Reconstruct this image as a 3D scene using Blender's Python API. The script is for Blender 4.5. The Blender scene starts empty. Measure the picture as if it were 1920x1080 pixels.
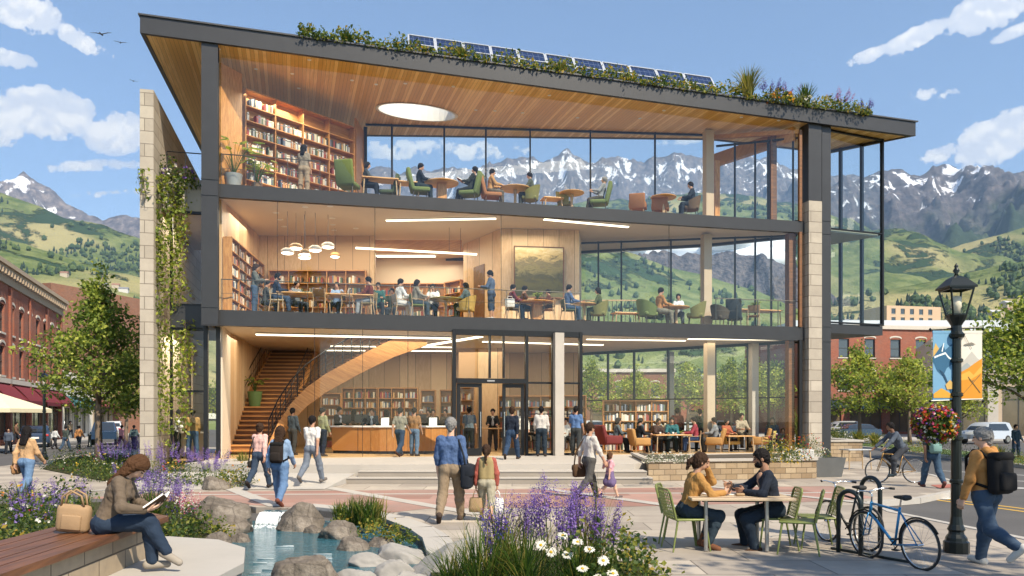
import bpy,math,random
import numpy as np
from mathutils import Vector,Matrix,Euler
random.seed(7)
RNG=np.random.default_rng(7)
C=bpy.context.scene.collection
PI=math.pi
R=math.radians
FOC,CX,HY,EYE=1500.0,960.0,785.0,1.85
def at(px,py,Y):
 return Vector(((px-CX)*Y/FOC,Y,EYE+(HY-py)*Y/FOC))
def G(px,py,z=0.0):
 Y=(EYE-z)*FOC/(py-HY)
 return Vector(((px-CX)*Y/FOC,Y,z))
P0=np.array([-0.77,29.0]);UX=np.array([0.9725,0.2329]);NX=np.array([-0.2329,0.9725])
LANG=math.atan2(0.2329,0.9725)
def lib(t,d,z=0.0):
 p=P0+t*UX+d*NX
 return Vector((p[0],p[1],z))
def tof(px,d=0.0):
 r=(px-CX)/FOC
 return(r*(P0[1]+d*NX[1])-P0[0]-d*NX[0])/(UX[0]-r*UX[1])
def td(p):
 v=np.array([p[0],p[1]])-P0
 return float(v@UX),float(v@NX)
def link(o,parent=None):
 C.objects.link(o)
 if parent is not None:
  o.parent=parent
 return o
def tag(o,label=None,cat=None,group=None,kind=None):
 if label:o['label']=label
 if cat:o['category']=cat
 if group:o['group']=group
 if kind:o['kind']=kind
 return o
def thing(name,label,cat,loc=(0,0,0),rz=0.0,group=None,scale=1.0):
 o=bpy.data.objects.new(name,None)
 o.empty_display_size=0.1
 o.location=loc;o.rotation_euler=(0,0,rz)
 if scale!=1.0:o.scale=(scale,)*3
 link(o)
 return tag(o,label,cat,group)
def copy_tree(o,parent=None):
 c=o.copy();C.objects.link(c);c.parent=parent
 for ch in list(o.children):
  copy_tree(ch,c)
 return c
def place(o,loc,rz=0.0,label=None,group=None,scale=None):
 o.location=loc;o.rotation_euler=(0,0,rz)
 if scale:o.scale=(scale,)*3 if not hasattr(scale,'__len__')else scale
 if label:o['label']=label
 if group:o['group']=group
 return o
class MB:
 """collects polygons of one part"""
 def __init__(s):
  s.v=[];s.f=[];s.m=[];s.n=0
 def add(s,vs,fs,mi=0):
  k=s.n
  s.v.extend([tuple(v)for v in vs]);s.n+=len(vs)
  s.f.extend([tuple(k+i for i in f)for f in fs]);s.m.extend([mi]*len(fs))
  return s
 def box(s,c,size,rz=0.0,mi=0,M=None):
  x,y,z=size[0]/2,size[1]/2,size[2]/2
  vs=[Vector((i*x,j*y,k*z))for i in(-1,1)for j in(-1,1)for k in(-1,1)]
  mt=Matrix.Translation(Vector(c))@(M.to_4x4()if M is not None else Matrix.Rotation(rz,4,'Z'))
  vs=[mt@v for v in vs]
  return s.add(vs,[(0,1,3,2),(4,6,7,5),(0,4,5,1),(2,3,7,6),(0,2,6,4),(1,5,7,3)],mi)
 def bb(s,lo,hi,mi=0):
  return s.box([(a+b)/2 for a,b in zip(lo,hi)],[abs(b-a)for a,b in zip(lo,hi)],0,mi)
 def bbox(s,c,size,b=0.02,M=None,mi=0,seg=2):
  """box with rounded edges"""
  n=2*(seg+1)
  ax=[i/seg*PI/2 for i in range(seg+1)]
  hs=[max(q/2-b,1e-4)for q in size]
  vs=[];fs=[]
  lat=[-PI/2+a for a in ax]+[a for a in ax]
  lon=[]
  for q in range(4):
   lon+=[q*PI/2+a for a in ax]
  for li,la in enumerate(lat):
   sz=-1 if li<=seg else 1
   for lj,lo_ in enumerate(lon):
    q=lj//(seg+1)
    sx=1 if q in(0,3)else-1;sy=1 if q in(0,1)else-1
    vs.append(Vector((sx*hs[0]+b*math.cos(la)*math.cos(lo_),sy*hs[1]+b*math.cos(la)*math.sin(lo_),sz*hs[2]+b*math.sin(la))))
  W=len(lon)
  for i in range(len(lat)-1):
   for j in range(W):
    a=i*W+j;bq=i*W+(j+1)%W
    fs.append((a,bq,bq+W,a+W))
  fs.append(tuple(range(W-1,-1,-1)))
  fs.append(tuple((len(lat)-1)*W+j for j in range(W)))
  mt=Matrix.Translation(Vector(c))@(M.to_4x4()if M is not None else Matrix.Identity(4))
  return s.add([mt@v for v in vs],fs,mi)
 def bar(s,a,b,w,h=None,mi=0,up=(0,0,1)):
  """rectangular bar from a to b; w sideways, h along up"""
  h=h or w
  a=Vector(a);b=Vector(b);d=b-a;L=d.length
  if L<1e-6:return s
  d.normalize();u=Vector(up)
  if abs(d.dot(u))>0.99:u=Vector((0,1,0))if abs(d.y)<0.9 else Vector((1,0,0))
  x=d.cross(u).normalized();z=x.cross(d).normalized()
  vs=[]
  for p in(a,b):
   for i,j in((-1,-1),(1,-1),(1,1),(-1,1)):
    vs.append(p+x*(i*w/2)+z*(j*h/2))
  return s.add(vs,[(3,2,1,0),(4,5,6,7),(0,1,5,4),(1,2,6,5),(2,3,7,6),(3,0,4,7)],mi)
 def tube(s,pts,r,n=8,mi=0,closed=False,cap=True):
  pts=[Vector(p)for p in pts];m=len(pts)
  rs=r if hasattr(r,'__len__')else[r]*m
  up=Vector((0,0,1));vs=[];fs=[];prev=None
  for i,p in enumerate(pts):
   if closed:d=pts[(i+1)%m]-pts[i-1]
   else:d=pts[min(i+1,m-1)]-pts[max(i-1,0)]
   if d.length<1e-9:d=Vector((0,0,1))
   d.normalize()
   if prev is None:
    q=up if abs(d.dot(up))<0.95 else Vector((1,0,0))
    x=d.cross(q).normalized()
   else:
    x=(prev-d*prev.dot(d))
    x=x.normalized()if x.length>1e-6 else d.orthogonal().normalized()
   prev=x;y=d.cross(x)
   for k in range(n):
    a=2*PI*k/n
    vs.append(p+(x*math.cos(a)+y*math.sin(a))*rs[i])
  for i in range(m if closed else m-1):
   j=(i+1)%m
   for k in range(n):
    k2=(k+1)%n
    fs.append((i*n+k,i*n+k2,j*n+k2,j*n+k))
  if cap and not closed:
   fs.append(tuple(range(n-1,-1,-1)));fs.append(tuple((m-1)*n+k for k in range(n)))
  return s.add(vs,fs,mi)
 def lathe(s,prof,c=(0,0,0),n=20,mi=0,M=None):
  vs=[];fs=[]
  for(r,z)in prof:
   for k in range(n):
    a=2*PI*k/n
    vs.append(Vector((r*math.cos(a),r*math.sin(a),z)))
  for i in range(len(prof)-1):
   for k in range(n):
    k2=(k+1)%n
    fs.append((i*n+k,i*n+k2,(i+1)*n+k2,(i+1)*n+k))
  if prof[0][0]>1e-5:fs.append(tuple(range(n-1,-1,-1)))
  if prof[-1][0]>1e-5:fs.append(tuple((len(prof)-1)*n+k for k in range(n)))
  mt=Matrix.Translation(Vector(c))@(M.to_4x4()if M is not None else Matrix.Identity(4))
  return s.add([mt@v for v in vs],fs,mi)
 def prism(s,poly,z0,z1,mi=0,fz0=None,fz1=None):
  n=len(poly)
  a=[(p[0],p[1],fz0(p)if fz0 else z0)for p in poly]
  b=[(p[0],p[1],fz1(p)if fz1 else z1)for p in poly]
  fs=[tuple(range(n-1,-1,-1)),tuple(range(n,2*n))]
  for i in range(n):
   j=(i+1)%n
   fs.append((i,j,n+j,n+i))
  return s.add(a+b,fs,mi)
 def poly(s,pts,mi=0):
  return s.add(pts,[tuple(range(len(pts)))],mi)
 def build(s,name,mats,parent=None,smooth=False,loc=None):
  me=bpy.data.meshes.new(name)
  me.from_pydata([tuple(v)for v in s.v],[],s.f)
  for m in(mats if isinstance(mats,(list,tuple))else[mats]):
   me.materials.append(m)
  if any(s.m):me.polygons.foreach_set('material_index',s.m)
  if smooth:
   me.polygons.foreach_set('use_smooth',[True]*len(s.f))
   if smooth=='auto':
    try:me.set_sharp_from_angle(angle=R(40))
    except Exception:pass
  me.update()
  o=bpy.data.objects.new(name,me)
  if loc is not None:o.location=loc
  return link(o,parent)
def np_mesh(name,V,F,mats,mi=None,parent=None,smooth=True,link_it=True):
 """quads/tris from numpy arrays"""
 me=bpy.data.meshes.new(name)
 k=F.shape[1]
 me.vertices.add(len(V));me.vertices.foreach_set('co',np.ascontiguousarray(V,dtype=np.float32).ravel())
 me.loops.add(F.size);me.loops.foreach_set('vertex_index',np.ascontiguousarray(F,dtype=np.int32).ravel())
 me.polygons.add(len(F));me.polygons.foreach_set('loop_start',np.arange(0,F.size,k,dtype=np.int32))
 for m in(mats if isinstance(mats,(list,tuple))else[mats]):me.materials.append(m)
 if mi is not None:me.polygons.foreach_set('material_index',np.ascontiguousarray(mi,dtype=np.int32))
 me.polygons.foreach_set('use_smooth',np.full(len(F),bool(smooth)))
 me.update(calc_edges=True);me.validate()
 o=bpy.data.objects.new(name,me)
 if link_it:link(o,parent)
 return o
MATS={}
def srgb(h):
 h=h.lstrip('#')
 v=[int(h[i:i+2],16)/255 for i in(0,2,4)]
 return tuple(c/12.92 if c<=0.04045 else((c+0.055)/1.055)**2.4 for c in v)
class NT:
 def __init__(s,m):
  m.use_nodes=True
  s.t=m.node_tree;s.t.nodes.clear()
  s.out=s.n('ShaderNodeOutputMaterial' if isinstance(m,bpy.types.Material)else 'ShaderNodeOutputWorld')
 def n(s,typ,**kw):
  nd=s.t.nodes.new(typ)
  for k,v in kw.items():setattr(nd,k,v)
  return nd
 def set(s,sock,v):
  if hasattr(v,'is_output'):s.t.links.new(v,sock)
  elif v is not None:
   if hasattr(v,'__len__')and len(v)==3 and sock.type=='RGBA':v=(*v,1)
   sock.default_value=v
 def math(s,op,a,b=None,c=None,clamp=False):
  nd=s.n('ShaderNodeMath',operation=op,use_clamp=clamp)
  for i,x in enumerate((a,b,c)):
   if x is not None:s.set(nd.inputs[i],x)
  return nd.outputs[0]
 def vmath(s,op,a,b=None):
  nd=s.n('ShaderNodeVectorMath',operation=op)
  s.set(nd.inputs[0],a)
  if b is not None:s.set(nd.inputs[1],b)
  return nd.outputs['Value']if op in('LENGTH','DOT_PRODUCT')else nd.outputs[0]
 def mix(s,f,a,b,blend='MIX'):
  nd=s.n('ShaderNodeMix',data_type='RGBA',blend_type=blend)
  s.set(nd.inputs[0],f);s.set(nd.inputs[6],a);s.set(nd.inputs[7],b)
  return nd.outputs[2]
 def noise(s,vec,scale,detail=3,rough=0.5,dist=0.0,typ=None):
  nd=s.n('ShaderNodeTexNoise')
  if vec is not None:s.set(nd.inputs['Vector'],vec)
  nd.inputs['Scale'].default_value=scale;nd.inputs['Detail'].default_value=detail
  nd.inputs['Roughness'].default_value=rough;nd.inputs['Distortion'].default_value=dist
  return nd.outputs['Fac']
 def ramp(s,f,stops,interp='LINEAR'):
  nd=s.n('ShaderNodeValToRGB');e=nd.color_ramp.elements;nd.color_ramp.interpolation=interp
  while len(e)<len(stops):e.new(0.5)
  for i,(p,c)in enumerate(stops):
   e[i].position=p;e[i].color=(*c,1)if hasattr(c,'__len__')else(c,c,c,1)
  s.set(nd.inputs[0],f)
  return nd.outputs[0]
 def range(s,v,a,b,c=0.0,d=1.0,smooth=True):
  nd=s.n('ShaderNodeMapRange',interpolation_type='SMOOTHSTEP' if smooth else 'LINEAR')
  s.set(nd.inputs[0],v)
  for i,x in enumerate((a,b,c,d)):s.set(nd.inputs[1+i],x)
  return nd.outputs[0]
 def co(s,kind='Object'):
  return s.n('ShaderNodeTexCoord').outputs[kind]
 def sep(s,v):
  nd=s.n('ShaderNodeSeparateXYZ');s.set(nd.inputs[0],v);return nd.outputs
 def comb(s,x,y,z):
  nd=s.n('ShaderNodeCombineXYZ')
  for i,q in enumerate((x,y,z)):s.set(nd.inputs[i],q)
  return nd.outputs[0]
 def mapv(s,v,scale=(1,1,1),rot=(0,0,0),loc=(0,0,0)):
  nd=s.n('ShaderNodeMapping');s.set(nd.inputs[0],v)
  nd.inputs['Scale'].default_value=scale;nd.inputs['Rotation'].default_value=rot;nd.inputs['Location'].default_value=loc
  return nd.outputs[0]
 def bump(s,h,strength=0.3,dist=0.02):
  nd=s.n('ShaderNodeBump');s.set(nd.inputs['Height'],h)
  nd.inputs['Strength'].default_value=strength;nd.inputs['Distance'].default_value=dist
  return nd.outputs[0]
 def bsdf(s,col,rough=0.6,metal=0.0,normal=None,spec=0.5,**kw):
  nd=s.n('ShaderNodeBsdfPrincipled')
  s.set(nd.inputs['Base Color'],col);s.set(nd.inputs['Roughness'],rough);s.set(nd.inputs['Metallic'],metal)
  nd.inputs['Specular IOR Level'].default_value=spec
  if normal is not None:s.set(nd.inputs['Normal'],normal)
  for k,v in kw.items():s.set(nd.inputs[k.replace('_',' ')],v)
  return nd.outputs[0]
 def done(s,sh,vol=None):
  s.t.links.new(sh,s.out.inputs['Surface'])
def newmat(name):
 m=bpy.data.materials.new(name);MATS[name]=m
 return m,NT(m)
def desat(c,k=0.78,v=0.9):
 l=0.3*c[0]+0.55*c[1]+0.15*c[2]
 return tuple((l+(x-l)*k)*v for x in c)
def plain(name,col,rough=0.6,metal=0.0,var=0.12,scale=6.0,bump=0.0,spec=0.5,kind='Object'):
 """colour with a little wear in it"""
 if name in MATS:return MATS[name]
 m,n=newmat(name)
 col=srgb(col)if isinstance(col,str)else col
 f=n.noise(n.co(kind),scale,4,0.6)
 c=n.mix(f,tuple(x*(1-var)for x in col),tuple(min(1,x*(1+var))for x in col))
 nm=n.bump(f,bump,0.01)if bump else None
 n.done(n.bsdf(c,rough,metal,nm,spec))
 return m
def emit(name,col,st):
 if name in MATS:return MATS[name]
 m,n=newmat(name)
 e=n.n('ShaderNodeEmission');n.set(e.inputs[0],(*col,1));e.inputs[1].default_value=st
 n.done(e.outputs[0]);return m
def glass(name,tint=(0.93,0.97,0.96),refl=1.0,rough=0.0):
 """architectural pane: transparent with Fresnel mirror reflection"""
 if name in MATS:return MATS[name]
 m,n=newmat(name)
 tr=n.n('ShaderNodeBsdfTransparent');n.set(tr.inputs[0],(*tint,1))
 gl=n.n('ShaderNodeBsdfGlossy');gl.inputs['Roughness'].default_value=rough
 n.set(gl.inputs[0],(0.9,0.95,1.0,1))
 fr=n.n('ShaderNodeLayerWeight');fr.inputs[0].default_value=0.5
 f=n.math('MULTIPLY',n.math('ADD',0.032,n.math('MULTIPLY',n.math('POWER',fr.outputs['Facing'],4.5),0.5)),refl,clamp=True)
 ms=n.n('ShaderNodeMixShader');n.set(ms.inputs[0],f)
 n.t.links.new(tr.outputs[0],ms.inputs[1]);n.t.links.new(gl.outputs[0],ms.inputs[2])
 n.done(ms.outputs[0]);return m
def wood(name,c1,c2,scale=1.0,plank=0.0,axis='X',rough=0.5,gap=0.0):
 """grain along axis; plank = board width across it"""
 if name in MATS:return MATS[name]
 m,n=newmat(name);c1=srgb(c1);c2=srgb(c2)
 v=n.co('Object');x,y,z=n.sep(v)
 al,ac={'X':(x,n.math('ADD',y,n.math('MULTIPLY',z,0.73))),'Y':(y,n.math('ADD',x,n.math('MULTIPLY',z,0.73))),'Z':(z,n.math('ADD',x,n.math('MULTIPLY',y,0.81)))}[axis]
 if plank:
  q=n.math('DIVIDE',ac,plank);cell=n.math('FLOOR',q);fr=n.math('FRACT',q)
  wn=n.n('ShaderNodeTexWhiteNoise',noise_dimensions='1D');n.set(wn.inputs['W'],cell)
  rnd=wn.outputs['Value']
  off=n.math('MULTIPLY',rnd,37.0)
  gapm=n.math('MULTIPLY',n.math('LESS_THAN',n.math('ABSOLUTE',n.math('SUBTRACT',fr,0.5)),0.5-gap),1.0)
 else:
  rnd=0.5;off=0.0;gapm=None
 g=n.noise(n.comb(n.math('MULTIPLY',n.math('ADD',al,off),1.1*scale),n.math('MULTIPLY',n.math('ADD',ac,off),22*scale),n.math('MULTIPLY',z,3.0)),1.0,4,0.6,0.4)
 f=n.math('ADD',n.math('MULTIPLY',g,0.9),n.math('MULTIPLY',n.math('SUBTRACT',rnd,0.5),0.75))if plank else g
 c=n.mix(n.range(f,0.25,0.8),c1,c2)
 if gapm is not None:c=n.mix(gapm,tuple(q*0.25 for q in c1),c)
 n.done(n.bsdf(c,rough,0,n.bump(f,0.08,0.01)))
 return m
 # people: one continuous surface each
def rot(axis,a):
 return np.array(Matrix.Rotation(a,3,axis))
def nrm(v):
 v=np.asarray(v,float);return v/(np.linalg.norm(v)+1e-9)
class SDF:
 """round cones / ellipsoids blended on a grid and skinned with surface nets"""
 def __init__(s):s.p=[]
 def cone(s,a,b,r1,r2=None,k=0.02,sub=False):
  s.p.append(('c',np.asarray(a,float),np.asarray(b,float),r1,r2 if r2 is not None else r1,k,sub));return s
 def ell(s,c,r,k=0.02,M=None,sub=False):
  s.p.append(('e',np.asarray(c,float),np.asarray(r,float),M,0,k,sub));return s
 def mesh(s,h,grow=0.0):
  lo=np.full(3,1e9);hi=-lo.copy()
  for q in s.p:
   if q[6]:continue
   if q[0]=='c':
    r=max(q[3],q[4])+grow
    lo=np.minimum(lo,np.minimum(q[1],q[2])-r);hi=np.maximum(hi,np.maximum(q[1],q[2])+r)
   else:
    r=q[2].max()+grow
    lo=np.minimum(lo,q[1]-r);hi=np.maximum(hi,q[1]+r)
  lo-=2.5*h;hi+=2.5*h
  n=np.ceil((hi-lo)/h).astype(int)+1
  D=np.full(n,0.3,np.float32)
  axs=[lo[i]+h*np.arange(n[i])for i in range(3)]
  for q in s.p:
   k=q[5]
   if q[0]=='c':r=max(q[3],q[4]);l=np.minimum(q[1],q[2])-r;u=np.maximum(q[1],q[2])+r
   else:r=q[2].max();l=q[1]-r;u=q[1]+r
   mg=grow+k+3*h
   i0=np.maximum(np.floor((l-mg-lo)/h).astype(int),0);i1=np.minimum(np.ceil((u+mg-lo)/h).astype(int)+1,n)
   if(i1<=i0).any():continue
   X,Y,Z=np.meshgrid(axs[0][i0[0]:i1[0]],axs[1][i0[1]:i1[1]],axs[2][i0[2]:i1[2]],indexing='ij')
   if q[0]=='c':
    a,b=q[1],q[2];ba=b-a;L2=ba@ba+1e-12
    px,py,pz=X-a[0],Y-a[1],Z-a[2]
    t=np.clip((px*ba[0]+py*ba[1]+pz*ba[2])/L2,0,1)
    d=np.sqrt((px-t*ba[0])**2+(py-t*ba[1])**2+(pz-t*ba[2])**2)-(q[3]+(q[4]-q[3])*t)
   else:
    px,py,pz=X-q[1][0],Y-q[1][1],Z-q[1][2]
    if q[3]is not None:
     M=q[3];px,py,pz=(M[0,0]*px+M[1,0]*py+M[2,0]*pz,M[0,1]*px+M[1,1]*py+M[2,1]*pz,M[0,2]*px+M[1,2]*py+M[2,2]*pz)
    rr=q[2]
    k0=np.sqrt((px/rr[0])**2+(py/rr[1])**2+(pz/rr[2])**2)
    k1=np.sqrt((px/rr[0]**2)**2+(py/rr[1]**2)**2+(pz/rr[2]**2)**2)+1e-9
    d=k0*(k0-1)/k1
   d=d-(grow if not q[6]else 0)
   sl=(slice(i0[0],i1[0]),slice(i0[1],i1[1]),slice(i0[2],i1[2]))
   o=D[sl]
   if q[6]:
    D[sl]=np.maximum(o,-d)
   elif k>0:
    hh=np.clip(0.5+0.5*(o-d)/k,0,1)
    D[sl]=o+(d-o)*hh-k*hh*(1-hh)
   else:
    D[sl]=np.minimum(o,d)
  return nets(D,lo,h)
def nets(D,lo,h):
 S=D<0
 n=D.shape
 a=[D[i:n[0]-1+i,j:n[1]-1+j,k:n[2]-1+k]for i in(0,1)for j in(0,1)for k in(0,1)]
 sg=[q<0 for q in a]
 cnt=sum(q.astype(np.int8)for q in sg)
 act=(cnt>0)&(cnt<8)
 idx=np.full(act.shape,-1,np.int32)
 I=np.argwhere(act)
 if len(I)==0:return np.zeros((0,3)),np.zeros((0,4),int)
 idx[act]=np.arange(len(I))
 val=[q[act]for q in a]
 acc=np.zeros((len(I),3));w=np.zeros(len(I))
 cor=[(i,j,k)for i in(0,1)for j in(0,1)for k in(0,1)]
 for e0 in range(8):
  for ax in range(3):
   c=list(cor[e0])
   if c[ax]:continue
   c2=c.copy();c2[ax]=1;e1=cor.index(tuple(c2))
   v0,v1=val[e0],val[e1]
   m=(v0<0)!=(v1<0)
   t=np.where(m,v0/(v0-v1+1e-12),0)
   p=np.array(c,float)[None,:].repeat(len(I),0);p[:,ax]=t
   acc+=p*m[:,None];w+=m
 V=lo+h*(I+acc/w[:,None])
 F=[]
 for ax in range(3):
  sl0=[slice(None)]*3;sl1=[slice(None)]*3
  sl0[ax]=slice(0,n[ax]-1);sl1[ax]=slice(1,n[ax])
  s0=S[tuple(sl0)];s1=S[tuple(sl1)]
  for flip in(False,True):
   E=np.argwhere((s0&~s1)if not flip else(~s0&s1))
   if len(E)==0:continue
   b,c=[(1,2),(2,0),(0,1)][ax]
   ok=(E[:,b]>0)&(E[:,c]>0)&(E[:,b]<n[b]-1)&(E[:,c]<n[c]-1)
   E=E[ok]
   q=[]
   for db,dc in((-1,-1),(0,-1),(0,0),(-1,0)):
    e=E.copy();e[:,b]+=db;e[:,c]+=dc
    q.append(idx[e[:,0],e[:,1],e[:,2]])
   Q=np.stack(q,1)
   F.append(Q[:,::-1]if flip else Q)
 F=np.concatenate(F)
 F=F[(F>=0).all(1)]
 return V,F
def ik(a,t,l1,l2,pole):
 """two-bone reach from a to t"""
 a=np.asarray(a,float);t=np.asarray(t,float);d=t-a;L=np.linalg.norm(d)
 L=min(max(L,abs(l1-l2)+1e-3),(l1+l2)*0.999);u=nrm(d);t=a+u*L
 x=(l1*l1-l2*l2+L*L)/(2*L);y=math.sqrt(max(l1*l1-x*x,0))
 p=np.asarray(pole,float);p=nrm(p-u*(p@u))
 return a+u*x+p*y,t
SKIN={}
def skinmat(tone):
 k={'l':(0.60,0.36,0.25),'m':(0.42,0.23,0.145),'d':(0.17,0.085,0.05),'t':(0.30,0.155,0.092)}[tone]
 return plain('skin_'+tone,k,0.55,0,0.06,40)
def cloth(col):
 return plain('cloth_'+col,desat(srgb(col)),0.85,0,0.16,9,0.35,0.2)
def hairmat(c):
 return plain('hair_'+c,{'k':(0.012,0.010,0.010),'b':(0.038,0.021,0.013),'g':(0.20,0.195,0.19),'r':(0.075,0.036,0.018),'w':(0.5,0.48,0.45)}[c],0.75,0,0.45,70,0.6,0.12)
def vnorm(V,F):
 n=np.cross(V[F[:,2]]-V[F[:,0]],V[F[:,3]]-V[F[:,1]]);N=np.zeros_like(V)
 for k in range(4):np.add.at(N,F[:,k],n)
 return N/(np.linalg.norm(N,axis=1)[:,None]+1e-12)
def person(label,loc,head,H=1.72,pose='stand',skin='m',hair='k',style='short',top='556070',bot='2b3a55',shoe='3a2c22',sleeve='long',leg='long',fem=False,group=None,res=None,fine=False,z_seat=0.45,jacket=None,beard=False,**P):
 """head: compass heading of the body in degrees, 0 away from the camera (+Y), 90 to the right (+X)"""
 dep=max(loc[1],4.0)
 h=res or max(0.0075,dep*0.00058)
 s=H
 W=0.93 if fem else 1.0
 p=dict(lean=0,hipL=0,hipR=0,kneeL=3,kneeR=3,spL=4,spR=4,shL=4,shR=4,abL=9,abR=9,elL=14,elR=14,inL=4,inR=4,hp=0,hy=0,roll=0,bend=0)
 if pose=='walk':
  p.update(hipL=21,kneeL=4,hipR=-13,kneeR=32,shL=-20,shR=20,elL=18,elR=26,lean=2)
 elif pose=='walk2':
  p.update(hipR=21,kneeR=4,hipL=-13,kneeL=32,shR=-20,shL=20,elR=18,elL=26,lean=2)
 elif pose=='stand2':
  p.update(hipL=4,kneeL=2,hipR=-3,kneeR=6,shL=10,shR=6,elL=30,elR=22)
 elif pose=='read':
  p.update(shL=22,shR=22,elL=78,elR=78,inL=24,inR=24,abL=8,abR=8,hp=22)
 elif pose=='desk':
  p.update(shL=28,shR=28,elL=58,elR=58,inL=12,inR=12,hp=10,lean=4)
 elif pose=='sit':
  p.update(hipL=84,hipR=82,kneeL=82,kneeR=78,spL=8,spR=8,shL=34,shR=34,elL=58,elR=58,inL=20,inR=20,lean=6,hp=8)
 elif pose=='lounge':
  p.update(hipL=80,hipR=78,kneeL=66,kneeR=74,spL=8,spR=8,shL=24,shR=24,elL=66,elR=66,inL=26,inR=26,lean=-14,hp=14)
 p.update(P)
 ll,fl,ft=0.245*s,0.235*s,0.043*s
 hipz=(ll+fl+ft)if pose not in('sit','lounge')else None
 if hipz is not None:
  def drop(hf,kn):return ll*math.cos(R(hf))+fl*math.cos(R(hf-kn))+ft
  hipz=max(drop(p['hipL'],p['kneeL']),drop(p['hipR'],p['kneeR']))
 else:
  hipz=z_seat+0.075*s
 hipz+=p.get('dz',0)
 J={}
 pel=np.array([0,0,hipz]);hw=0.052*s
 for sd,x in(('L',-1),('R',1)):
  hj=pel+np.array([x*hw,0,-0.005*s])
  f,k,sp=R(p['hip'+sd]),R(p['knee'+sd]),R(p['sp'+sd])
  if 'foot'+sd in p:
   kn,an=ik(hj,p['foot'+sd],ll,fl,p.get('kpole'+sd,(x*0.25,1,0.3)))
   tdir=nrm(kn-hj);sdir=nrm(an-kn)
  else:
   tdir=nrm([x*math.sin(sp),math.sin(f),-math.cos(f)])
   kn=hj+tdir*ll
   sdir=nrm([x*math.sin(sp)*0.3,math.sin(f-k),-math.cos(f-k)])
   an=kn+sdir*fl
  pitch=math.atan2(-sdir[1],-sdir[2])
  toe=p.get('toe'+sd,min(0.9,max(-0.3,pitch*0.75)))
  fd=nrm([x*0.16,math.cos(toe),-math.sin(toe)])
  J['hip'+sd],J['kn'+sd],J['an'+sd],J['fd'+sd]=hj,kn,an,fd
 Tm=rot('Z',-R(p.get('twist',0)))@rot('X',-R(p['lean']))@rot('Y',R(p['roll']))
 Tu=Tm@rot('X',-R(p['bend']))
 w1=pel+Tm@np.array([0,0,0.10*s]);ch=w1+Tu@np.array([0,0,0.11*s]);nk=ch+Tu@np.array([0,-0.006*s,0.085*s])
 shw=(0.103 if not fem else 0.092)*s
 hM=Tu@rot('Z',-R(p['hy']))@rot('X',-R(p['hp']))
 hd=nk+Tu@np.array([0,0.0,0.04*s])+hM@np.array([0,0.010*s,0.072*s])
 ul,fa=0.168*s,0.147*s
 for sd,x in(('L',-1),('R',1)):
  sj=ch+Tu@np.array([x*shw,-0.005*s,0.062*s])
  if 'hand'+sd in p:
   el,wr=ik(sj,p['hand'+sd],ul,fa,p.get('epole'+sd,(x*0.5,-0.45,-0.8)))
  else:
   f,e,ab,inn=R(p['sh'+sd]),R(p['el'+sd]),R(p['ab'+sd]),R(p['in'+sd])
   ud=Tm@nrm([x*math.sin(ab),math.sin(f),-math.cos(f)]);el=sj+ud*ul
   fd=Tm@nrm([-x*math.sin(inn)+x*0.4*math.sin(ab),math.sin(f+e),-math.cos(f+e)]);wr=el+fd*fa
  J['sh'+sd],J['el'+sd],J['wr'+sd]=sj,el,wr
  J['hdir'+sd]=nrm(p['hdir'+sd])if 'hdir'+sd in p else nrm(wr-el)
 B=SDF();kk=0.018*s
 def torso(S,g,low=True):
  for x in(-1,1):
   q=np.array([x,0,0])
   if low:S.cone(pel+Tm@(q*0.040*s)+Tm@np.array([0,-0.012*s,-0.01*s]),w1+Tm@(q*0.030*s*W),0.064*s+g,0.052*s*W+g,kk)
   else:S.cone(pel+Tm@(q*0.038*s)+Tm@np.array([0,0,0.02*s]),w1+Tm@(q*0.030*s*W),0.062*s+g,0.052*s*W+g,kk)
   S.cone(w1+Tm@(q*0.030*s*W),ch+Tu@(q*0.047*s*W),0.052*s*W+g,0.059*s*W+g,kk)
   S.cone(ch+Tu@(q*0.047*s*W),ch+Tu@np.array([x*shw*0.82,-0.004*s,0.062*s]),0.059*s*W+g,0.035*s+g,kk)
   if fem:S.ell(ch+Tu@np.array([x*0.043*s,0.048*s,-0.005*s]),np.full(3,0.033*s+g),kk)
  S.cone(nk-Tu@np.array([0,0,0.03*s]),ch+Tu@np.array([0,0,0.03*s]),0.045*s+g,0.06*s+g,kk)
 torso(B,-0.004)
 B.cone(nk-Tu@np.array([0,0.0,0.02*s]),hd-hM@np.array([0,0.012*s,0.035*s]),0.034*s*W,0.031*s*W,0.012*s)
 B.ell(hd+hM@np.array([0,-0.008*s,0.012*s]),np.array([0.0455,0.056,0.052])*s,0.01*s,hM)
 B.ell(hd+hM@np.array([0,0.013*s,-0.026*s]),np.array([0.034,0.038,0.042])*s,0.014*s,hM)
 B.cone(hd+hM@np.array([0,0.048*s,0.002*s]),hd+hM@np.array([0,0.060*s,-0.016*s]),0.006*s,0.0085*s,0.007*s)
 if h<0.0125:
  for x in(-1,1):
   B.ell(hd+hM@np.array([x*0.045*s,-0.004*s,-0.008*s]),np.array([0.007,0.013,0.019])*s,0.003*s,hM)
   B.ell(hd+hM@np.array([x*0.018*s,0.055*s,0.006*s]),np.array([0.010,0.008,0.006])*s,0.004*s,hM,sub=True)
   B.ell(hd+hM@np.array([x*0.018*s,0.0445*s,0.005*s]),np.array([0.0095,0.0075,0.0075])*s,0.0,hM)
  B.ell(hd+hM@np.array([0,0.047*s,-0.036*s]),np.array([0.016,0.008,0.006])*s,0.004*s,hM)
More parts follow.
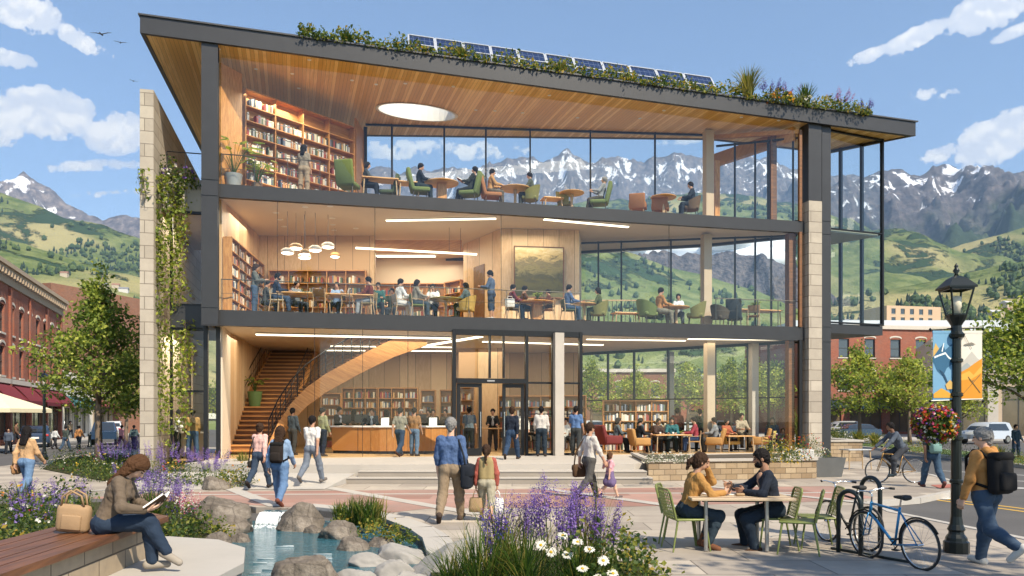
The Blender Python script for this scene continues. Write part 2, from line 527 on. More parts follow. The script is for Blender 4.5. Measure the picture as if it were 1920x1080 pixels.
 for sd,x in(('L',-1),('R',1)):
  hj,kn,an,fd=J['hip'+sd],J['kn'+sd],J['an'+sd],J['fd'+sd]
  B.cone(hj,kn,0.052*s,0.034*s,kk)
  mid=kn+(an-kn)*0.3-np.array([0,0.008*s,0])
  B.cone(kn,mid,0.036*s,0.035*s,kk);B.cone(mid,an,0.035*s,0.021*s,kk)
  B.cone(an-fd*0.028*s-np.array([0,0,0.018*s]),an+fd*0.085*s-np.array([0,0,0.022*s]),0.023*s,0.018*s,0.012*s)
  sj,el,wr=J['sh'+sd],J['el'+sd],J['wr'+sd]
  B.cone(sj,el,0.030*s*W,0.023*s*W,kk);B.cone(el,wr,0.0255*s*W,0.0165*s*W,0.012*s)
  hd_,up=J['hdir'+sd],None
  side=nrm(np.cross(hd_,(0,0,1))if abs(hd_[2])<0.9 else np.cross(hd_,(0,1,0)))
  nr=p.get('palm'+sd)
  nr=nrm(nr)if nr is not None else nrm(np.array([-x,0.2,0])-hd_*(np.array([-x,0.2,0])@hd_))
  side=nrm(np.cross(hd_,nr))
  if h>0.0125:
   B.cone(wr,wr+hd_*0.055*s,0.018*s,0.017*s,0.01*s)
   B.cone(wr+hd_*0.05*s,wr+hd_*0.085*s+nr*0.02*s,0.014*s,0.011*s,0.01*s)
  else:
   kb=wr+hd_*0.052*s
   for o in(-1,-0.33,0.33,1):
    B.cone(wr+side*o*0.009*s,kb+side*o*0.017*s,0.0095*s,0.0085*s,0.008*s)
   fw=1 if(np.array([0,0,1.0])@side if abs(hd_[2])<0.8 else np.array([0,1.0,0])@side)>0 else-1
   if abs(hd_[2])>=0.8:fw=1 if side[1]>0 else-1
   curl=R(p.get('curl',34))
   for i,(o,ln)in enumerate(((1,0.044),(0.33,0.050),(-0.33,0.047),(-1,0.037))):
    b=kb+side*(o*fw)*0.0165*s;d1=nrm(hd_*math.cos(curl*(0.5+0.12*i))+nr*math.sin(curl*(0.5+0.12*i)))
    if p.get('point'+sd)and i==0:d1=nrm(hd_+nr*0.05)
    m1=b+d1*ln*0.5*s;c2=curl*(1.5+0.12*i)
    d2=d1 if(p.get('point'+sd)and i==0)else nrm(hd_*math.cos(c2)+nr*math.sin(c2))
    B.cone(b,m1,0.0070*s,0.0062*s,0.002);B.cone(m1,m1+d2*ln*0.55*s,0.0062*s,0.0050*s,0.002)
   tb=wr+hd_*0.016*s+side*fw*0.012*s
   t1=tb+nrm(hd_*0.7+side*fw*0.75+nr*0.35)*0.030*s
   B.cone(tb,t1,0.0095*s,0.0075*s,0.006);B.cone(t1,t1+nrm(hd_*0.9+nr*0.5+side*fw*0.15)*0.026*s,0.0072*s,0.0055*s,0.003)
 V,F=B.mesh(h)
 mi=np.zeros(len(F),int)
 sk=skinmat(skin);mats=[sk]
 if h<0.0125:
  cen=V[F].mean(1);q=(cen-hd)@hM/s
  eye=(np.abs(np.abs(q[:,0])-0.018)<0.0088)&(np.abs(q[:,2]-0.005)<0.0045)&(q[:,1]>0.036)
  brow=(np.abs(np.abs(q[:,0])-0.019)<0.0125)&(np.abs(q[:,2]-0.0175)<0.004)&(q[:,1]>0.03)
  lip=(np.abs(q[:,0])<0.015)&(np.abs(q[:,2]+0.0365)<0.005)&(q[:,1]>0.036)
  mi[eye]=1;mi[brow]=2;mi[lip]=3
  mats=[sk,plain('eye_dark',(0.02,0.013,0.01),0.25),hairmat('g' if hair=='w' else hair),plain('lip_'+skin,{'l':(0.42,0.16,0.13),'m':(0.30,0.11,0.09),'d':(0.14,0.05,0.04),'t':(0.22,0.08,0.065)}[skin],0.5)]
 root=np_mesh('person',V,F,mats,mi)
 root.location=loc;root.rotation_euler=(0,0,-R(head))
 tag(root,label,'person',group)
 def garment(name,S,mat,hh=None):
  v,f=S.mesh(hh or h)
  if not len(f):return
  a_,q_=(0.0045,(17,11))if name not in('hair','beard','shoe')else(0.0058 if name!='shoe' else 0,(62,26))
  if name=='trousers':a_=0.0035
  v=v+vnorm(v,f)*((fbm(v[:,0]*q_[0]+v[:,1]*q_[0]*0.7+loc[0]*3,v[:,2]*q_[1]+v[:,1]*5,3)*a_*s)[:,None])
  return np_mesh(name,v,f,mat,None,root)
 g=0.010+0.25*h
 S=SDF();torso(S,g,False)
 if p.get('long_top'):
  for x in(-1,1):S.cone(pel+Tm@np.array([x*0.04*s,0,0]),pel+Tm@np.array([x*0.045*s,0,-p['long_top']*s]),0.072*s+g,0.074*s+g,kk)
 for sd,x in(('L',-1),('R',1)):
  sj,el,wr=J['sh'+sd],J['el'+sd],J['wr'+sd]
  if sleeve=='none':continue
  e2=el if sleeve!='short' else sj+(el-sj)*0.72
  S.cone(sj,e2,0.031*s*W+g*0.8,0.0265*s*W+g,kk)
  if sleeve in('long','roll'):
   S.ell(el,np.full(3,0.0255*s*W+g),kk);S.cone(el,el+(wr-el)*(0.93 if sleeve=='long' else 0.45),0.028*s+g,0.0195*s+g*0.8,0.012*s)
 garment('jacket' if jacket else 'shirt',S,cloth(jacket or top))
 if jacket:
  S=SDF();S.cone(ch+Tu@np.array([0,0.022*s,0.05*s]),w1+Tm@np.array([0,0.022*s,0.0]),0.036*s+g+0.006,0.040*s+g+0.006,0.01)
  garment('shirt',S,cloth(top))
 if leg=='skirt':
  S=SDF()
  for x in(-1,1):
   S.cone(w1+np.array([x*0.03*s,0,-0.03*s]),pel+np.array([x*0.075*s,0.0,-0.17*s]),0.055*s+g,0.085*s+g,0.03*s)
  S.cone(pel+np.array([0,0.05*s,-0.15*s]),pel+np.array([0,-0.05*s,-0.15*s]),0.10*s,0.10*s,0.03*s)
  garment('skirt',S,cloth(bot))
 else:
  S=SDF()
  for x in(-1,1):
   S.cone(pel+Tm@np.array([x*0.040*s,-0.012*s,-0.01*s]),w1+Tm@np.array([x*0.03*s,0,-0.05*s]),0.065*s+g*0.8,0.056*s+g*0.6,kk)
  for sd,x in(('L',-1),('R',1)):
   hj,kn,an=J['hip'+sd],J['kn'+sd],J['an'+sd]
   S.cone(hj,kn,0.054*s+g,0.039*s+g,kk);S.ell(kn,np.full(3,0.038*s+g),kk)
   if leg=='long':
    S.cone(kn,kn+(an-kn)*0.3-np.array([0,0.005*s,0]),0.0385*s+g,0.038*s+g,kk);S.cone(kn+(an-kn)*0.3-np.array([0,0.005*s,0]),kn+(an-kn)*0.95,0.038*s+g,0.029*s+g,kk)
   elif leg=='capri':
    S.cone(kn,kn+(an-kn)*0.3,0.039*s+g,0.040*s+g,kk)
  garment('trousers',S,cloth(bot))
 for sd,x in(('L',-1),('R',1)):
  an,fd=J['an'+sd],J['fd'+sd];S=SDF()
  S.cone(an-fd*0.030*s-np.array([0,0,0.016*s]),an+fd*0.088*s-np.array([0,0,0.021*s]),0.025*s+0.006,0.0195*s+0.006,0.01)
  if p.get('boot'):S.cone(an-fd*0.012*s,an-fd*0.012*s+nrm(J['kn'+sd]-an)*0.06*s,0.028*s,0.03*s,0.015*s)
  garment('shoe',S,cloth(shoe))
 if style!='bald':
  S=SDF();e=0.007*s+0.2*h
  S.ell(hd+hM@np.array([0,-0.012*s,0.017*s]),np.array([0.0465,0.055,0.052])*s+e,0.01*s,hM)
  if style in('long','pony','bob','bun'):
   S.ell(hd+hM@np.array([0,-0.030*s,-0.01*s]),np.array([0.046,0.036,0.055])*s+e,0.02*s,hM)
  if style in('long','bob'):
   ln=p.get('hl',0.16 if style=='long' else 0.03)
   dn=Tu@np.array([0,-0.32,-1.0]);dn=nrm(dn)
   for x in(-0.026,0.0,0.026):
    S.cone(hd+hM@np.array([x*s*1.2,-0.035*s,-0.015*s]),hd+hM@np.array([x*s*1.2,-0.040*s,-0.04*s])+dn*ln*s,0.030*s,0.020*s,0.02*s)
   for x in(-1,1):S.cone(hd+hM@np.array([x*0.042*s,-0.005*s,0.01*s]),hd+hM@np.array([x*0.046*s,0.0,-0.05*s])-hM@np.array([0,0,(ln-0.1)*0.6*s if style=='long' else 0]),0.015*s,0.014*s,0.02*s)
  if style=='pony':
   a=hd+hM@np.array([0,-0.062*s,0.01*s]);S.cone(a,a+nrm(Tu@np.array([0,-0.5,-0.6]))*0.05*s,0.018*s,0.022*s,0.01*s)
   b=a+nrm(Tu@np.array([0,-0.5,-0.6]))*0.05*s;S.cone(b,b+nrm(Tu@np.array([0,-0.08,-1]))*p.get('hl',0.10)*s,0.022*s,0.011*s,0.01*s)
  if style=='bun':S.ell(hd+hM@np.array([0,-0.066*s,0.035*s]),np.full(3,0.026*s),0.01*s)
  S.ell(hd+hM@np.array([0,0.050*s,-0.020*s]),np.array([0.043,0.058,0.056])*s,0,hM,sub=True)
  if style=='short':S.ell(hd+hM@np.array([0,0.035*s,-0.088*s]),np.array([0.08,0.085,0.060])*s,0,hM,sub=True);S.cone(hd+hM@np.array([0,-0.042*s,-0.005*s]),hd+hM@np.array([0,-0.040*s,-0.045*s]),0.030*s,0.022*s,0.02*s)
  garment('hair',S,hairmat(hair),min(h,0.012))
 if beard:
  S=SDF();S.ell(hd+hM@np.array([0,0.016*s,-0.038*s]),np.array([0.038,0.040,0.034])*s,0.01,hM)
  S.ell(hd+hM@np.array([0,0.052*s,-0.012*s]),np.array([0.022,0.03,0.030])*s,0,hM,sub=True)
  S.ell(hd+hM@np.array([0,0.0,0.03*s]),np.array([0.08,0.09,0.05])*s,0,hM,sub=True)
  garment('beard',S,hairmat(hair),min(h,0.01))
 if p.get('hood'):
  S=SDF()
  for x in(-1,1):S.cone(nk+Tu@np.array([x*0.035*s,-0.035*s,0.015*s]),nk+Tu@np.array([0,-0.065*s,-0.02*s]),0.028*s,0.032*s,0.02*s)
  for x in(-1,1):S.cone(nk+Tu@np.array([x*0.035*s,-0.035*s,0.015*s]),nk+Tu@np.array([x*0.04*s,0.03*s,0.0]),0.024*s,0.016*s,0.02*s)
  garment('hood',S,cloth(top))
 M=Matrix.Translation(Vector(loc))@Matrix.Rotation(-R(head),4,'Z')
 root_info={k:M@Vector(v)for k,v in J.items()if k[:2]in('wr','sh','el','an','kn')}
 root_info.update(M=M,s=s,nk=nk,ch=ch,pel=pel,Tu=Tu,Tm=Tm,w1=w1,hd=M@Vector(hd),root=root,J=J)
 return root_info
def backpack(label,I,col='2a2724',size=1.0,group=None,dark='1a1918',cat='backpack'):
 """a pack on the back with two straps; follows the wearer's trunk"""
 s=I['s'];Tu=I['Tu'];M=I['M']
 base=I['ch']+Tu@np.array([0,-0.115*s,-0.06*s])
 o=thing('backpack',label,cat,(0,0,0),0,group)
 o.matrix_world=M@Matrix.Translation(Vector(base))@Matrix(Tu.tolist()).to_4x4()
 w,d,hh=0.165*s*size,0.085*s*size,0.25*s*size
 MB().bbox((0,0,0),(w,d,hh),0.035*s).build('body',cloth(col),o,True)
 MB().bbox((0,-d*0.55,-hh*0.2),(w*0.78,d*0.5,hh*0.45),0.02*s).build('pocket',cloth(col),o,True)
 MB().bbox((0,-d*0.06,hh*0.40),(w*1.02,d*1.02,hh*0.24),0.03*s).build('flap',cloth(dark),o,True)
 for x in(-1,1):
  a=np.array([x*0.052*s,0.03*s,0.10*s])
  pts=[(x*0.055*s,0.03*s,0.085*s),(x*0.062*s,0.09*s,0.155*s),(x*0.07*s,0.145*s,0.165*s),(x*0.075*s,0.20*s,0.11*s),(x*0.085*s,0.195*s,0.02*s),(x*0.105*s,0.11*s,-0.07*s),(x*0.07*s,0.04*s,-0.10*s)]
  MB().tube(pts,0.011*s,6).build('strap',cloth(dark),o,True)
 return o
def shoulder_bag(label,I,side,col,size=1.0,drop=0.30,cat='bag',fwd=0.0,back=0.02):
 """bag on a long strap over one shoulder"""
 s=I['s'];M=I['M'];x=-1 if side=='L' else 1
 sh=I['J']['sh'+side]
 o=thing('shoulder_bag',label,cat)
 o.matrix_world=M@Matrix.Translation(Vector((sh[0]+x*0.055*s,sh[1]+fwd*s-back*s,sh[2]-drop*s)))
 w,d,hh=0.19*s*size,0.075*s*size,0.17*s*size
 MB().bbox((0,0,0),(d,w,hh),0.03*s).build('body',cloth(col),o,True)
 MB().bbox((x*d*0.2,0,hh*0.22),(d*0.9,w*1.02,hh*0.5),0.025*s).build('flap',cloth(col),o,True)
 top=drop*s;yb=(back-fwd)*s
 pts=[(0,-w*0.42,hh*0.3),(-x*0.02*s,-w*0.35,top*0.55),(-x*0.075*s,-0.045*s+yb,top-0.01*s),(-x*0.085*s,yb,top+0.04*s),(-x*0.075*s,0.055*s+yb,top-0.01*s),(-x*0.02*s,w*0.35,top*0.5),(0,w*0.42,hh*0.3)]
 MB().tube(pts,0.010*s,6).build('strap',cloth(col),o,True)
 return o
def hand_bag(label,I,side,col,w=0.30,hh=0.34,d=0.12,cat='bag',rz=None):
 """carrier bag hanging from the hand"""
 wr=I['wr'+side];hdv=I['M'].to_3x3()@Vector(I['J']['hdir'+side])
 g=wr+hdv*0.065*I['s']
 o=thing('carrier_bag',label,cat,(g.x,g.y,g.z),I['root'].rotation_euler[2]+(0 if rz is None else rz))
 b=MB();vs=[];n=10
 prof=[(0.78,0.0),(0.98,0.02),(1.0,0.35),(0.92,0.75),(0.80,1.0)]
 for(k,q)in prof:
  for i in range(n):
   a=2*PI*i/n
   cx=math.copysign(abs(math.cos(a))**0.5,math.cos(a));cy=math.copysign(abs(math.sin(a))**0.5,math.sin(a))
   vs.append((cx*w/2*k,cy*d/2*k,-0.14-hh+q*hh))
 fs=[tuple(range(n-1,-1,-1))]
 for i in range(len(prof)-1):
  for j in range(n):fs.append((i*n+j,i*n+(j+1)%n,(i+1)*n+(j+1)%n,(i+1)*n+j))
 b.add(vs,fs);b.build('body',cloth(col),o,True)
 for y in(-1,1):
  MB().tube([(-w*0.22,y*d*0.38,-0.15),(-w*0.12,y*d*0.2,-0.04),(0,y*0.008,0.0),(w*0.12,y*d*0.2,-0.04),(w*0.22,y*d*0.38,-0.15)],0.007,5).build('handle',cloth(col),o,True)
 return o
 # camera, sky, sun
sc=bpy.context.scene
sc.render.resolution_x,sc.render.resolution_y=1024,576
cam=bpy.data.cameras.new('camera');camo=bpy.data.objects.new('camera',cam);C.objects.link(camo)
camo.location=(0,0,EYE);camo.rotation_euler=(R(90),0,0)
cam.sensor_width=36;cam.lens=36*FOC/1920;cam.shift_y=(HY-540)/1920
cam.clip_start=0.1;cam.clip_end=40000
sc.camera=camo
sc.view_settings.view_transform='Standard';sc.view_settings.look='None'
sc.view_settings.exposure=0.6;sc.view_settings.gamma=1.0;sc.view_settings.use_curve_mapping=False
cy=sc.cycles
cy.use_denoising=True;cy.max_bounces=9;cy.diffuse_bounces=4;cy.glossy_bounces=3;cy.transmission_bounces=6;cy.transparent_max_bounces=24;cy.volume_bounces=0
cy.sample_clamp_indirect=6.0;cy.caustics_reflective=False;cy.caustics_refractive=False
cy.use_adaptive_sampling=True;cy.adaptive_threshold=0.02
SUN=Vector((0.58,-0.72,1.0)).normalized()
sl=bpy.data.lights.new('sun','SUN');sl.energy=4.9;sl.angle=R(0.5);sl.color=(1.0,0.88,0.69)
so=bpy.data.objects.new('sun',sl);C.objects.link(so)
so.rotation_euler=(-SUN).to_track_quat('-Z','Y').to_euler();so.location=(20,-10,30)
w=bpy.data.worlds.new('World');sc.world=w
n=NT(w)
sky=n.n('ShaderNodeTexSky',sky_type='NISHITA')
sky.sun_disc=False;sky.sun_elevation=math.asin(SUN.z);sky.sun_rotation=math.atan2(SUN.x,SUN.y)
sky.altitude=600;sky.air_density=1.0;sky.dust_density=0.35;sky.ozone_density=1.3
bg=n.n('ShaderNodeBackground');n.t.links.new(sky.outputs[0],bg.inputs[0]);bg.inputs[1].default_value=0.14
gen=n.co('Generated');gx,gy,gz=n.sep(gen)
ay=n.math('ADD',n.math('ABSOLUTE',gy),0.02)
cu=n.math('MULTIPLY',n.math('DIVIDE',gx,ay),15.0)
cv=n.math('MULTIPLY',n.math('DIVIDE',gz,ay),15.0)
P3=n.comb(cu,cv,0.0)
big=n.noise(P3,0.85,4,0.62)
fine=n.noise(P3,3.4,4,0.65)
fld=None
for(px,py,rx,ry,ang,wt)in[(60,35,105,44,-24,1.1),(165,92,75,24,-32,.9),(40,128,70,22,-14,.85),(95,225,125,58,-6,1.25),(235,262,75,46,4,1.1),(10,255,90,45,0,1.0),(190,322,130,15,2,.62),(230,372,110,10,3,.45),(1850,28,130,44,27,1.15),(1700,88,85,25,27,1.0),(1620,118,60,15,20,.72),(1880,78,70,14,24,.7),(1860,268,130,50,22,1.25),(1745,300,60,20,12,.8),(1728,190,65,16,4,.55),(830,292,230,24,0,.62),(1290,272,120,12,8,.45),(200,105,60,12,-30,.6)]:
 c0,c1=(px-CX)/100,(HY-py)/100;a=R(ang)
 dx=n.math('SUBTRACT',cu,c0);dy=n.math('SUBTRACT',cv,c1)
 ex=n.math('DIVIDE',n.math('ADD',n.math('MULTIPLY',dx,math.cos(a)),n.math('MULTIPLY',dy,math.sin(a))),rx/100)
 ey=n.math('DIVIDE',n.math('SUBTRACT',n.math('MULTIPLY',dy,math.cos(a)),n.math('MULTIPLY',dx,math.sin(a))),ry/100)
 d2=n.math('ADD',n.math('MULTIPLY',ex,ex),n.math('MULTIPLY',ey,ey))
 g=n.math('MULTIPLY',n.math('SUBTRACT',1.0,d2,clamp=False),wt)
 g=n.math('MAXIMUM',g,0.0)
 fld=g if fld is None else n.math('MAXIMUM',fld,g)
shape=n.math('ADD',fld,n.math('ADD',n.math('MULTIPLY',n.math('SUBTRACT',big,0.5),1.5),n.math('MULTIPLY',n.math('SUBTRACT',fine,0.5),1.5)))
shape=n.math('MULTIPLY',shape,n.range(fld,0.0,0.22))
mask=n.math('MULTIPLY',n.range(shape,0.27,0.50),n.range(fld,0.1,0.75,0.55,1.0))
low=n.noise(n.comb(cu,n.math('ADD',cv,0.16),0.0),0.85,3,0.62)
shd=n.range(n.math('SUBTRACT',big,low),-0.05,0.07)
ccol=n.mix(shd,(0.74,0.78,0.86),(1.0,0.985,0.96))  # cloud shading is put into the colour from the noise difference
bc=n.n('ShaderNodeBackground');n.set(bc.inputs[0],ccol);bc.inputs[1].default_value=0.84
ms=n.n('ShaderNodeMixShader');n.set(ms.inputs[0],mask)
n.t.links.new(bg.outputs[0],ms.inputs[1]);n.t.links.new(bc.outputs[0],ms.inputs[2])
n.done(ms.outputs[0])
w.cycles.sampling_method='MANUAL';w.cycles.sample_map_resolution=256
HZ=1.0
m,n=newmat('valley_air')
pv=n.n('ShaderNodeVolumePrincipled');pv.inputs['Color'].default_value=(0.45,0.68,1.0,1);pv.inputs['Density'].default_value=8.0e-5*HZ;pv.inputs['Anisotropy'].default_value=0.1
n.t.links.new(pv.outputs[0],n.out.inputs['Volume'])
if HZ>0:
 o=MB().bb((-9000,-300,-40),(9000,8200,2600)).build('haze',m);tag(o,kind='stuff')
 m.cycles.homogeneous_volume=True if hasattr(m.cycles,'homogeneous_volume')else None
 # hills and mountains
PRM=RNG.permutation(512)
def hash2(i,j):
 return PRM[(PRM[i&511]+j)&511]
def perlin(x,y):
 xi=np.floor(x).astype(int);yi=np.floor(y).astype(int);xf=x-xi;yf=y-yi
 u=xf**3*(xf*(xf*6-15)+10);v=yf**3*(yf*(yf*6-15)+10)
 def gr(i,j,dx,dy):
  a=hash2(i,j)*(2*PI/512.0);return np.cos(a)*dx+np.sin(a)*dy
 return((gr(xi,yi,xf,yf)*(1-u)+gr(xi+1,yi,xf-1,yf)*u)*(1-v)+(gr(xi,yi+1,xf,yf-1)*(1-u)+gr(xi+1,yi+1,xf-1,yf-1)*u)*v)*1.5
def fbm(x,y,o=5,g=0.5):
 s=0;a=1.0
 for i in range(o):s=s+a*perlin(x*2**i+17.3*i,y*2**i+5.1*i);a*=g
 return s
def ridged(x,y,o=6,g=0.52):
 s=0;a=1.0;p=1.0
 for i in range(o):
  v=1-np.abs(perlin(x*2**i+31.7*i,y*2**i+11.9*i))*1.35;v=v*v;s=s+v*a*p;p=np.clip(v,0,1);a*=g
 return s
TERR={}
def ridge(name,pts,Yr,Yf,z0,mat,nx,ny,amp,wl,shp=1.25,rid=True,back=0.5,seed=0.0,jag=0.02,ext=1.0):
 """a range of hills: skyline pts (picture x, y) at distance Yr, foot at Yf"""
 pts=sorted(pts);xs=np.array([(p[0]-CX)*Yr/FOC for p in pts]);zs=np.array([EYE+(HY-p[1])*Yr/FOC for p in pts])
 x=np.linspace(xs[0],xs[-1],nx);q=np.concatenate([np.linspace(0,1,ny),1+np.linspace(0,back,ny//3)[1:]])
 top=np.interp(x,xs,zs)
 k=max(3,nx//160);ker=np.hanning(2*k+1);ker/=ker.sum();top=np.convolve(np.pad(top,k,'edge'),ker,'valid')
 X,Q=np.meshgrid(x,q,indexing='ij');T=top[:,None]
 Y=Yf+(Yr-Yf)*Q
 nz=(ridged(X/wl+seed,Y/wl*0.8+seed)-0.9)if rid else fbm(X/wl+seed,Y/wl+seed)*0.9
 base=np.where(Q<=1,Q**shp,1-(Q-1)*1.3)
 env=np.where(Q<=1,np.sin(np.clip(Q,0,1)*PI)**0.7,0.3)
 Z=z0+(T-z0)*base+nz*amp*env*np.clip((T-z0)/(zs.max()-z0),0.15,1)
 if rid:Z+=(ridged(X/(wl*.22)+seed,Y/(wl*.26),5)-0.9)*amp*0.26*np.clip(env+.15,0,1)*np.clip(Q*2-.2,0,1)
 Z+=(T-z0)*jag*fbm(X/(wl*0.16)+seed,Y/(wl*0.16),4)*np.clip(Q*1.5,0,1)
 n0,n1=X.shape
 lap=np.zeros_like(Z)
 for sft in(2,5):
  P=np.pad(Z,sft,'edge');lap+=(P[2*sft:,sft:-sft]+P[:-2*sft,sft:-sft]+P[sft:-sft,2*sft:]+P[sft:-sft,:-2*sft]-4*Z)/sft
 lap=lap/(np.abs(lap).std()+1e-9)/2
 V=np.stack([X,Y,Z],-1).reshape(-1,3)
 i=np.arange(n0*n1).reshape(n0,n1)
 F=np.stack([i[:-1,:-1],i[1:,:-1],i[1:,1:],i[:-1,1:]],-1).reshape(-1,4)
 o=np_mesh(name,V,F,mat)
 at1=o.data.attributes.new('alt','FLOAT','POINT');at1.data.foreach_set('value',((Z-z0)/(zs.max()-z0)).ravel().astype(np.float32))
 at2=o.data.attributes.new('hollow','FLOAT','POINT');at2.data.foreach_set('value',lap.ravel().astype(np.float32))
 tag(o,kind='structure');TERR[name+str(len(TERR))]=(x,Yf,Yr,ny,q,Z)
 return(x,Yf,Yr,q,Z)
def hgt(T,X,Y):
 x,Yf,Yr,q,Z=T
 fi=np.clip((X-x[0])/(x[1]-x[0]),0,len(x)-1.001);qq=(Y-Yf)/(Yr-Yf)
 fj=np.interp(qq,q,np.arange(len(q)));i=fi.astype(int);j=np.minimum(fj.astype(int),len(q)-2);a=fi-i;b=fj-j
 return(Z[i,j]*(1-a)+Z[i+1,j]*a)*(1-b)+(Z[i,j+1]*(1-a)+Z[i+1,j+1]*a)*b
def attr(n,nm):
 a=n.n('ShaderNodeAttribute');a.attribute_name=nm;return a.outputs['Fac']
def mountain_mat(name,snow0=0.55,sc_=1.0,tree=0.5,dk=1.0,gr=0.5):
 m,n=newmat(name)
 geo=n.n('ShaderNodeNewGeometry');pos=geo.outputs['Position'];nz=n.sep(geo.outputs['Normal'])[2]
 alt=attr(n,'alt');hol=attr(n,'hollow')
 a1=n.noise(pos,0.006*sc_,6,0.65);a2=n.noise(pos,0.03*sc_,5,0.6)
 st=n.noise(n.mapv(pos,(0.012*sc_,0.012*sc_,0.003*sc_)),1.0,5,0.65,0.6)
 rock=n.ramp(a2,[(0.3,(0.075*dk,0.078*dk,0.10*dk)),(0.5,(0.165*dk,0.155*dk,0.17*dk)),(0.72,(0.31*dk,0.265*dk,0.25*dk))])  # rock tones shifted blue, carrying some distance haze in the colour
 wood=n.mix(a2,(0.018,0.034,0.026),(0.055,0.085,0.04))
 grass=n.mix(a1,(0.10,0.14,0.05),(0.20,0.20,0.085))
 lowc=n.mix(n.range(n.math('ADD',a1,n.math('MULTIPLY',a2,0.25)),gr,gr+.18),wood,grass)
 al=n.math('ADD',alt,n.math('MULTIPLY',n.math('SUBTRACT',a1,0.5),0.55))
 c=n.mix(n.range(al,tree-0.08,tree+0.1),lowc,rock)
 sn=n.math('ADD',n.math('MULTIPLY',hol,0.16),n.math('MULTIPLY',n.math('SUBTRACT',st,0.5),1.9))
 sn=n.math('ADD',sn,n.math('MULTIPLY',n.math('SUBTRACT',alt,snow0),1.5))
 sn=n.math('MULTIPLY',n.range(sn,0.10,0.2),n.range(al,tree-0.12,tree+0.10))
 c=n.mix(sn,c,(0.80,0.82,0.86))
 n.done(n.bsdf(c,0.9,0,n.bump(n.math('ADD',a2,a1),0.6,14.0),0.1))
 return m
def hill_mat(name,sc_=1.0,tan=0.3,woods=0.5):
 m,n=newmat(name)
 geo=n.n('ShaderNodeNewGeometry');pos=geo.outputs['Position']
 a1=n.noise(pos,0.0042*sc_,6,0.6,0.6);a2=n.noise(pos,0.022*sc_,5,0.65);a3=n.noise(pos,0.0022*sc_,3,0.5)
 g=n.mix(n.range(a2,0.3,0.7),(0.085,0.125,0.04),(0.20,0.225,0.085))
 g=n.mix(n.range(a3,0.60-0.2*tan,0.75-0.2*tan),g,(0.34,0.30,0.14))
 wm=n.range(n.math('ADD',a1,n.math('MULTIPLY',n.math('SUBTRACT',a2,0.5),0.35)),woods+0.0,woods+0.05)
 c=n.mix(wm,g,n.mix(a2,(0.022,0.045,0.028),(0.05,0.085,0.035)))
 n.done(n.bsdf(c,0.95,0,n.bump(n.math('ADD',a2,n.math('MULTIPLY',wm,0.7)),0.9,12.0),0.05))
 return m
MM1=mountain_mat('mountain_rock',0.80,1.0,0.52);MM2=mountain_mat('far_mountain_rock',0.84,1.3,0.45,0.85);MM3=mountain_mat('dark_mountain_rock',0.85,1.1,0.64,0.62,.66)
HM1=hill_mat('hill_meadow',1.0,0.5,0.52);HM2=hill_mat('near_hill_meadow',1.7,0.6,0.56);HM3=hill_mat('valley_hill',1.2,0.3,0.52)
m,n=newmat('valley_floor');pos=n.n('ShaderNodeNewGeometry').outputs['Position']
c=n.mix(n.noise(pos,0.01,6,0.65),(0.10,0.15,0.05),(0.24,0.26,0.10));n.done(n.bsdf(c,0.95,0,None,0.1))
o=MB().poly([(-12000,-280,-0.2),(12000,-280,-0.2),(12000,8100,-0.2),(-12000,8100,-0.2)]).build('ground',m);tag(o,kind='structure')
ridge('mountain',[(-900,460),(-500,400),(-260,372),(-120,362),(-50,352),(0,348),(25,334),(47,319),(66,336),(95,356),(125,378),(160,397),(195,416),(235,402),(262,408),(330,420),(430,430),(560,445),(700,470)],4200,2300,60,MM1,420,110,330,900,1.15,seed=3.1)
T1=ridge('hill',[(-1200,430),(-600,400),(-200,372),(0,362),(60,380),(110,405),(150,412),(200,425),(262,448),(330,470),(430,500),(560,560),(700,640)],2300,1150,20,HM1,260,90,80,520,1.0,False,seed=1.7,jag=0.01)
T2=ridge('hill',[(-900,400),(-400,425),(-100,440),(0,446),(60,462),(120,480),(190,504),(262,520),(360,560),(480,620),(600,700)],1150,420,2,HM2,200,70,22,260,0.95,False,seed=4.4,jag=0.008)
ridge('mountain',[(520,335),(640,330),(690,322),(718,313),(745,320),(775,308),(800,316),(835,321),(870,309),(895,312),(915,308),(960,298),(985,291),(1010,294),(1032,296),(1065,283),(1090,292),(1115,303),(1155,290),(1180,299),(1205,301),(1235,294),(1260,286),(1300,294),(1330,297),(1365,300),(1400,291),(1440,298),(1500,312),(1600,330),(1720,360)],5600,3300,120,MM2,460,120,420,1000,1.1,seed=8.3)
T3=ridge('hill',[(300,500),(520,460),(690,425),(800,412),(900,398),(1000,386),(1080,380),(1160,376),(1240,370),(1320,362),(1400,366),(1500,384),(1580,430),(1680,520),(1800,620)],3300,900,8,HM3,300,110,110,620,1.1,False,seed=2.2,jag=0.012)
ridge('mountain',[(1360,420),(1450,392),(1520,368),(1560,352),(1600,337),(1650,323),(1675,317),(1692,315),(1715,322),(1738,327),(1760,317),(1780,308),(1800,316),(1825,326),(1845,325),(1870,334),(1895,330),(1925,326),(1980,320),(2060,330),(2200,360),(2500,400),(2900,430)],4300,2150,60,MM3,440,130,300,850,1.0,seed=6.1)
T4=ridge('hill',[(1300,545),(1420,520),(1553,494),(1620,486),(1690,482),(1740,474),(1800,460),(1860,444),(1930,424),(2050,405),(2300,400),(2700,430)],2150,1000,12,HM1,240,90,60,480,1.0,False,seed=9.2,jag=0.01)
T5=ridge('hill',[(1350,600),(1480,570),(1560,556),(1660,545),(1740,530),(1800,515),(1870,498),(1930,486),(2050,470),(2300,470),(2600,480)],1050,330,1,HM2,200,70,16,230,0.95,False,seed=5.5,jag=0.008)
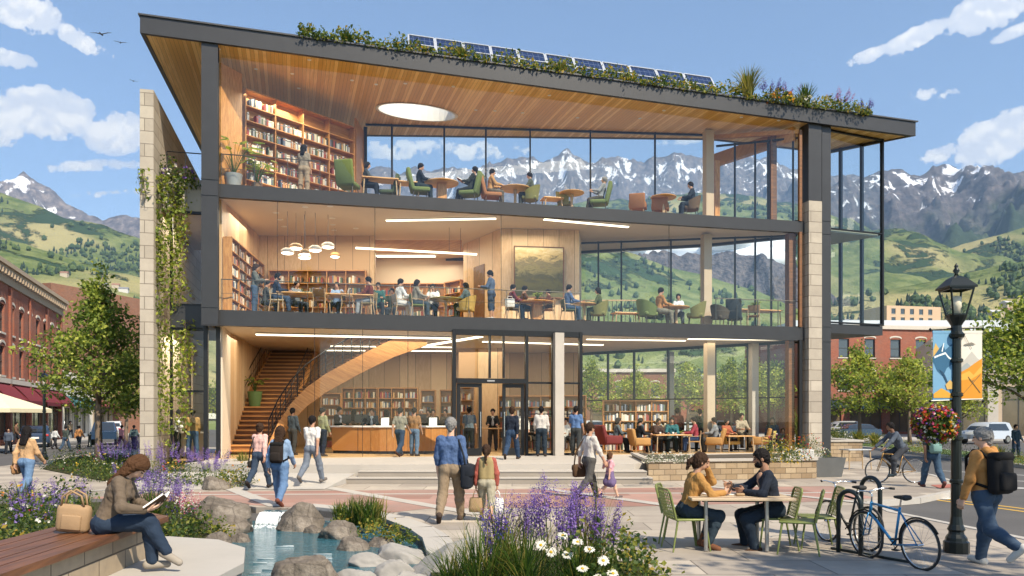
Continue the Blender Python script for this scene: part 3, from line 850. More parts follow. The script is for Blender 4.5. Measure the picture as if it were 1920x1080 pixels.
T6=ridge('hill',[(1000,425),(1085,448),(1165,468),(1250,498),(1330,520),(1420,545),(1520,590)],760,420,1,HM2,120,50,9,160,1.0,False,seed=7.7,jag=0.01)
MM4=mountain_mat('low_peak_rock',1.02,6.0,0.16,0.7)
ridge('mountain',[(1060,520),(1130,500),(1185,482),(1245,468),(1275,476),(1310,473),(1345,477),(1375,474),(1400,479),(1440,484),(1480,494),(1530,520),(1570,560)],980,780,20,MM4,260,60,45,150,1.0,seed=11.5)
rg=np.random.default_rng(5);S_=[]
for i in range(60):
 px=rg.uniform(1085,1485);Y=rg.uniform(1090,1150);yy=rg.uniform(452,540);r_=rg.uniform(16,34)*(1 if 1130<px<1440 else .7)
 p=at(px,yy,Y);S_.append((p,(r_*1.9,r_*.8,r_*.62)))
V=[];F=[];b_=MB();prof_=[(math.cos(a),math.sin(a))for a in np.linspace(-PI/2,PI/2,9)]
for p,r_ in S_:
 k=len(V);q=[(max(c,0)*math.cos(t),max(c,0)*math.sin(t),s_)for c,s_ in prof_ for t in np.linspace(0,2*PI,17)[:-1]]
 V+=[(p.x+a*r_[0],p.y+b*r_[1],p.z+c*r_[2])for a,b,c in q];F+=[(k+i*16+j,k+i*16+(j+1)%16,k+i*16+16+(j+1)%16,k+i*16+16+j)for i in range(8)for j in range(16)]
tag(np_mesh('added_mist',np.array(V),np.array(F),plain('painted_mist_white',(.80,.83,.88),1.0,0,.02,.02,0,0)),kind='stuff')  # solid white lumps added as mist, standing for the pale sky band
def woods(name,T,N,x0,x1,thr,wl,hmin,hmax,seed,mats,qa=0.05,qb=0.97):
 x,Yf,Yr,q,Z=T
 rg=np.random.default_rng(seed);X=[];Y=[]
 while len(X)<N:
  xx=rg.uniform(x0,x1,N*4);qq=rg.uniform(qa,qb,N*4);yy=Yf+(Yr-Yf)*qq
  xx=(xx-CX)*yy/FOC
  d=fbm(xx/wl+seed,yy/wl*0.6+seed,3)
  ok=(d>thr)|(rg.random(N*4)<0.03)
  X+=list(xx[ok]);Y+=list(yy[ok])
 X=np.array(X[:N]);Y=np.array(Y[:N]);Zg=hgt(T,X,Y)
 V=[];F=[];M=[]
 for i in range(N):
  hh=rg.uniform(hmin,hmax);con=rg.random()<0.45;r=hh*(rg.uniform(.18,.26)if con else rg.uniform(.36,.52));k=len(V);z=Zg[i]
  lv=[(0.0,.55),(.28,1.0),(.62,.62),(1.0,.02)]if con else[(0.05,.5),(.35,1.0),(.72,.85),(1.0,.15)]
  for(f,s_)in lv:
   for a in range(6):
    t=a*PI/3+rg.uniform(-.3,.3);rr=r*s_*rg.uniform(.75,1.2)
    V.append((X[i]+rr*math.cos(t),Y[i]+rr*math.sin(t),z-0.4+f*hh*rg.uniform(.94,1.04)))
  for l in range(3):
   for a in range(6):
    F.append((k+l*6+a,k+l*6+(a+1)%6,k+l*6+6+(a+1)%6,k+l*6+6+a));M.append(0 if con else rg.integers(1,len(mats)))
 o=np_mesh(name,np.array(V),np.array(F),mats,np.array(M),smooth=False)
 return tag(o,kind='stuff')
WM=[plain('conifer',(0.022,0.045,0.03),0.9,0,.3,.3),plain('far_crown',(0.04,0.075,0.03),0.9,0,.3,.3),plain('far_crown_pale',(0.075,0.115,0.035),0.9,0,.3,.3)]
woods('woods',T1,1500,-120,330,0.06,200,9,17,3,WM)
woods('woods',T2,600,-60,320,0.12,110,6,11,5,WM)
woods('woods',T3,1300,680,1520,0.05,240,9,18,9,WM,0.02,0.8)
woods('woods',T6,160,1090,1480,0.05,60,4,7,21,WM)
woods('woods',T4,1300,1540,1960,0.05,180,8,15,12,WM)
woods('woods',T5,900,1470,1960,0.0,90,6,11,15,WM,0.02,0.95)
# materials of the place
STEEL=plain('dark_steel',(0.036,0.036,0.038),0.42,0.3,0.2,2.0,0.05)
BLACK=plain('black_metal',(0.014,0.014,0.015),0.38,0.4,0.2,8)
SOFFIT=wood('cedar_boards','#cf9f4c','#edc57c',1.0,0.13,'Y',0.42,0.03)
OAK=wood('oak','#a8703a','#d09a5c',1.0,0,'X',0.45)
OAKV=wood('oak_upright','#a06a35','#cc9657',1.0,0,'Z',0.45)
PANEL=wood('oak_panel','#c4a077','#dcbd94',0.8,0.55,'Z',0.5,0.012)
FLOORW=wood('oak_floor','#a3835a','#c7a878',1.0,0.14,'X',0.35,0.02)
DKWOOD=wood('walnut','#5a3a20','#8a5c34',1.0,0,'X',0.5)
PLASTER=plain('warm_plaster',(0.62,0.53,0.42),0.8,0,0.05,1.2)
CEIL=plain('pale_ceiling',(0.66,0.57,0.45),0.75,0,0.04,1.0)
WHITE=plain('white_paint',(0.78,0.77,0.74),0.5,0,0.03,2)
GLASS=glass('window_glass',(0.965,0.985,0.98),1.0)
LAMP=emit('lamp_glow',(1.0,0.87,0.68),6.0)
LAMPW=emit('strip_glow',(1.0,0.86,0.62),2.4)
CONC=plain('cast_concrete',(0.42,0.38,0.33),0.85,0,0.14,1.6,0.25)
def blocks(name,c1,c2,mortar,bw,bh,msize=0.012,bump=0.5,rough=0.85,kind='wall',var=0.5):
 if name in MATS:return MATS[name]
 m,n=newmat(name);x,y,z=n.sep(n.co('Object'))
 v=n.comb(n.math('ADD',x,y),z,0.0)if kind=='wall' else n.comb(x,y,0.0)
 b=n.n('ShaderNodeTexBrick');n.set(b.inputs['Vector'],v);b.inputs['Scale'].default_value=1.0
 b.inputs['Brick Width'].default_value=bw;b.inputs['Row Height'].default_value=bh;b.inputs['Mortar Size'].default_value=msize;b.inputs['Mortar Smooth'].default_value=0.3
 n.set(b.inputs['Color1'],(*srgb(c1),1));n.set(b.inputs['Color2'],(*srgb(c2),1));n.set(b.inputs['Mortar'],(*srgb(mortar),1));b.inputs['Bias'].default_value=0.0
 nz=n.noise(n.co('Object'),2.2/bh,5,0.65);n2=n.noise(n.co('Object'),0.6,4,0.6)
 c=n.mix(n.math('MULTIPLY',n.range(nz,0.3,0.75),var),b.outputs['Color'],n.mix(0.5,b.outputs['Color'],(0.10,0.09,0.08)),'MIX')
 c=n.mix(n.range(n2,0.4,0.7,0,0.25 if kind=='wall' else 0.42),c,(0.20,0.17,0.15))
 hgt_=n.math('ADD',n.math('MULTIPLY',nz,0.35),n.math('SUBTRACT',1.0,b.outputs['Fac']))
 n.done(n.bsdf(c,rough,0,n.bump(hgt_,bump,0.012),0.25));return m
STONE=blocks('pale_stone_blocks','#b5ab9c','#a2988a','#7d7468',1.05,0.42,0.014,0.6,0.85,'wall',0.25)
STONE2=blocks('tan_stone_blocks','#b09c80','#8c7558','#62543f',0.42,0.17,0.010,0.7,0.85,'wall',0.4)
BRICK=blocks('red_brick','#8e4a38','#a5583f','#8a7464',0.24,0.08,0.010,0.4,0.9)
BRICK2=blocks('brown_brick','#80503f','#94604a','#80705f',0.24,0.08,0.010,0.4,0.9)
PAVE=blocks('pale_paving','#b5ab9d','#938a80','#6c655d',1.55,0.95,0.012,0.25,0.75,'floor',0.4)
PAVEP=blocks('pink_paving','#aa877c','#8a655a','#8b776e',1.9,0.8,0.012,0.25,0.75,'floor',0.25)
PAVEL=plain('white_paving',(0.39,0.365,0.33),0.7,0,0.12,1.3,0.15)
STEPM=plain('step_stone',(0.27,0.235,0.195),0.8,0,0.16,1.5,0.2)
m,n=newmat('asphalt');pos=n.co('Object');a_=n.noise(pos,0.35,5,0.65);b_=n.noise(pos,60,2,0.5)
c=n.mix(a_,(0.060,0.058,0.058),(0.125,0.12,0.117));n.done(n.bsdf(c,0.85,0,n.bump(b_,0.3,0.01),0.3));ASPH=m
# the library
LB=thing('library_building','three storey glass library with dark steel floors and a tilted cedar roof','library',(P0[0],P0[1],0),LANG)
def L(p):a,b=td(p);return(a,b)
def LP(px,Y,py=None):
 p=at(px,HY,Y);return td(p)
Z0,Z1B,Z1,Z2B,Z2=0.5,4.97,5.5,9.27,9.72
TL,TR=tof(384),tof(1506)
SA=(-12.0,25.8);SB=(16.5,32.7)
def zs(p):
 wv=P0+p[0]*UX+p[1]*NX
 v=wv-np.array(SA);al=v@UX;de=v@NX
 return 14.30-0.0307*al+0.045*de
roofp=[L(SA),L(SB),L((14.0,35.5)),LP(1330,34.3),LP(690,35.7),LP(560,38.5),L((-15.3,39.5))]
SKC=LP(782,32.3);SKR=(1.55,0.92)
hole=[(SKC[0]+SKR[0]*math.cos(a),SKC[1]+SKR[1]*math.sin(a))for a in[2*PI*i/36 for i in range(36)]]
from mathutils.geometry import tessellate_polygon
def holed(mb,outer,hole,fz,flip,mi=0):
 vs=[Vector((p[0],p[1],0))for p in outer];hs=[Vector((p[0],p[1],0))for p in hole]
 tri=tessellate_polygon([vs,hs]);al=[(p[0],p[1],fz(p))for p in list(outer)+list(hole)]
 def ori(t):
  a,b,c=(al[i]for i in t);return(b[0]-a[0])*(c[1]-a[1])-(b[1]-a[1])*(c[0]-a[0])
 mb.add(al,[t if(ori(t)>0)!=flip else(t[0],t[2],t[1])for t in tri],mi)
def inset(poly,k):
 n_=len(poly);out=[]
 for i in range(n_):
  a,b,c=(np.array(poly[j%n_])for j in(i-1,i,i+1))
  d1=nrm(b-a);d2=nrm(c-b);n1=np.array([-d1[1],d1[0]]);n2=np.array([-d2[1],d2[0]])
  q=nrm(n1+n2);out.append(tuple(b+q*k/max(0.3,q@n1)))
 return out
TH=0.56
rin=inset(roofp,0.14)
mb=MB();holed(mb,rin,hole,lambda p:zs(p)+0.03,True);sof=mb.build('soffit',SOFFIT,LB)
mb=MB();holed(mb,rin,hole,lambda p:zs(p)+TH-0.05,False);roofo=mb.build('roof',plain('roof_soil',(0.07,0.06,0.04),0.95,0,.3,2),LB)
mb=MB();k=len(roofp)
for i in range(k):
 j=(i+1)%k
 a,b,ai,bi=roofp[i],roofp[j],rin[i],rin[j]
 q=[(a[0],a[1],zs(a)),(b[0],b[1],zs(b)),(b[0],b[1],zs(b)+TH),(a[0],a[1],zs(a)+TH),(ai[0],ai[1],zs(a)),(bi[0],bi[1],zs(b)),(bi[0],bi[1],zs(b)+TH),(ai[0],ai[1],zs(a)+TH)]
 mb.add(q,[(0,1,2,3),(4,7,6,5),(0,4,5,1),(3,2,6,7)])
mb.build('fascia',STEEL,LB)
mb=MB()
for i in range(k):
 j=(i+1)%k;o1=inset(roofp,-0.05)
 a,b,ai,bi=o1[i],o1[j],rin[i],rin[j]
 z1=0.055
 q=[(p[0],p[1],zs(pp)+TH+dz)for dz in(0.003,z1)for p,pp in((a,roofp[i]),(b,roofp[j]),(bi,roofp[j]),(ai,roofp[i]))]
 mb.add(q,[(0,3,2,1),(4,5,6,7),(0,1,5,4),(2,3,7,6)])
mb.build('roof_coping',plain('coping_metal',(0.06,0.06,0.062),0.45,0.4,0.15,2),LB)
mb=MB()
for i in range(36):
 j=(i+1)%36;a,b=hole[i],hole[j]
 mb.add([(a[0],a[1],zs(a)+0.0),(b[0],b[1],zs(b)+0.0),(b[0],b[1],zs(b)+TH+0.3),(a[0],a[1],zs(a)+TH+0.3)],[(0,3,2,1)])
 a2=(SKC[0]+(a[0]-SKC[0])*1.07,SKC[1]+(a[1]-SKC[1])*1.07);b2=(SKC[0]+(b[0]-SKC[0])*1.07,SKC[1]+(b[1]-SKC[1])*1.07)
 mb.add([(a[0],a[1],zs(a)),(b[0],b[1],zs(b)),(b2[0],b2[1],zs(b)),(a2[0],a2[1],zs(a))],[(0,1,2,3)])
skl=mb.build('skylight',WHITE,LB)
MB().poly([(p[0],p[1],zs(p)+TH+0.3)for p in hole]).build('skylight_glass',GLASS,skl)
def slab(z0,z1,poly,name):
 MB().prism(inset(poly,0.22),z0+0.10,z1-0.02).build('ceiling',CEIL,LB)
 mb=MB();q=inset(poly,0.20);k=len(poly)
 for i in range(k):
  j=(i+1)%k;a,b,c,d=poly[i],poly[j],q[j],q[i]
  v=[(p[0],p[1],z)for z in(z0,z1)for p in(a,b,c,d)]
  mb.add(v,[(0,3,2,1),(4,5,6,7),(0,1,5,4),(2,3,7,6)])
 mb.build('edge_beam',STEEL,LB)
 MB().prism(inset(poly,0.24),z1-0.015,z1+0.006).build('upper_floor',FLOORW,LB)
p2=[(TL,-0.05),(TR,-0.05),(TR,1.3),LP(1480,33.3),LP(1090,39.3),LP(470,41.0),(TL,11.0)]
slab(Z1B,Z1,p2,'second')
p3=[(TL,-0.05),(TR,-0.05),(TR,1.2),LP(1330,34.6),LP(700,38.8),LP(470,39.5),(TL,9.5)]
slab(Z2B,Z2,p3,'third')
gp=[(TL+.1,0.02),(TR,0.02),(TR,1.2),LP(1480,33.2),LP(1090,39.2),LP(470,41.0),(TL+.1,11.0)]
MB().prism(gp,0.3,Z0+0.008).build('floor',FLOORW,LB)
def column(name,t,d,z0,z1,w,dd,mat,ibeam=False):
 mb=MB()
 if ibeam:
  mb.bb((t-w/2,d-dd/2,z0),(t+w/2,d-dd/2+0.05,z1));mb.bb((t-w/2,d+dd/2-0.05,z0),(t+w/2,d+dd/2,z1));mb.bb((t-w*.36,d-dd/2+0.053,z0),(t+w*.36,d+dd/2-0.053,z1))
  for z in(Z1B-.05,Z1+.02,Z2B-.05,Z2+.02):mb.bb((t-w/2-.012,d-dd/2-.02,z),(t+w/2+.012,d-dd/2-.003,z+.03))
 else:mb.bb((t-w/2,d-dd/2,z0),(t+w/2,d+dd/2,z1))
 return mb.build(name,mat,LB)
tc=(tof(381)+tof(411))/2
column('steel_column',tc,-0.22,4.96,zs((tc,-.2))+.02,0.52,0.36,STEEL,True)
tc2=(tof(1533)+tof(1553))/2
column('steel_column',tc2,0.0,0.02,zs((tc2,0))+.02,0.40,0.46,STEEL,True)
tp=(tof(1508)+tof(1533))/2
column('stone_pier',tp,0.05,0.02,10.5,tof(1533)-tof(1508)-0.02,0.7,STONE)
column('pier_cap',tp,0.05,10.51,zs((tp,0))+.02,tof(1533)-tof(1508)-0.02,0.66,STEEL)
TIMB=plain('beige_column',(0.46,0.36,0.25),0.7,0,0.08,2)
for(px,Y,z0,z1,w,mt)in[(1328,33.0,Z2,13.7,.34,TIMB),(1343,33.4,Z2,12.6,.22,OAKV),(1448,32.6,Z2,13.5,.26,DKWOOD),(1324,32.4,Z1,Z2B+.02,.34,TIMB),(1482,32.2,Z1,Z2B+.02,.3,DKWOOD),(1330,32.4,Z0,Z1B+.02,.34,TIMB),(1413,33.4,Z0,Z1B+.02,.3,CONC),(1481,32.2,Z0,Z1B+.02,.26,DKWOOD),(685,33.9,Z2,14.2,.14,BLACK),(1047,29.35,Z0,Z1B+.02,.34,CONC),(1500,31.9,Z0,Z1B+.02,.14,BLACK),(1500,31.9,Z1,Z2B+.02,.12,DKWOOD),(1500,31.9,Z2,13.35,.12,DKWOOD),(1257,37.5,Z0,Z1B+.02,.26,CONC)]:
 t,d=LP(px,Y);column('column',t,d,z0,z1,w,w,mt)
def glasswall(a,b,z0,z1,pxs,rails=(),mw=0.07,name='glass_wall',pane=True,ztop=None,md=0.12,mat=None):
 """glazing between plan points a and b; mullions at given fractions"""
 a=np.array(a);b=np.array(b);mat=mat or BLACK;L_=np.linalg.norm(b-a);u=(b-a)/L_;nn=np.array([-u[1],u[0]])
 top=(lambda p:ztop(p))if ztop else(lambda p:z1)
 root=None;mb=MB()
 for f in pxs:
  p=a+u*L_*f;zt=top(p)
  c=[p+u*sx*mw/2+nn*sy*md/2 for sx,sy in((-1,-1),(1,-1),(1,1),(-1,1))]
  mb.prism([tuple(q)for q in c],z0,zt)
 for z in rails:
  mb.bar((*a,z),(*b,z),md*.7,mw*.8)
 mb.bar((*(a+nn*.004),top(a)-mw*.6),(*(b+nn*.004),top(b)-mw*.6),md*.8,mw)
 mb.bar((*(a+nn*.004),z0+mw*.5),(*(b+nn*.004),z0+mw*.5),md*.8,mw*.9)
 root=mb.build(name,mat,LB)
 if pane:
  MB().poly([(*a,z0+.01),(*b,z0+.01),(*b,top(b)-.01),(*a,top(a)-.01)]).build('pane',GLASS,root)
 return root
def fr(a,b,pxs):
 out=[]
 for px in pxs:
  A=P0+a[0]*UX+a[1]*NX;B=P0+b[0]*UX+b[1]*NX;r=(px-CX)/FOC;dv=B-A
  out.append((r*A[1]-A[0])/(dv[0]-r*dv[1]))
 return out
a,b=LP(686,34.0),LP(1326,33.6);glasswall(a,b,Z2+.01,0,fr(a,b,[735,833,911,994,1107,1228]),ztop=lambda p:zs(p)+.02)
a,b=LP(1343,33.5),LP(1500,32.0);glasswall(a,b,Z2+.01,0,fr(a,b,[1378,1416,1440,1487]),ztop=lambda p:zs(p)-.45)
a,b=LP(1330,35.0),LP(1490,32.0)
MB().bar((*a,13.05),(*b,13.25),0.2,0.55).build('roof_beam',OAK,LB)
MB().bar((*LP(1326,33.5),13.62),(*LP(1498,31.95),13.30),0.16,0.16).build('head_beam',OAK,LB)
a,b=(tof(412),-0.02),(TR-.1,-0.02)
def rail(p0,p1,z,h,posts,name='balustrade',gl=True):
 mb=MB();a=Vector((*p0,z+h));b=Vector((*p1,z+h));mb.tube([a,b],0.018,6)
 mb.tube([a-Vector((0,0,h*.45)),b-Vector((0,0,h*.45))],0.007,5)
 for i in range(posts+1):q=a.lerp(b,i/posts);mb.bar(q,q-Vector((0,0,h)),0.02,0.035)
 return mb.build(name,plain('rail_metal',(0.10,0.09,0.07),0.35,0.7),LB)
rail((tof(414),0.12),(tof(600),0.12),Z2,1.05,3)
rail((tof(414),0.12),(tof(1090),0.12),Z1,1.05,9)
rail((tof(1345),0.12),(tof(1500),0.12),Z1,1.05,4)
a,b=LP(1088,33.7),LP(1494,32.3);glasswall(a,b,Z1+.01,Z2B+.01,fr(a,b,[1122,1165,1258,1378,1416,1446]))
a,b=LP(1092,38.6),LP(1498,32.4);glasswall(a,b,Z0,Z1B+.01,fr(a,b,[1140,1189,1253,1341,1402,1441,1478]),rails=(2.72,))
def pane(t0,t1,d,z0,z1,name='front_glass',zt=None):
 z1b=zt or(lambda p:z1)
 return MB().poly([(t0,d,z0),(t1,d,z0),(t1,d,z1b((t1,d))),(t0,d,z1b((t0,d)))]).build(name,GLASS,LB)
pane(tof(412),TR,0.03,Z1,Z2B+.09)
pane(tof(412),TR,0.06,Z2,0,zt=lambda p:zs(p)+.03)
pane(tof(600),tof(851),0.03,Z0,Z1B+.09);pane(tof(1089),tof(1490),0.03,Z0+1.0,Z1B+.09)
for px,z0,z1 in((520,Z1,Z2B),(703,Z1,Z2B),(940,Z1,Z2B),(1255,Z1,Z2B),(680,Z0,Z1B),(590,Z0,Z1B),(765,Z0,Z1B)):MB().bb((tof(px)-.008,0.022,z0+.02),(tof(px)+.008,0.038,z1+.08)).build('glass_joint',BLACK,LB)
ent=MB()
for px,w_ in((851,.13),(918,.06),(944,.05),(987,.10),(1037,.12),(1088,.12)):
 ent.bb((tof(px)-w_/2,-0.10,Z0-.02 if px not in(918,944)else 3.32),(tof(px)+w_/2,0.09,Z1B+.09))
ent.bb((tof(851)+.07,-.09,4.86),(tof(1088)-.07,.08,5.06));ent.bb((tof(851)+.07,-.14,3.13),(tof(987)-.055,.10,3.30));ent.bb((tof(987)+.055,-.05,3.13),(tof(1088)-.07,.05,3.2))
ent.bb((tof(987)+.055,-.05,0.5),(tof(1088)-.07,.05,.58));ent.bb((tof(987)+.055,-.05,2.0),(tof(1088)-.07,.05,2.04))
ent=ent.build('entrance_screen',BLACK,LB)
MB().poly([(tof(852),0,3.3),(tof(986),0,3.3),(tof(986),0,4.9),(tof(852),0,4.9)]).build('pane',GLASS,ent);MB().poly([(tof(990),0,.55),(tof(1085),0,.55),(tof(1085),0,4.9),(tof(990),0,4.9)]).build('pane',GLASS,ent)
for p0_,p1_ in((856,903),(904,945),(942,983)):
 t0,t1=tof(p0_),tof(p1_);dd=-0.03 if p0_!=942 else 0.02;mb=MB()
 if p0_==904:continue
 mb.bb((t0,dd-.03,.52),(t0+.12,dd+.03,3.12));mb.bb((t1-.12,dd-.03,.52),(t1,dd+.03,3.12));mb.bb((t0+.123,dd-.03,2.98),(t1-.123,dd+.03,3.12));mb.bb((t0+.123,dd-.03,.52),(t1-.123,dd+.03,.78))
 dr=mb.build('door',BLACK,LB);MB().poly([(t0+.1,dd,.75),(t1-.1,dd,.75),(t1-.1,dd,3.0),(t0+.1,dd,3.0)]).build('pane',GLASS,dr)
 hx=t1-.06 if p0_<900 else t0+.06
 MB().tube([(hx,dd-.09,1.2),(hx,dd-.09,2.1)],0.02,6).build('handle',plain('bright_steel',(.6,.6,.6),.25,1),dr)
MB().bb((tof(912),-.16,3.19),(tof(926),-.141,3.24)).build('door_sensor',plain('grey_plastic',(.3,.3,.3),.4),ent)
fw=at(275,HY,26.4);ft_,fd_=td(fw)
mb=MB();mb.prism([(ft_-.21,fd_),(ft_+.21,fd_),(ft_+.36,fd_+11),(ft_-.05,fd_+11)],0.0,12.75,0,None,lambda p:12.72-0.02*(p[1]-fd_));mb.build('fin_wall',STONE,LB)
wl,wr_=tof(322,1.3),tc-.28
mb=MB();mb.bb((ft_+.3,1.2,9.05),(wr_,1.5,10.15));mb.bb((ft_+.3,1.5,9.05),(wr_,8.0,9.3));mb.build('parapet',CONC,LB)
mb=MB();mb.bb((wl-.02,1.15,5.0),(wr_,1.42,5.75));mb.bb((wl-.02,1.42,5.1),(wr_,7.0,5.5));mb.build('wing_beam',STEEL,LB)
for z0,z1,rl in((5.75,9.05,()),(0.3,5.0,(2.8,))):
 glasswall((wl,1.25),(wr_,1.25),z0,z1,(0.0,0.99),rl,0.09)
mb=MB();mb.bb((ft_+.4,6.8,0.2),(wr_-1.3,7.0,5.0));mb.build('wing_back_wall',PLASTER,LB)
MB().bb((ft_+.5,1.3,0.1),(wr_,6.8,0.42)).build('wing_floor',FLOORW,LB)
mb=MB();mb.tube([(wl-.1,1.0,11.0),(wr_,1.0,11.0)],.02,6)
for f in(0,.5,1):mb.bar((wl-.1+(wr_-wl)*f,1.0,10.1),(wl-.1+(wr_-wl)*f,1.0,11.0),.02)
mb.build('balustrade',BLACK,LB)
column('wall_post',tof(407),0.35,0.1,Z1B,.14,.14,BLACK)
column('wall_post',tof(384),0.28,0.1,Z1B,.14,.14,BLACK)
pane(tc-.2,tof(407),0.3,0.1,Z1B)
ra,rb,rc=L((13.75,35.3)),L((15.45,33.35)),(tc2+.22,0.1)
zt=lambda p:zs(p)+.02
glasswall(ra,rb,5.72,0,(0.0,.30,.66,0.99),(9.55,),0.11,ztop=zt,md=.16)
glasswall(rb,rc,5.72,0,(0.01,.98),(9.55,),0.07,ztop=zt)
MB().prism([rc,rb,ra,(tc2+.3,2.6)],5.32,5.70).build('bay_floor',STEEL,LB)
MB().prism(inset([rc,rb,ra,(tc2+.3,2.6)],.1),9.45,9.62).build('bay_slab',plain('bay_slab_green',(0.30,0.34,0.30),.5),LB)
def wallbox(p,q,z0,z1,th,mat,name='inner_wall'):
 p=np.array(p);q=np.array(q);u=nrm(q-p);nn=np.array([-u[1],u[0]])*th
 return MB().prism([tuple(p),tuple(q),tuple(q+nn),tuple(p+nn)],z0,z1).build(name,mat,LB)
a,b,c_,d_=LP(417,27.6),LP(432,30.0),LP(470,34.5),LP(505,40.2)
wallbox(a,b,Z0+.01,Z1B+.09,.2,PLASTER);wallbox(b,d_,Z0+.01,Z1B+.09,.2,PANEL)
e_=LP(1092,39.0);wallbox(d_,e_,Z0+.01,Z1B+.09,.2,PANEL)
a,b=LP(860,36.8),LP(945,36.4);wallbox(a,b,Z0+.01,Z1B+.09,.25,PANEL,'oak_panel_wall')
a,b=LP(416,27.4),LP(486,32.9);wallbox(a,b,Z1+.01,Z2B+.09,.2,PANEL)
a2,b2=LP(486,32.9),LP(703,32.9);wallbox(a2,b2,Z1+.01,Z2B+.09,.2,PANEL)
c2,d2=LP(703,37.6),LP(869,37.6);wallbox(b2,c2,Z1+.01,Z2B+.09,.1,PANEL);wallbox(c2,d2,Z1+.01,Z2B+.09,.2,PLASTER)
e2,f2,g2=LP(869,34.5),LP(940,31.6),LP(1086,31.9);wallbox(d2,e2,Z1+.01,Z2B+.09,.12,OAKV);wallbox(e2,f2,Z1+.01,Z2B+.09,.12,PANEL);wallbox(f2,g2,Z1+.01,Z2B+.09,.15,PANEL)
wallbox(g2,LP(1090,33.7),Z1+.01,Z2B+.09,.1,PLASTER)
MB().bar((*LP(704,33.0),8.95),(*LP(866,33.0),8.95),.12,.5).build('oak_bulkhead',OAK,LB)
u_=nrm(np.array(f2)-np.array(e2));dp=np.array(e2)+(np.array(f2)-np.array(e2))*.30;dq=np.array(e2)+(np.array(f2)-np.array(e2))*.58;nn=np.array([u_[1],-u_[0]])*.03
idr=MB().prism([tuple(dp+nn),tuple(dq+nn),tuple(dq),tuple(dp)],Z1+.01,Z1+2.7).build('inner_door',DKWOOD,LB)
a3,b3=LP(414,27.2),LP(454,28.1);wallbox(a3,b3,Z2+.01,13.95,.12,OAKV)
glz=LP(668,31.9);wallbox(LP(668,32.3),LP(684,34.0),Z2+.01,13.98,.08,OAKV)
def strip(p,q,z,wd=.16,mat=None,name='ceiling_light',lab='',grp='strip lights in the library ceilings'):
 p=Vector((*p,z));q=Vector((*q,z));mb=MB();mb.bar(p,q,wd,.03)
 o=mb.build('diffuser',mat or LAMPW,None);r=thing(name,lab,'ceiling light',LB.matrix_basis@((p+q)/2),0,grp)
 o.parent=r;o.matrix_parent_inverse=Matrix.Identity(4);o.matrix_basis=r.matrix_basis.inverted()@LB.matrix_basis
 mb=MB();mb.bar(p+Vector((0,0,.032)),q+Vector((0,0,.032)),wd+.05,.03);o2=mb.build('housing',WHITE,r);o2.matrix_basis=r.matrix_basis.inverted()@LB.matrix_basis
 return r
zc1,zc2=Z1B+.05,Z2B+.05
strip(LP(480,30.0),LP(845,31.5),zc1-.02,.32,None,lab='broad glowing strip over the oak stairs')
strip(LP(760,36.5),LP(900,31),zc1,.3,None,lab='slanting strip light running toward the entrance doors')
strip(LP(905,33),LP(1130,34.5),zc1,.22,None,lab='strip light behind the glass over the entrance doors')
strip(LP(1100,32.0),LP(1285,32.6),zc1,.12,None,lab='thin strip light over the ground floor bookcase by the column')
strip(LP(620,35.0),LP(850,35.6),zc1,.16,None,lab='strip light over the middle of the service desk')
strip(LP(610,37.2),LP(850,37.6),zc1,.16,None,lab='strip light at the back over the oak shelves')
strip(LP(1290,31.9),LP(1470,32.2),zc1,.12,None,lab='thin strip light over the mustard armchairs')
strip(LP(724,30.2),LP(930,29.9),zc2,.14,None,lab='strip light above the red shirted reader')
strip(LP(1020,30.0),LP(1178,31.2),zc2,.14,None,lab='strip light in front of the landscape painting')
for i,(z_,Y_)in enumerate(((8.62,34.3),(8.55,35.6),(8.5,36.8))):
 strip(LP(706,Y_),LP(840-12*i,Y_),zc2 if i else zc2-.03,.7 if i==0 else .35,None,lab=('wide light panel at the front of the second floor recess','middle light panel of the second floor recess','rear light panel of the second floor recess')[i])
r=thing('linear_pendant','long slim glowing bar hanging over the second floor tables','pendant lamp',LB.matrix_basis@Vector((*LP(780,31.0),8.35)),LANG)
MB().bar((-2.3,0,0),(2.4,0,-.02),.10,.06).build('lamp_bar',LAMPW,r)
for x in(1.3,1.75):MB().tube([(x,0,.03),(x,0,.98)],.008,5).build('cord',BLACK,r)
SHADE=plain('opal_glass',(0.85,0.75,0.6),0.4);AMB=plain('amber_shade',(0.55,0.30,0.10),0.4)
for i,(px,py,cl,lb)in enumerate([(539,472,0,'leftmost white pendant of the cluster over the study tables'),(555,463,1,'amber shaded pendant of the cluster second from the left'),(571,481,0,'lowest pendant of the cluster, long cord'),(572,474,1,'small amber pendant just above the lowest one'),(591,467,0,'white pendant right of the lowest of the cluster'),(615,461,0,'rightmost and highest white pendant of the cluster'),(628,479,1,'small amber pendant hanging apart further back')]):
 Y_=28.9+0.25*(i%3)if i<6 else 31.5;p=at(px,py,Y_);r_=.24 if i not in(3,6)else .19
 r=thing('pendant_lamp',lb,'pendant lamp',p,0,'pendant lamps over the study tables')
 MB().lathe([(r_*.2,.13),(r_*.55,.12),(r_*.92,.06),(r_,0),(r_*.9,-.05)],n=20).build('shade',AMB if cl else SHADE,r,True)
 MB().lathe([(r_*.9,-.05),(r_*.7,-.08),(r_*.02,-.09)],n=20).build('diffuser',LAMP,r,True)
 MB().tube([(0,0,.13),(0,0,zc2+.03-p.z)],.008,5).build('cord',BLACK,r)
dl=0
def down(px,Y,z,lab,rr=.09):
 r=thing('downlight',lab,'ceiling light',Vector((at(px,HY,Y).x,Y,z)),0,'recessed downlights in the library ceilings')
 MB().lathe([(rr*1.25,.012),(rr*1.25,-.008),(rr,-.008)],n=14).build('trim',WHITE,r);MB().lathe([(rr,-.004),(.001,-.004)],n=14).build('lens',LAMP,r)
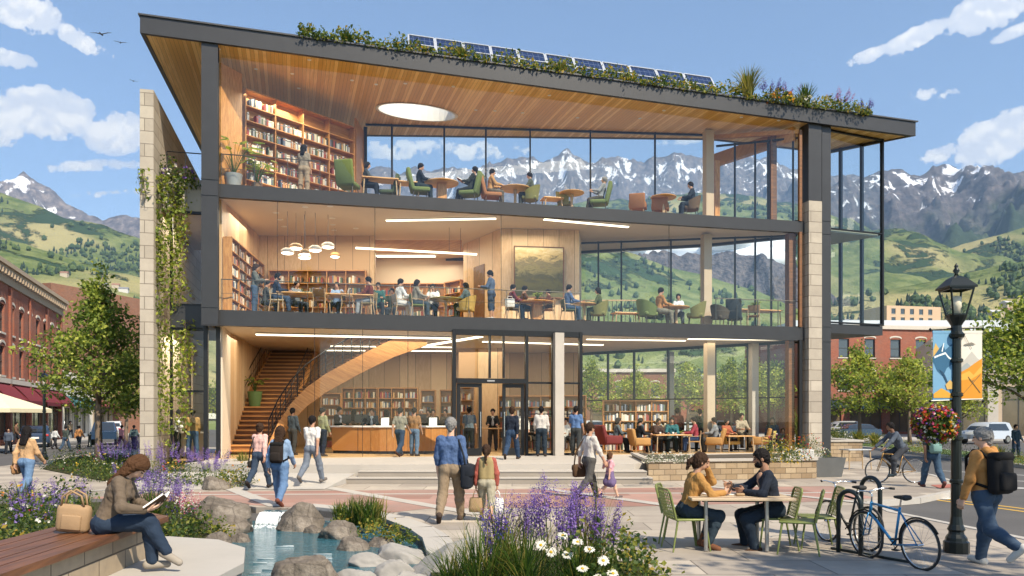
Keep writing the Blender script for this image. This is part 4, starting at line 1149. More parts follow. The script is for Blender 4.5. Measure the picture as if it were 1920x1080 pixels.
for i,(px,Y)in enumerate([(502,27.6),(517,29.2),(525,30.2),(532,31.3),(572,28.4),(619,28.3),(623,30.0),(624,31),(626,31.9),(667,31.6)]):
 down(px,Y,Z2B+.095,'round downlight number %s from the left in the second floor study ceiling'%('one two three four five six seven eight nine ten'.split()[i]))
for i,(px,Y)in enumerate([(410,26.9),(372,26.3),(480,28.5),(548,28.8),(560,30.2),(580,27.5),(660,29.2),(705,29.5),(760,29.3),(850,29.4),(960,29.6),(1030,29.9),(892,31.8),(928,31.8),(980,31.9),(1083,32.2),(1200,32.0),(1245,31.0),(1390,31.4),(1460,31.6)]):
 p=at(px,HY,Y);q=td(p);down(px,Y,zs(q)+.024,'small spotlight in the cedar ceiling, %s along from the left'%('first second third fourth fifth sixth seventh eighth ninth tenth eleventh twelfth thirteenth fourteenth fifteenth sixteenth seventeenth eighteenth nineteenth twentieth'.split()[i]),.055)
for i,(px,Y)in enumerate([(495,28.2),(545,28.4),(603,28.6),(1200,31.6),(1390,31.9)]):
 down(px,Y,Z1B+.095,'downlight in the pale ground floor ceiling, %s from the stairs'%('first second third fourth fifth'.split()[i]),.07)
def area(p,z,sx,sy,e,col=(1,.86,.64)):
 l=bpy.data.lights.new('room_fill_light','AREA');l.shape='RECTANGLE';l.size=sx;l.size_y=sy;l.energy=e*.85;l.color=col
 o=bpy.data.objects.new('room_fill_light',l);C.objects.link(o);o.location=lib(p[0],p[1],z);o.rotation_euler=(0,0,LANG)
area(LP(620,31.0),4.9,8,2.5,210);area(LP(780,35.6),4.9,8,2.5,150);area(LP(1050,33.0),4.9,5,2,110);area(LP(1300,32.2),4.9,5,1,50)
area(LP(580,30.2),9.15,6,2.5,210);area(LP(785,35.5),9.1,4,3,150);area(LP(900,30.2),9.15,6,1.2,110);area(LP(540,29.2),13.3,3,1.5,130);area(LP(900,30.8),13.2,9,1.5,280);area(LP(350,29.5),4.8,2,3,220);area(LP(350,29.5),8.9,2,3,120)  # unseen lamps added to brighten the tall bookcase, soffit and left wing
# plaza, terrace, streets
def xy(v):return(v[0],v[1])
front=[G(330,925),G(480,951),G(560,953),G(600,957),G(660,964),G(720,978),G(765,996),G(792,1015),G(800,1040),G(840,1075),G(980,1120),G(1240,1120)]
plz=[xy(p)for p in front]+[(4.2,4.0),(7.95,4.0),xy(G(1920,1010)),xy(G(1760,978)),xy(G(1672,960)),xy(G(1630,941)),xy(G(1720,934)),xy(G(1788,920)),xy(G(1798,906)),xy(G(1745,890)),xy(G(1640,873)),(16.6,36),(18.5,50),(-21,52),xy(G(240,842)),xy(G(130,855)),xy(G(60,868)),xy(G(-300,905)),(-19,12),xy(G(-60,925)),xy(G(160,922))]
tag(MB().prism(plz,-0.16,0.0).build('plaza',PAVE),kind='structure')
def sheet(name,pts,mat,dz,kind='structure'):return tag(MB().poly([(p[0],p[1],dz)for p in pts]).build(name,mat),kind=kind)
pk=[G(150,934),G(330,923),G(520,921),G(760,919),G(1300,914),G(1560,912),G(1640,934),G(1500,942),G(1180,950),G(800,954),G(690,966),G(600,954),G(470,947)]
sheet('pink_paving',pk,PAVEP,0.004)
for i,(a,b,wd)in enumerate([((300,928),(1560,924),.22),((600,912),(900,965),.35),((420,912),(520,950),.35),((1000,914),(1280,952),.35),((1330,913),(1660,948),.3),((170,921),(620,908),.3)]):
 p,q=G(*a),G(*b);d=(q-p).normalized();s_=Vector((-d.y,d.x,0))*wd/2
 sheet('paving_band',[p-s_,q-s_,q+s_,p+s_],PAVEL,0.008+0.002*i)
asph=[(-90,-5),(90,-5),(90,82),(-90,160)]
sheet('street',asph,ASPH,-0.13)
kb=MB();ks=front[2:11]
for i in range(len(ks)-1):
 a,b=ks[i],ks[i+1];d=(b-a).normalized();s_=Vector((d.y,-d.x,0))*.0
 nn=Vector((-d.y,d.x,0))*0.42
 kb.add([(*xy(a),-.16),(*xy(b),-.16),(*xy(b),.06),(*xy(a),.06),(*xy(a+nn),.003),(*xy(b+nn),.003),(*xy(b+nn),.06),(*xy(a+nn),.06)],[(0,1,2,3),(3,2,6,7),(7,6,5,4)])
tag(kb.build('kerb',PAVEL),kind='structure')
kr=MB();rk=[(7.95,4.0),xy(G(1920,1010)),xy(G(1760,978)),xy(G(1672,960)),xy(G(1630,941)),xy(G(1720,934)),xy(G(1788,920)),xy(G(1798,906)),xy(G(1745,890)),xy(G(1640,873))]
for i in range(len(rk)-1):
 a,b=Vector((*rk[i],0)),Vector((*rk[i+1],0));kr.bar(a+Vector((0,0,-.055)),b+Vector((0,0,-.055)),.16,.135)
tag(kr.build('street_kerb',PAVEL),kind='structure')
YEL=plain('yellow_road_paint',(0.55,0.33,0.04),0.7,0,.15,3);WPT=plain('white_road_paint',(0.62,0.61,0.58),0.7,0,.12,3)
def stripe(a,b,wd,mat,dz=-0.125):
 p,q=G(*a,-.12),G(*b,-.12);d=(q-p).normalized();s_=Vector((-d.y,d.x,0))*wd/2
 sheet('road_marking',[p-s_,q-s_,q+s_,p+s_],mat,dz)
stripe((1735,934),(1990,968),.13,YEL);stripe((1742,931),(1990,962),.13,YEL,-.1252)
stripe((1800,913),(1990,916),.3,WPT);stripe((1810,897),(1990,905),.12,WPT);stripe((1650,939),(1800,933),.25,WPT)
stripe((20,845),(250,826),.15,WPT);stripe((1760,882),(1960,893),.12,WPT)
sheet('red_ramp',[G(1745,910),G(1800,908),G(1797,914),G(1762,916)],plain('red_tactile',(.33,.11,.08),.8),0.012)
isl=[xy(G(1560,832)),xy(G(1700,846)),xy(G(1925,873)),xy(G(2050,888)),xy(G(2050,866)),xy(G(1925,856)),xy(G(1700,836)),xy(G(1560,826))]
tag(MB().prism(isl,-.14,0.02).build('street_island',PAVEL),kind='structure')
LAWN=plain('lawn',(0.085,0.13,0.03),.95,0,.35,1.2,.3)
sheet('island_soil',[(p[0],p[1])for p in inset(isl,.25)],LAWN,0.026)
tag(MB().prism([(20,74),(75,66),(75,110),(20,110)],-.14,0.0).build('pavement',PAVEL),kind='structure')
tag(MB().prism([(-15,74),(20,74),(20,115),(-15,115)],-.14,0.004).build('pavement',PAVEL),kind='structure')
tag(MB().prism([(-31,48),(-37,46.5),(-75,155),(-62,155)],-.14,0.0).build('pavement',PAVEL),kind='structure')
ter=[xy(G(560,872,Z0)),xy(G(690,872,Z0)),xy(G(1190,869,Z0)),xy(G(1235,858,Z0)),xy(lib(TR-.2,-.9)),xy(lib(TR-.2,.05)),xy(lib(TL+.5,.05)),xy(lib(TL+.5,-1.0))]
ter=[(-6.6,23.6),(-4.4,23.5),(3.65,23.9),(5.6,26.0),(10.8,30.6),xy(lib(TR-.1,.03)),xy(lib(TL+.2,.03)),xy(lib(TL+.1,-1.2)),(-9.9,24.2)]
STT=plain('terrace_stone',(0.40,0.365,0.32),.75,0,.12,1.1,.15)
tag(MB().prism(ter,-.02,Z0-.002).build('terrace',STT),kind='structure')
st=MB()
for i,(z,y0,y1)in enumerate(((0.335,23.12,23.75),(0.17,22.72,23.12))):
 st.bb((-4.5+.55*(1-i)-.5,y0,.003),(3.9-.1*i+.2*i,23.95,z-.03+0.0003*i),0);st.bb((-4.5+.55*(1-i)-.5,y0-.02,z-.03),(3.9+.1*i,23.95+.001*i,z),1)
tag(st.build('entrance_steps',[STEPM,STT]),kind='structure')
rp=MB();q0=[(-10.2,20.6),(-4.9,20.9),(-4.62,23.55),(-7.2,23.65),(-10.5,24.0)]
rp.add([(q0[0][0],q0[0][1],.012),(q0[1][0],q0[1][1],.012),(q0[2][0],q0[2][1],.24),(q0[3][0],q0[3][1],.26),(q0[4][0],q0[4][1],.26),(-4.62,23.55,0),(-10.5,24.0,0)],[(0,1,2,3,4),(1,5,2),(0,4,6)])
tag(rp.build('ramp',PAVEL),kind='structure')
pw=thing('stone_planter','low tan stone planter wall with pale coping right of the entrance steps','planter',(4.2,22.9,0))
P_=[(G(1185,882)-Vector((4.2,22.9,0))),G(1216,902)-Vector((4.2,22.9,0)),G(1530,897)-Vector((4.2,22.9,0)),Vector((10.9-4.2,28.2-22.9,0)),Vector((5.3-4.2,26.3-22.9,0))]
pp=[xy(v)for v in P_]
MB().prism(pp,0.003,.56).build('wall',STONE2,pw);
MB().prism(inset(pp,-.05),.563,.64).build('coping',STT,pw);MB().prism(inset(pp,.22),.643,.66).build('soil',plain('soil',(.06,.045,.03),.95,0,.3,8),pw)
# buildings along the streets
def street_house(name,label,a,b,H_,dep,wall,opens,cat='building',cornice=None,roofm=None,grp=None,frame=None,base=-.1,panem=None):
 """opens: (kind, x0, x1, z0, z1); a->b is the street front, the house lies to the left of it"""
 a=np.array(a,float);b=np.array(b,float);L_=np.linalg.norm(b-a);ang=math.atan2(b[1]-a[1],b[0]-a[0])
 r=thing(name,label,cat,(a[0],a[1],base),ang,grp)
 xs=sorted({0.0,L_}|{o[1]for o in opens}|{o[2]for o in opens});zs_=sorted({0.0,H_}|{o[3]for o in opens}|{o[4]for o in opens})
 w_=MB()
 for i in range(len(xs)-1):
  for j in range(len(zs_)-1):
   cx,cz=(xs[i]+xs[i+1])/2,(zs_[j]+zs_[j+1])/2
   if any(o[1]<cx<o[2]and o[3]<cz<o[4]for o in opens):continue
   w_.poly([(xs[i],0,zs_[j]),(xs[i+1],0,zs_[j]),(xs[i+1],0,zs_[j+1]),(xs[i],0,zs_[j+1])])
 for o in opens:
  _,x0,x1,z0,z1=o;dd=.22
  w_.add([(x0,0,z0),(x1,0,z0),(x1,0,z1),(x0,0,z1),(x0,dd,z0),(x1,dd,z0),(x1,dd,z1),(x0,dd,z1)],[(0,4,5,1),(1,5,6,2),(2,6,7,3),(3,7,4,0)])
 w_.add([(0,0,0),(0,dep,0),(0,dep,H_),(0,0,H_),(L_,0,0),(L_,dep,0),(L_,dep,H_),(L_,0,H_)],[(0,3,2,1),(4,5,6,7),(1,2,6,5)])
 w_.build('wall',wall,r)
 MB().poly([(0,0,H_-.2),(L_,0,H_-.2),(L_,dep,H_-.2),(0,dep,H_-.2)]).build('roof',roofm or plain('flat_roof',(.35,.34,.32),.9),r)
 fm=frame or plain('window_frame_dark',(.05,.05,.05),.5)
 for o in opens:
  kd,x0,x1,z0,z1=o;f=MB();t_=.07
  for q in(((x0,.16,z0),(x0+t_,.22,z1)),((x1-t_,.16,z0),(x1,.22,z1)),((x0+t_,.16,z1-t_),(x1-t_,.22,z1)),((x0+t_,.16,z0),(x1-t_,.22,z0+t_))):f.bb(*q)
  if kd=='w':f.bb((x0+t_,.14,(z0+z1)/2-.03),(x1-t_,.205,(z0+z1)/2+.03))
  if kd=='s':
   nn_=max(1,int((x1-x0)/1.3))
   for i in range(1,nn_):xx=x0+(x1-x0)*i/nn_;f.bb((xx-.03,.15,z0+t_),(xx+.03,.21,z1-t_))
   f.bb((x0+t_,.14,z0+(z1-z0)*.74),(x1-t_,.2,z0+(z1-z0)*.74+.06))
  w0=f.build('window' if kd=='w' else 'shop_window',fm,r)
  MB().poly([(x0+.03,.20,z0+.03),(x1-.03,.20,z0+.03),(x1-.03,.20,z1-.03),(x0+.03,.20,z1-.03)]).build('pane',panem or PANE if kd=='w' else PANES,w0)
  if kd=='w':
   MB().bb((x0-.12,-.08,z0-.14),(x1+.12,.1,z0-.005)).build('sill',SILL,w0)
   mb=MB();n_=8;xm=(x0+x1)/2;hw=(x1-x0)/2+.06;vs=[]
   for i in range(n_+1):
    t=PI*i/n_;vs+=[(xm-hw*math.cos(t),-.05,z1+.02+.22*math.sin(t)),(xm-(hw+.06)*math.cos(t),-.05,z1+.16+.26*math.sin(t))]
   mb.add(vs+[(v[0],.05,v[2])for v in vs],[f_ for i in range(n_)for k0 in(2*i,)for f_ in((k0,k0+2,k0+3,k0+1),(k0+1,k0+3,k0+3+2*n_+2,k0+1+2*n_+2))])
   mb.build('lintel',SILL,w0)
 if cornice:
  c=MB();z=H_
  c.bb((-.25,-.55,z-.25),(L_+.2,.2,z+.05));c.bb((-.15,-.38,z-.5),(L_+.1,.05,z-.253));c.bb((-.05,-.12,z-1.3),(L_+.05,-.002,z-.505))
  cn=c.build('cornice',cornice,r);x=.2
  while x<L_:MB().bb((x-.09,-.5,z-.82),(x+.09,-.125,z-.505)).build('bracket',cornice,cn);x+=.75
 return r
PANE=plain('dim_window_pane',(0.035,0.045,0.055),0.08,0,.3,.6,0,.9);PANES=plain('shop_window_pane',(0.11,0.085,0.055),0.1,0,.7,.5,0,.8);SILL=plain('limestone_trim',(.52,.47,.40),.8,0,.1,3)
CORN=plain('tan_cornice',(.40,.31,.22),.75,0,.12,2)
def awning(parent,x0,x1,z,out,drop,col,name='awning'):
 m1=cloth(col);mb=MB();n_=6;vs=[]
 for i in range(n_+1):
  f=i/n_;vs+=[(x0,-out*f,z-drop*f**1.3),(x1,-out*f,z-drop*f**1.3)]
 vs+=[(x0,-out,z-drop-.28),(x1,-out,z-drop-.28)]
 mb.add(vs,[(2*i,2*i+1,2*i+3,2*i+2)for i in range(n_+1)]);mb.add([(x0,0,z),(x0,-out,z-drop),(x0,0,z-drop)],[(0,1,2)]);mb.add([(x1,0,z),(x1,-out,z-drop),(x1,0,z-drop)],[(0,2,1)])
 return mb.build(name,m1,parent)
def lline(Y):return(-35-.337*(Y-55),Y)
ops=[]
A_=np.array(lline(46));
for i in range(11):
 x=1.2+i*2.52
 ops+=[('w',x,x+1.1,7.9,9.85),('w',x,x+1.1,4.95,6.95)]
for x in(.8,6.4,12.0,17.6,23.2):ops.append(('s',x,x+4.4,.5,3.1))
bl=street_house('brick_building','three storey red brick building with tan bracketed cornice on the left street',lline(46),lline(73),12.6,14,BRICK,ops,cornice=CORN)
for x in(.6,6.2,11.8,17.4,23.0):awning(bl,x,x+4.8,4.35,1.1,1.1,'7c2430')
mb=MB();mb.bb((-.1,-.14,4.42),(28.6,-.002,4.75));mb.build('string_course',SILL,bl)
for x in(0.15,5.5,11.1,16.7,22.3,27.8):MB().bb((x-.22,-.14,0),(x+.22,-.004,11.2)).build('pilaster',BRICK,bl)
specs=[(73.2,88,6.4,'f0e6d2','2f6f78','pale two storey shop with a curved teal awning next to the brick building'),(88.2,104,5.6,'c9b79a','8b3a3a','low tan shop row with red awning on the left street'),(104.2,126,6.2,'b89a7a','35606e','tan shop with blue green awning further along the left street'),(126.2,150,5.8,'a88d78','40545e','farthest low shop on the left street')]
for(y0,y1,hh,wc,ac,lb)in specs:
 Lh=np.linalg.norm(np.array(lline(y1))-np.array(lline(y0)));o_=[('s',x,x+3.2,.4,3.0)for x in np.arange(.8,Lh-3.5,4.1)]
 r=street_house('shop_building',lb,lline(y0),lline(y1),hh,12,plain('render_'+wc,wc,.8,0,.1,1),o_,grp='low shops along the left street')
 for o in o_:awning(r,o[1]-.3,o[2]+.3,4.1,1.3,.9,ac)
 for o in o_:MB().bb((o[2]+.2,-.15,0),(o[2]+.6,-.003,3.6)).build('pilaster',SILL,r)
street_house('brown_building','plain dark brown brick block rising behind the left street shops',(-53,92),(-47.5,108),17.6,12,BRICK2,[],grp=None)
pu=thing('cafe_parasol','cream square cafe parasol at the left edge of the street','parasol',(-29.6,46,-.13))
mb=MB();hw=2.0
mb.add([(-hw,-hw,2.55),(hw,-hw,2.55),(hw,hw,2.55),(-hw,hw,2.55),(0,0,3.5),(-hw,-hw,2.33),(hw,-hw,2.33),(hw,hw,2.33),(-hw,hw,2.33)],[(0,1,4),(1,2,4),(2,3,4),(3,0,4),(0,5,6,1),(1,6,7,2),(2,7,8,3),(3,8,5,0)]);mb.build('canopy',cloth('e6d7ab'),pu);MB().tube([(0,0,0),(0,0,3.45)],.035,8).build('pole',STEEL,pu);MB().lathe([(.3,0),(.3,.08),(.05,.1)]).build('base',STEEL,pu)
ops=[]
for i in range(6):
 x=1.2+i*3.35
 ops+=[('w',x,x+1.35,9.2,11.4),('w',x,x+1.35,5.3,7.5)]
for i in range(4):ops.append(('s',.8+i*5.2,4.9+i*5.2,.4,3.2))
br=street_house('brick_building','red brick building with flat roof across the street right of the library',(34,93.5),(55,97),12.9,15,BRICK,ops)
for i in range(4):awning(br,.6+i*5.2,5.1+i*5.2,4.2,1.3,.8,('22343c','1f3f52','2b2b2b','1f3f52')[i])
mb=MB();mb.bb((-.2,-.2,12.6),(21.5,.1,13.05));mb.build('coping',SILL,br)
ops=[('s',6.0,10.2,.3,5.0),('s',12.0,16.0,.3,5.0),('s',.8,4.6,.3,3.6)]+[('w',1.2+3.2*i,2.6+3.2*i,6.6,8.8)for i in range(5)]
bb=street_house('beige_building','beige two storey shop building with tall glazed front at the right edge',(41.5,79),(60,72),9.9,14,plain('beige_render',(.50,.39,.28),.8,0,.1,1),ops,cornice=None)
mb=MB();mb.bb((-.1,-.35,9.5),(19.9,0.05,10.0));mb.bb((-.05,-.15,5.6),(19.85,-.003,6.05));mb.build('cornice',SILL,bb)
for x in(5.2,11.1,16.6):MB().bb((x-.45,-.2,0),(x+.45,-.004,5.4)).build('pilaster',SILL,bb)
hl=thing('white_hall','long hall with a bright white metal roof behind the brick building','building',(40,112,-.1))
MB().bb((0,0,0),(62,20,14.0)).build('wall',plain('grey_wall',(.3,.28,.26),.9),hl)
RM=plain('white_metal_roof',(.62,.64,.66),.4,.3,.06,.5)
mb=MB();mb.bb((-1,-1,14.0),(63,21,15.6));mb.build('roof',RM,hl)
mb=MB();mb.add([(30,-1.4,15.6),(52,-1.4,15.6),(38,-1.4,17.6),(30,21,15.6),(52,21,15.6),(38,21,17.6)],[(0,1,2),(3,5,4),(1,4,5,2),(0,2,5,3)]);mb.build('gable',RM,hl)
ops=[('w',2.0+4.0*i,3.8+4.0*i,z,z+2.6)for i in range(5)for z in(16.5,20.5,24.5)]
street_house('peach_building','peach coloured apartment block with rows of windows at the foot of the hill',(141,301),(164,306),44.5,16,plain('peach_render',(.55,.38,.26),.85,0,.08,.3),[('w',o[1],o[2],o[3]+13,o[4]+13)for o in ops]+[('w',2.0+4.0*i,3.8+4.0*i,41.4,43.4)for i in range(5)],base=0)
MB()
for i,(x0,x1,yy,hh,mt,lb)in enumerate([(-14,6,120,8.4,BRICK2,'brown brick row house seen through the left of the ground floor glass'),(6.5,24,118,9.2,BRICK2,'brown brick row house seen through the middle of the ground floor glass'),(24.5,33,116,8.2,BRICK,'red brick row house seen through the right of the ground floor glass')]):
 Lh=x1-x0
 r=street_house('row_house',lb,(x0,yy),(x1,yy),hh,12,mt,[('w',1+2.6*k,2.2+2.6*k,5.2,7.2)for k in range(int((Lh-1.5)/2.6))]+[('s',1+4.4*k,4.4+4.4*k,.5,3.2)for k in range(int((Lh-1)/4.4))],roofm=RM)
 MB().bb((-.1,-.25,hh-.4),(Lh+.1,.05,hh+.1)).build('cornice',SILL,r)
HC=[plain('cottage_white',(.6,.58,.54),.8),plain('cottage_tan',(.5,.42,.32),.8)];HR=[plain('cottage_roof_grey',(.22,.22,.24),.8),plain('cottage_roof_red',(.3,.16,.11),.8),plain('cottage_roof_pale',(.52,.51,.5),.7)]
rg=np.random.default_rng(77);protos=[]
for i in range(6):
 r=thing('cottage','x','house');w_,d_,h_=rg.uniform(7,12),rg.uniform(7,9),rg.uniform(3,5.5)
 MB().bb((-w_/2,-d_/2,-2),(w_/2,d_/2,h_)).build('wall',HC[i%2],r)
 MB().add([(-w_/2-.4,-d_/2-.4,h_),(w_/2+.4,-d_/2-.4,h_),(w_/2+.4,d_/2+.4,h_),(-w_/2-.4,d_/2+.4,h_),(-w_/2-.4,0,h_+2.6),(w_/2+.4,0,h_+2.6)],[(0,1,5,4),(2,3,4,5),(0,4,3),(1,2,5),(0,3,2,1)]).build('roof',HR[i%3],r);protos.append(r)
cnt=0
for(T,px0,px1,q0_,q1_,N,where)in((T5,1560,1950,.10,.75,30,'on the slope right of the library'),(T4,1560,1950,.05,.4,12,'on the far meadow right of the library'),(T2,20,250,.35,.9,9,'on the tan ridge left of the library'),(T3,700,1490,.03,.22,30,'in the valley behind the library')):
 x,Yf,Yr,q,Z=T
 for k in range(N):
  Y=Yf+(Yr-Yf)*rg.uniform(q0_,q1_);X=(rg.uniform(px0,px1)-CX)*Y/FOC;z=float(hgt(T,np.array([X]),np.array([Y]))[0])
  o=protos[cnt%6]if cnt<6 else copy_tree(protos[cnt%6])
  place(o,(X,Y,z),rg.uniform(-.5,.5),'small far off house with pitched roof '+where,'far off houses '+where);cnt+=1
  # trees and planting
def leafmat(name,c,tr=0.45,rough=0.55):
 if name in MATS:return MATS[name]
 m,n=newmat(name)
 oi=n.noise(n.co('Object'),3.0,2,0.5)
 cc=n.mix(oi,tuple(x*.72 for x in c),tuple(x*1.3 for x in c))
 b=n.bsdf(cc,rough,0,None,0.3);t=n.n('ShaderNodeBsdfTranslucent');n.set(t.inputs[0],n.mix(0.5,cc,(c[0]*1.6,c[1]*1.5,c[2]*.8)))
 ms=n.n('ShaderNodeMixShader');ms.inputs[0].default_value=tr
 n.t.links.new(b,ms.inputs[1]);n.t.links.new(t.outputs[0],ms.inputs[2]);n.done(ms.outputs[0]);return m
LF=[leafmat('leaf_deep',(.115,.17,.03)),leafmat('leaf_mid',(.25,.31,.055)),leafmat('leaf_bright',(.43,.46,.085)),leafmat('leaf_olive',(.22,.23,.06))]
SH=[leafmat('shrub_deep',(.04,.075,.02)),leafmat('shrub_mid',(.08,.125,.03)),leafmat('shrub_yellow',(.22,.23,.04)),leafmat('shrub_grey',(.15,.18,.12)),leafmat('shrub_gold',(.38,.27,.04)),leafmat('shrub_russet',(.25,.09,.03))]
BLADE=[leafmat('blade_deep',(.035,.075,.015)),leafmat('blade_mid',(.085,.14,.02)),leafmat('blade_dry',(.26,.23,.06))]
FLW={'purple':leafmat('flower_purple',(.13,.065,.31),.3),'lilac':leafmat('flower_lilac',(.25,.17,.42),.3),'blue':leafmat('flower_blue',(.055,.05,.30),.3),'white':leafmat('flower_white',(.72,.70,.64),.3),'yellow':leafmat('flower_yellow',(.62,.42,.03),.3),'red':leafmat('flower_red',(.45,.03,.03),.3),'pink':leafmat('flower_pink',(.5,.10,.2),.3),'orange':leafmat('flower_orange',(.55,.2,.03),.3)}
BARK=plain('bark',(.16,.115,.08),.9,0,.3,14,.5)
def leaves_np(C_,size,rg,up=0.5,asp=0.62,fold=0.25):
 """one bent leaf-like diamond per centre: 4-vertex quads"""
 N=len(C_);d=rg.normal(size=(N,3));d[:,2]+=-0.25;d/=np.linalg.norm(d,axis=1)[:,None]
 nrmv=rg.normal(size=(N,3));nrmv[:,2]=np.abs(nrmv[:,2])+up;sd=np.cross(d,nrmv);sd/=np.linalg.norm(sd,axis=1)[:,None]+1e-9
 nn=np.cross(sd,d);s=size*rg.uniform(.65,1.3,N)[:,None]
 V=np.stack([C_-d*s*.5,C_+sd*s*asp*.5+nn*s*fold*.3,C_+d*s*.5,C_-sd*s*asp*.5+nn*s*fold*.3],1).reshape(-1,3)
 return V,np.arange(N*4).reshape(N,4)
def tree(label,loc,H_,W_,seed,nl=5200,ls=.16,group=None,trunk_f=.30,mats=(0,1,2),pw=(.40,.40,.20),low=.14,pyramid=.7,cat='tree'):
 rg=np.random.default_rng(seed);r=thing('tree',label,cat,loc,0,group)
 tb=MB();lean=rg.normal(0,.015,2)*H_;r0=.016*H_+.03
 tp_=[(lean[0]*f+.02*H_*.3*math.sin(5*f+seed),lean[1]*f,H_*f*.93)for f in np.linspace(0,1,9)]
 tb.tube(tp_,[r0*(1.25 if i==0 else 1)*(1-.88*i/8)for i in range(9)],9);tb.build('trunk',BARK,r,True)
 cl=[];br=MB();z0=H_*trunk_f;nb=26
 for i in range(nb):
  f=(i+rg.uniform(-.3,.3))/nb;f=min(max(f,0),1);a=i*2.4+rg.uniform(-.4,.4)
  prof=(math.sin(PI*min(1,(f+.10)**.62*1.0))**.8)*(1-pyramid*.35*f);prof=max(prof,.16)
  L_=W_/2*prof*rg.uniform(.78,1.12);zb=z0+(H_*.94-z0)*f*.92;rise=L_*rg.uniform(.25,.7)*(1-.2*f)
  b0=np.array([lean[0]*zb/H_,lean[1]*zb/H_,zb]);pts=[]
  for g in np.linspace(0,1,5):pts.append(b0+np.array([math.cos(a)*L_*g,math.sin(a)*L_*g,rise*g**.8-.10*L_*g*g])+rg.normal(0,.02*L_,3)*g)
  br.tube(pts,[r0*.42*(1-f*.7)*(1-.8*g)+.006 for g in np.linspace(0,1,5)],5)
  for g in np.linspace(.30,1.0,7):
   for _ in range(2):
    p=pts[min(4,int(g*4))]+(pts[min(4,int(g*4)+1)]-pts[min(4,int(g*4))])*(g*4%1)if g<1 else pts[4]
    p=p+rg.normal(0,.12*L_+.10,3)*np.array([1,1,.55]);cl.append((p,(.16*W_)*rg.uniform(.5,1.1)*(.6+.5*prof)))
 for _ in range(10):cl.append((np.array([lean[0],lean[1],H_*rg.uniform(.86,.985)])+rg.normal(0,.02*W_,3),.07*W_))
 br.build('limbs',BARK,r,True)
 w=np.array([c[1]**1.6 for c in cl]);w/=w.sum();idx=rg.choice(len(cl),nl,p=w)
 cc=np.array([c[0]for c in cl])[idx];rr=np.array([c[1]for c in cl])[idx]
 q=rg.normal(size=(nl,3));q/=np.linalg.norm(q,axis=1)[:,None];q*=(rg.random(nl)**.5)[:,None];q[:,2]*=.62
 P=cc+q*rr[:,None];P=P[P[:,2]>H_*low]
 V,F=leaves_np(P,ls,rg)
 cm=rg.choice(3,len(cl),p=pw);mi=cm[idx][:len(F)];sw=rg.random(len(F))<.3;mi=np.where(sw,rg.choice(3,len(F),p=pw),mi)
 np_mesh('crown',V,F,[LF[k]for k in mats],mi,r,smooth=False)
 return r
tree('full leafy street tree left of the stone fin wall, before the brick building',(-16.0,31.0,0),7.85,4.9,3,8200,.175,trunk_f=.26,pw=(.50,.34,.16))
LFb=('trees along the streets')
def tr_at(px,base,top,wpx,seed,lb,**k):
 p=G(px,base,-.1);Y=p.y;return tree(lb,(p.x,Y,0),(base-top)*Y/FOC,wpx*Y/FOC,seed,**k)
t5=tr_at(237,842,640,150,11,'smaller street tree with a thin trunk just left of the stone fin wall',nl=3000,ls=.20,group=LFb)
ta=tr_at(1612,834,640,165,21,'bright green street tree just right of the dark steel column',nl=4600,ls=.24,pw=(.3,.4,.3),group=LFb,trunk_f=.28)
tb_=tr_at(1706,836,655,150,22,'yellow green street tree in front of the red brick building, left of the banners',nl=3600,ls=.24,mats=(1,2,3),pw=(.4,.35,.25),group=LFb)
tc_=tr_at(1800,832,690,110,23,'small tree with pale trunk behind the hanging flower basket',nl=2400,ls=.24,mats=(1,2,3),group=LFb)
tree('broad tree reaching in from the right edge in front of the beige building',(23.6,36.5,0),7.9,7.6,24,8000,.22,group=LFb,low=.2,pw=(.4,.38,.22))
for i,(px,top,wpx,lb)in enumerate([(925,690,60,'tree seen through the glass over the left door leaf'),(965,688,70,'tree seen through the glass over the right door leaf'),(1010,690,60,'tree seen through the glass left of the concrete column'),(1108,668,95,'tree seen through the glass just right of the door screen'),(1195,684,90,'tree seen above the low bookcase through the back glass'),(1290,672,105,'yellow green tree seen through the glass left of the beige column'),(1372,668,70,'tree seen through the glass right of the beige column'),(1405,655,70,'tall narrow tree seen between two mullions of the back glass'),(1452,668,70,'tree seen through the glass by the right end of the ground floor'),(360,690,70,'tree seen through the left wing glass beside the vines')]):
 base=815;p=G(px,base,-.1);Y=p.y;src=(ta,tb_,tc_)[i%3];o=copy_tree(src);s0=(src['label']and 1)
 hh=(base-top)*Y/FOC;h0={0:(834-640)*G(1612,834,-.1).y/FOC,1:(836-655)*G(1706,836,-.1).y/FOC,2:(832-690)*G(1800,832,-.1).y/FOC}[i%3]
 place(o,(p.x,Y,0),i*1.3,lb,LFb,hh/h0)
tree('tall airy tree outside the right edge shading the cafe table',(11.2,1.6,0),14.0,6.6,61,2600,.26,low=.45,trunk_f=.5)
tree('tall airy tree outside the left edge shading the bench',(.6,-5.0,0),14.5,7.0,62,2600,.26,low=.5,trunk_f=.5)
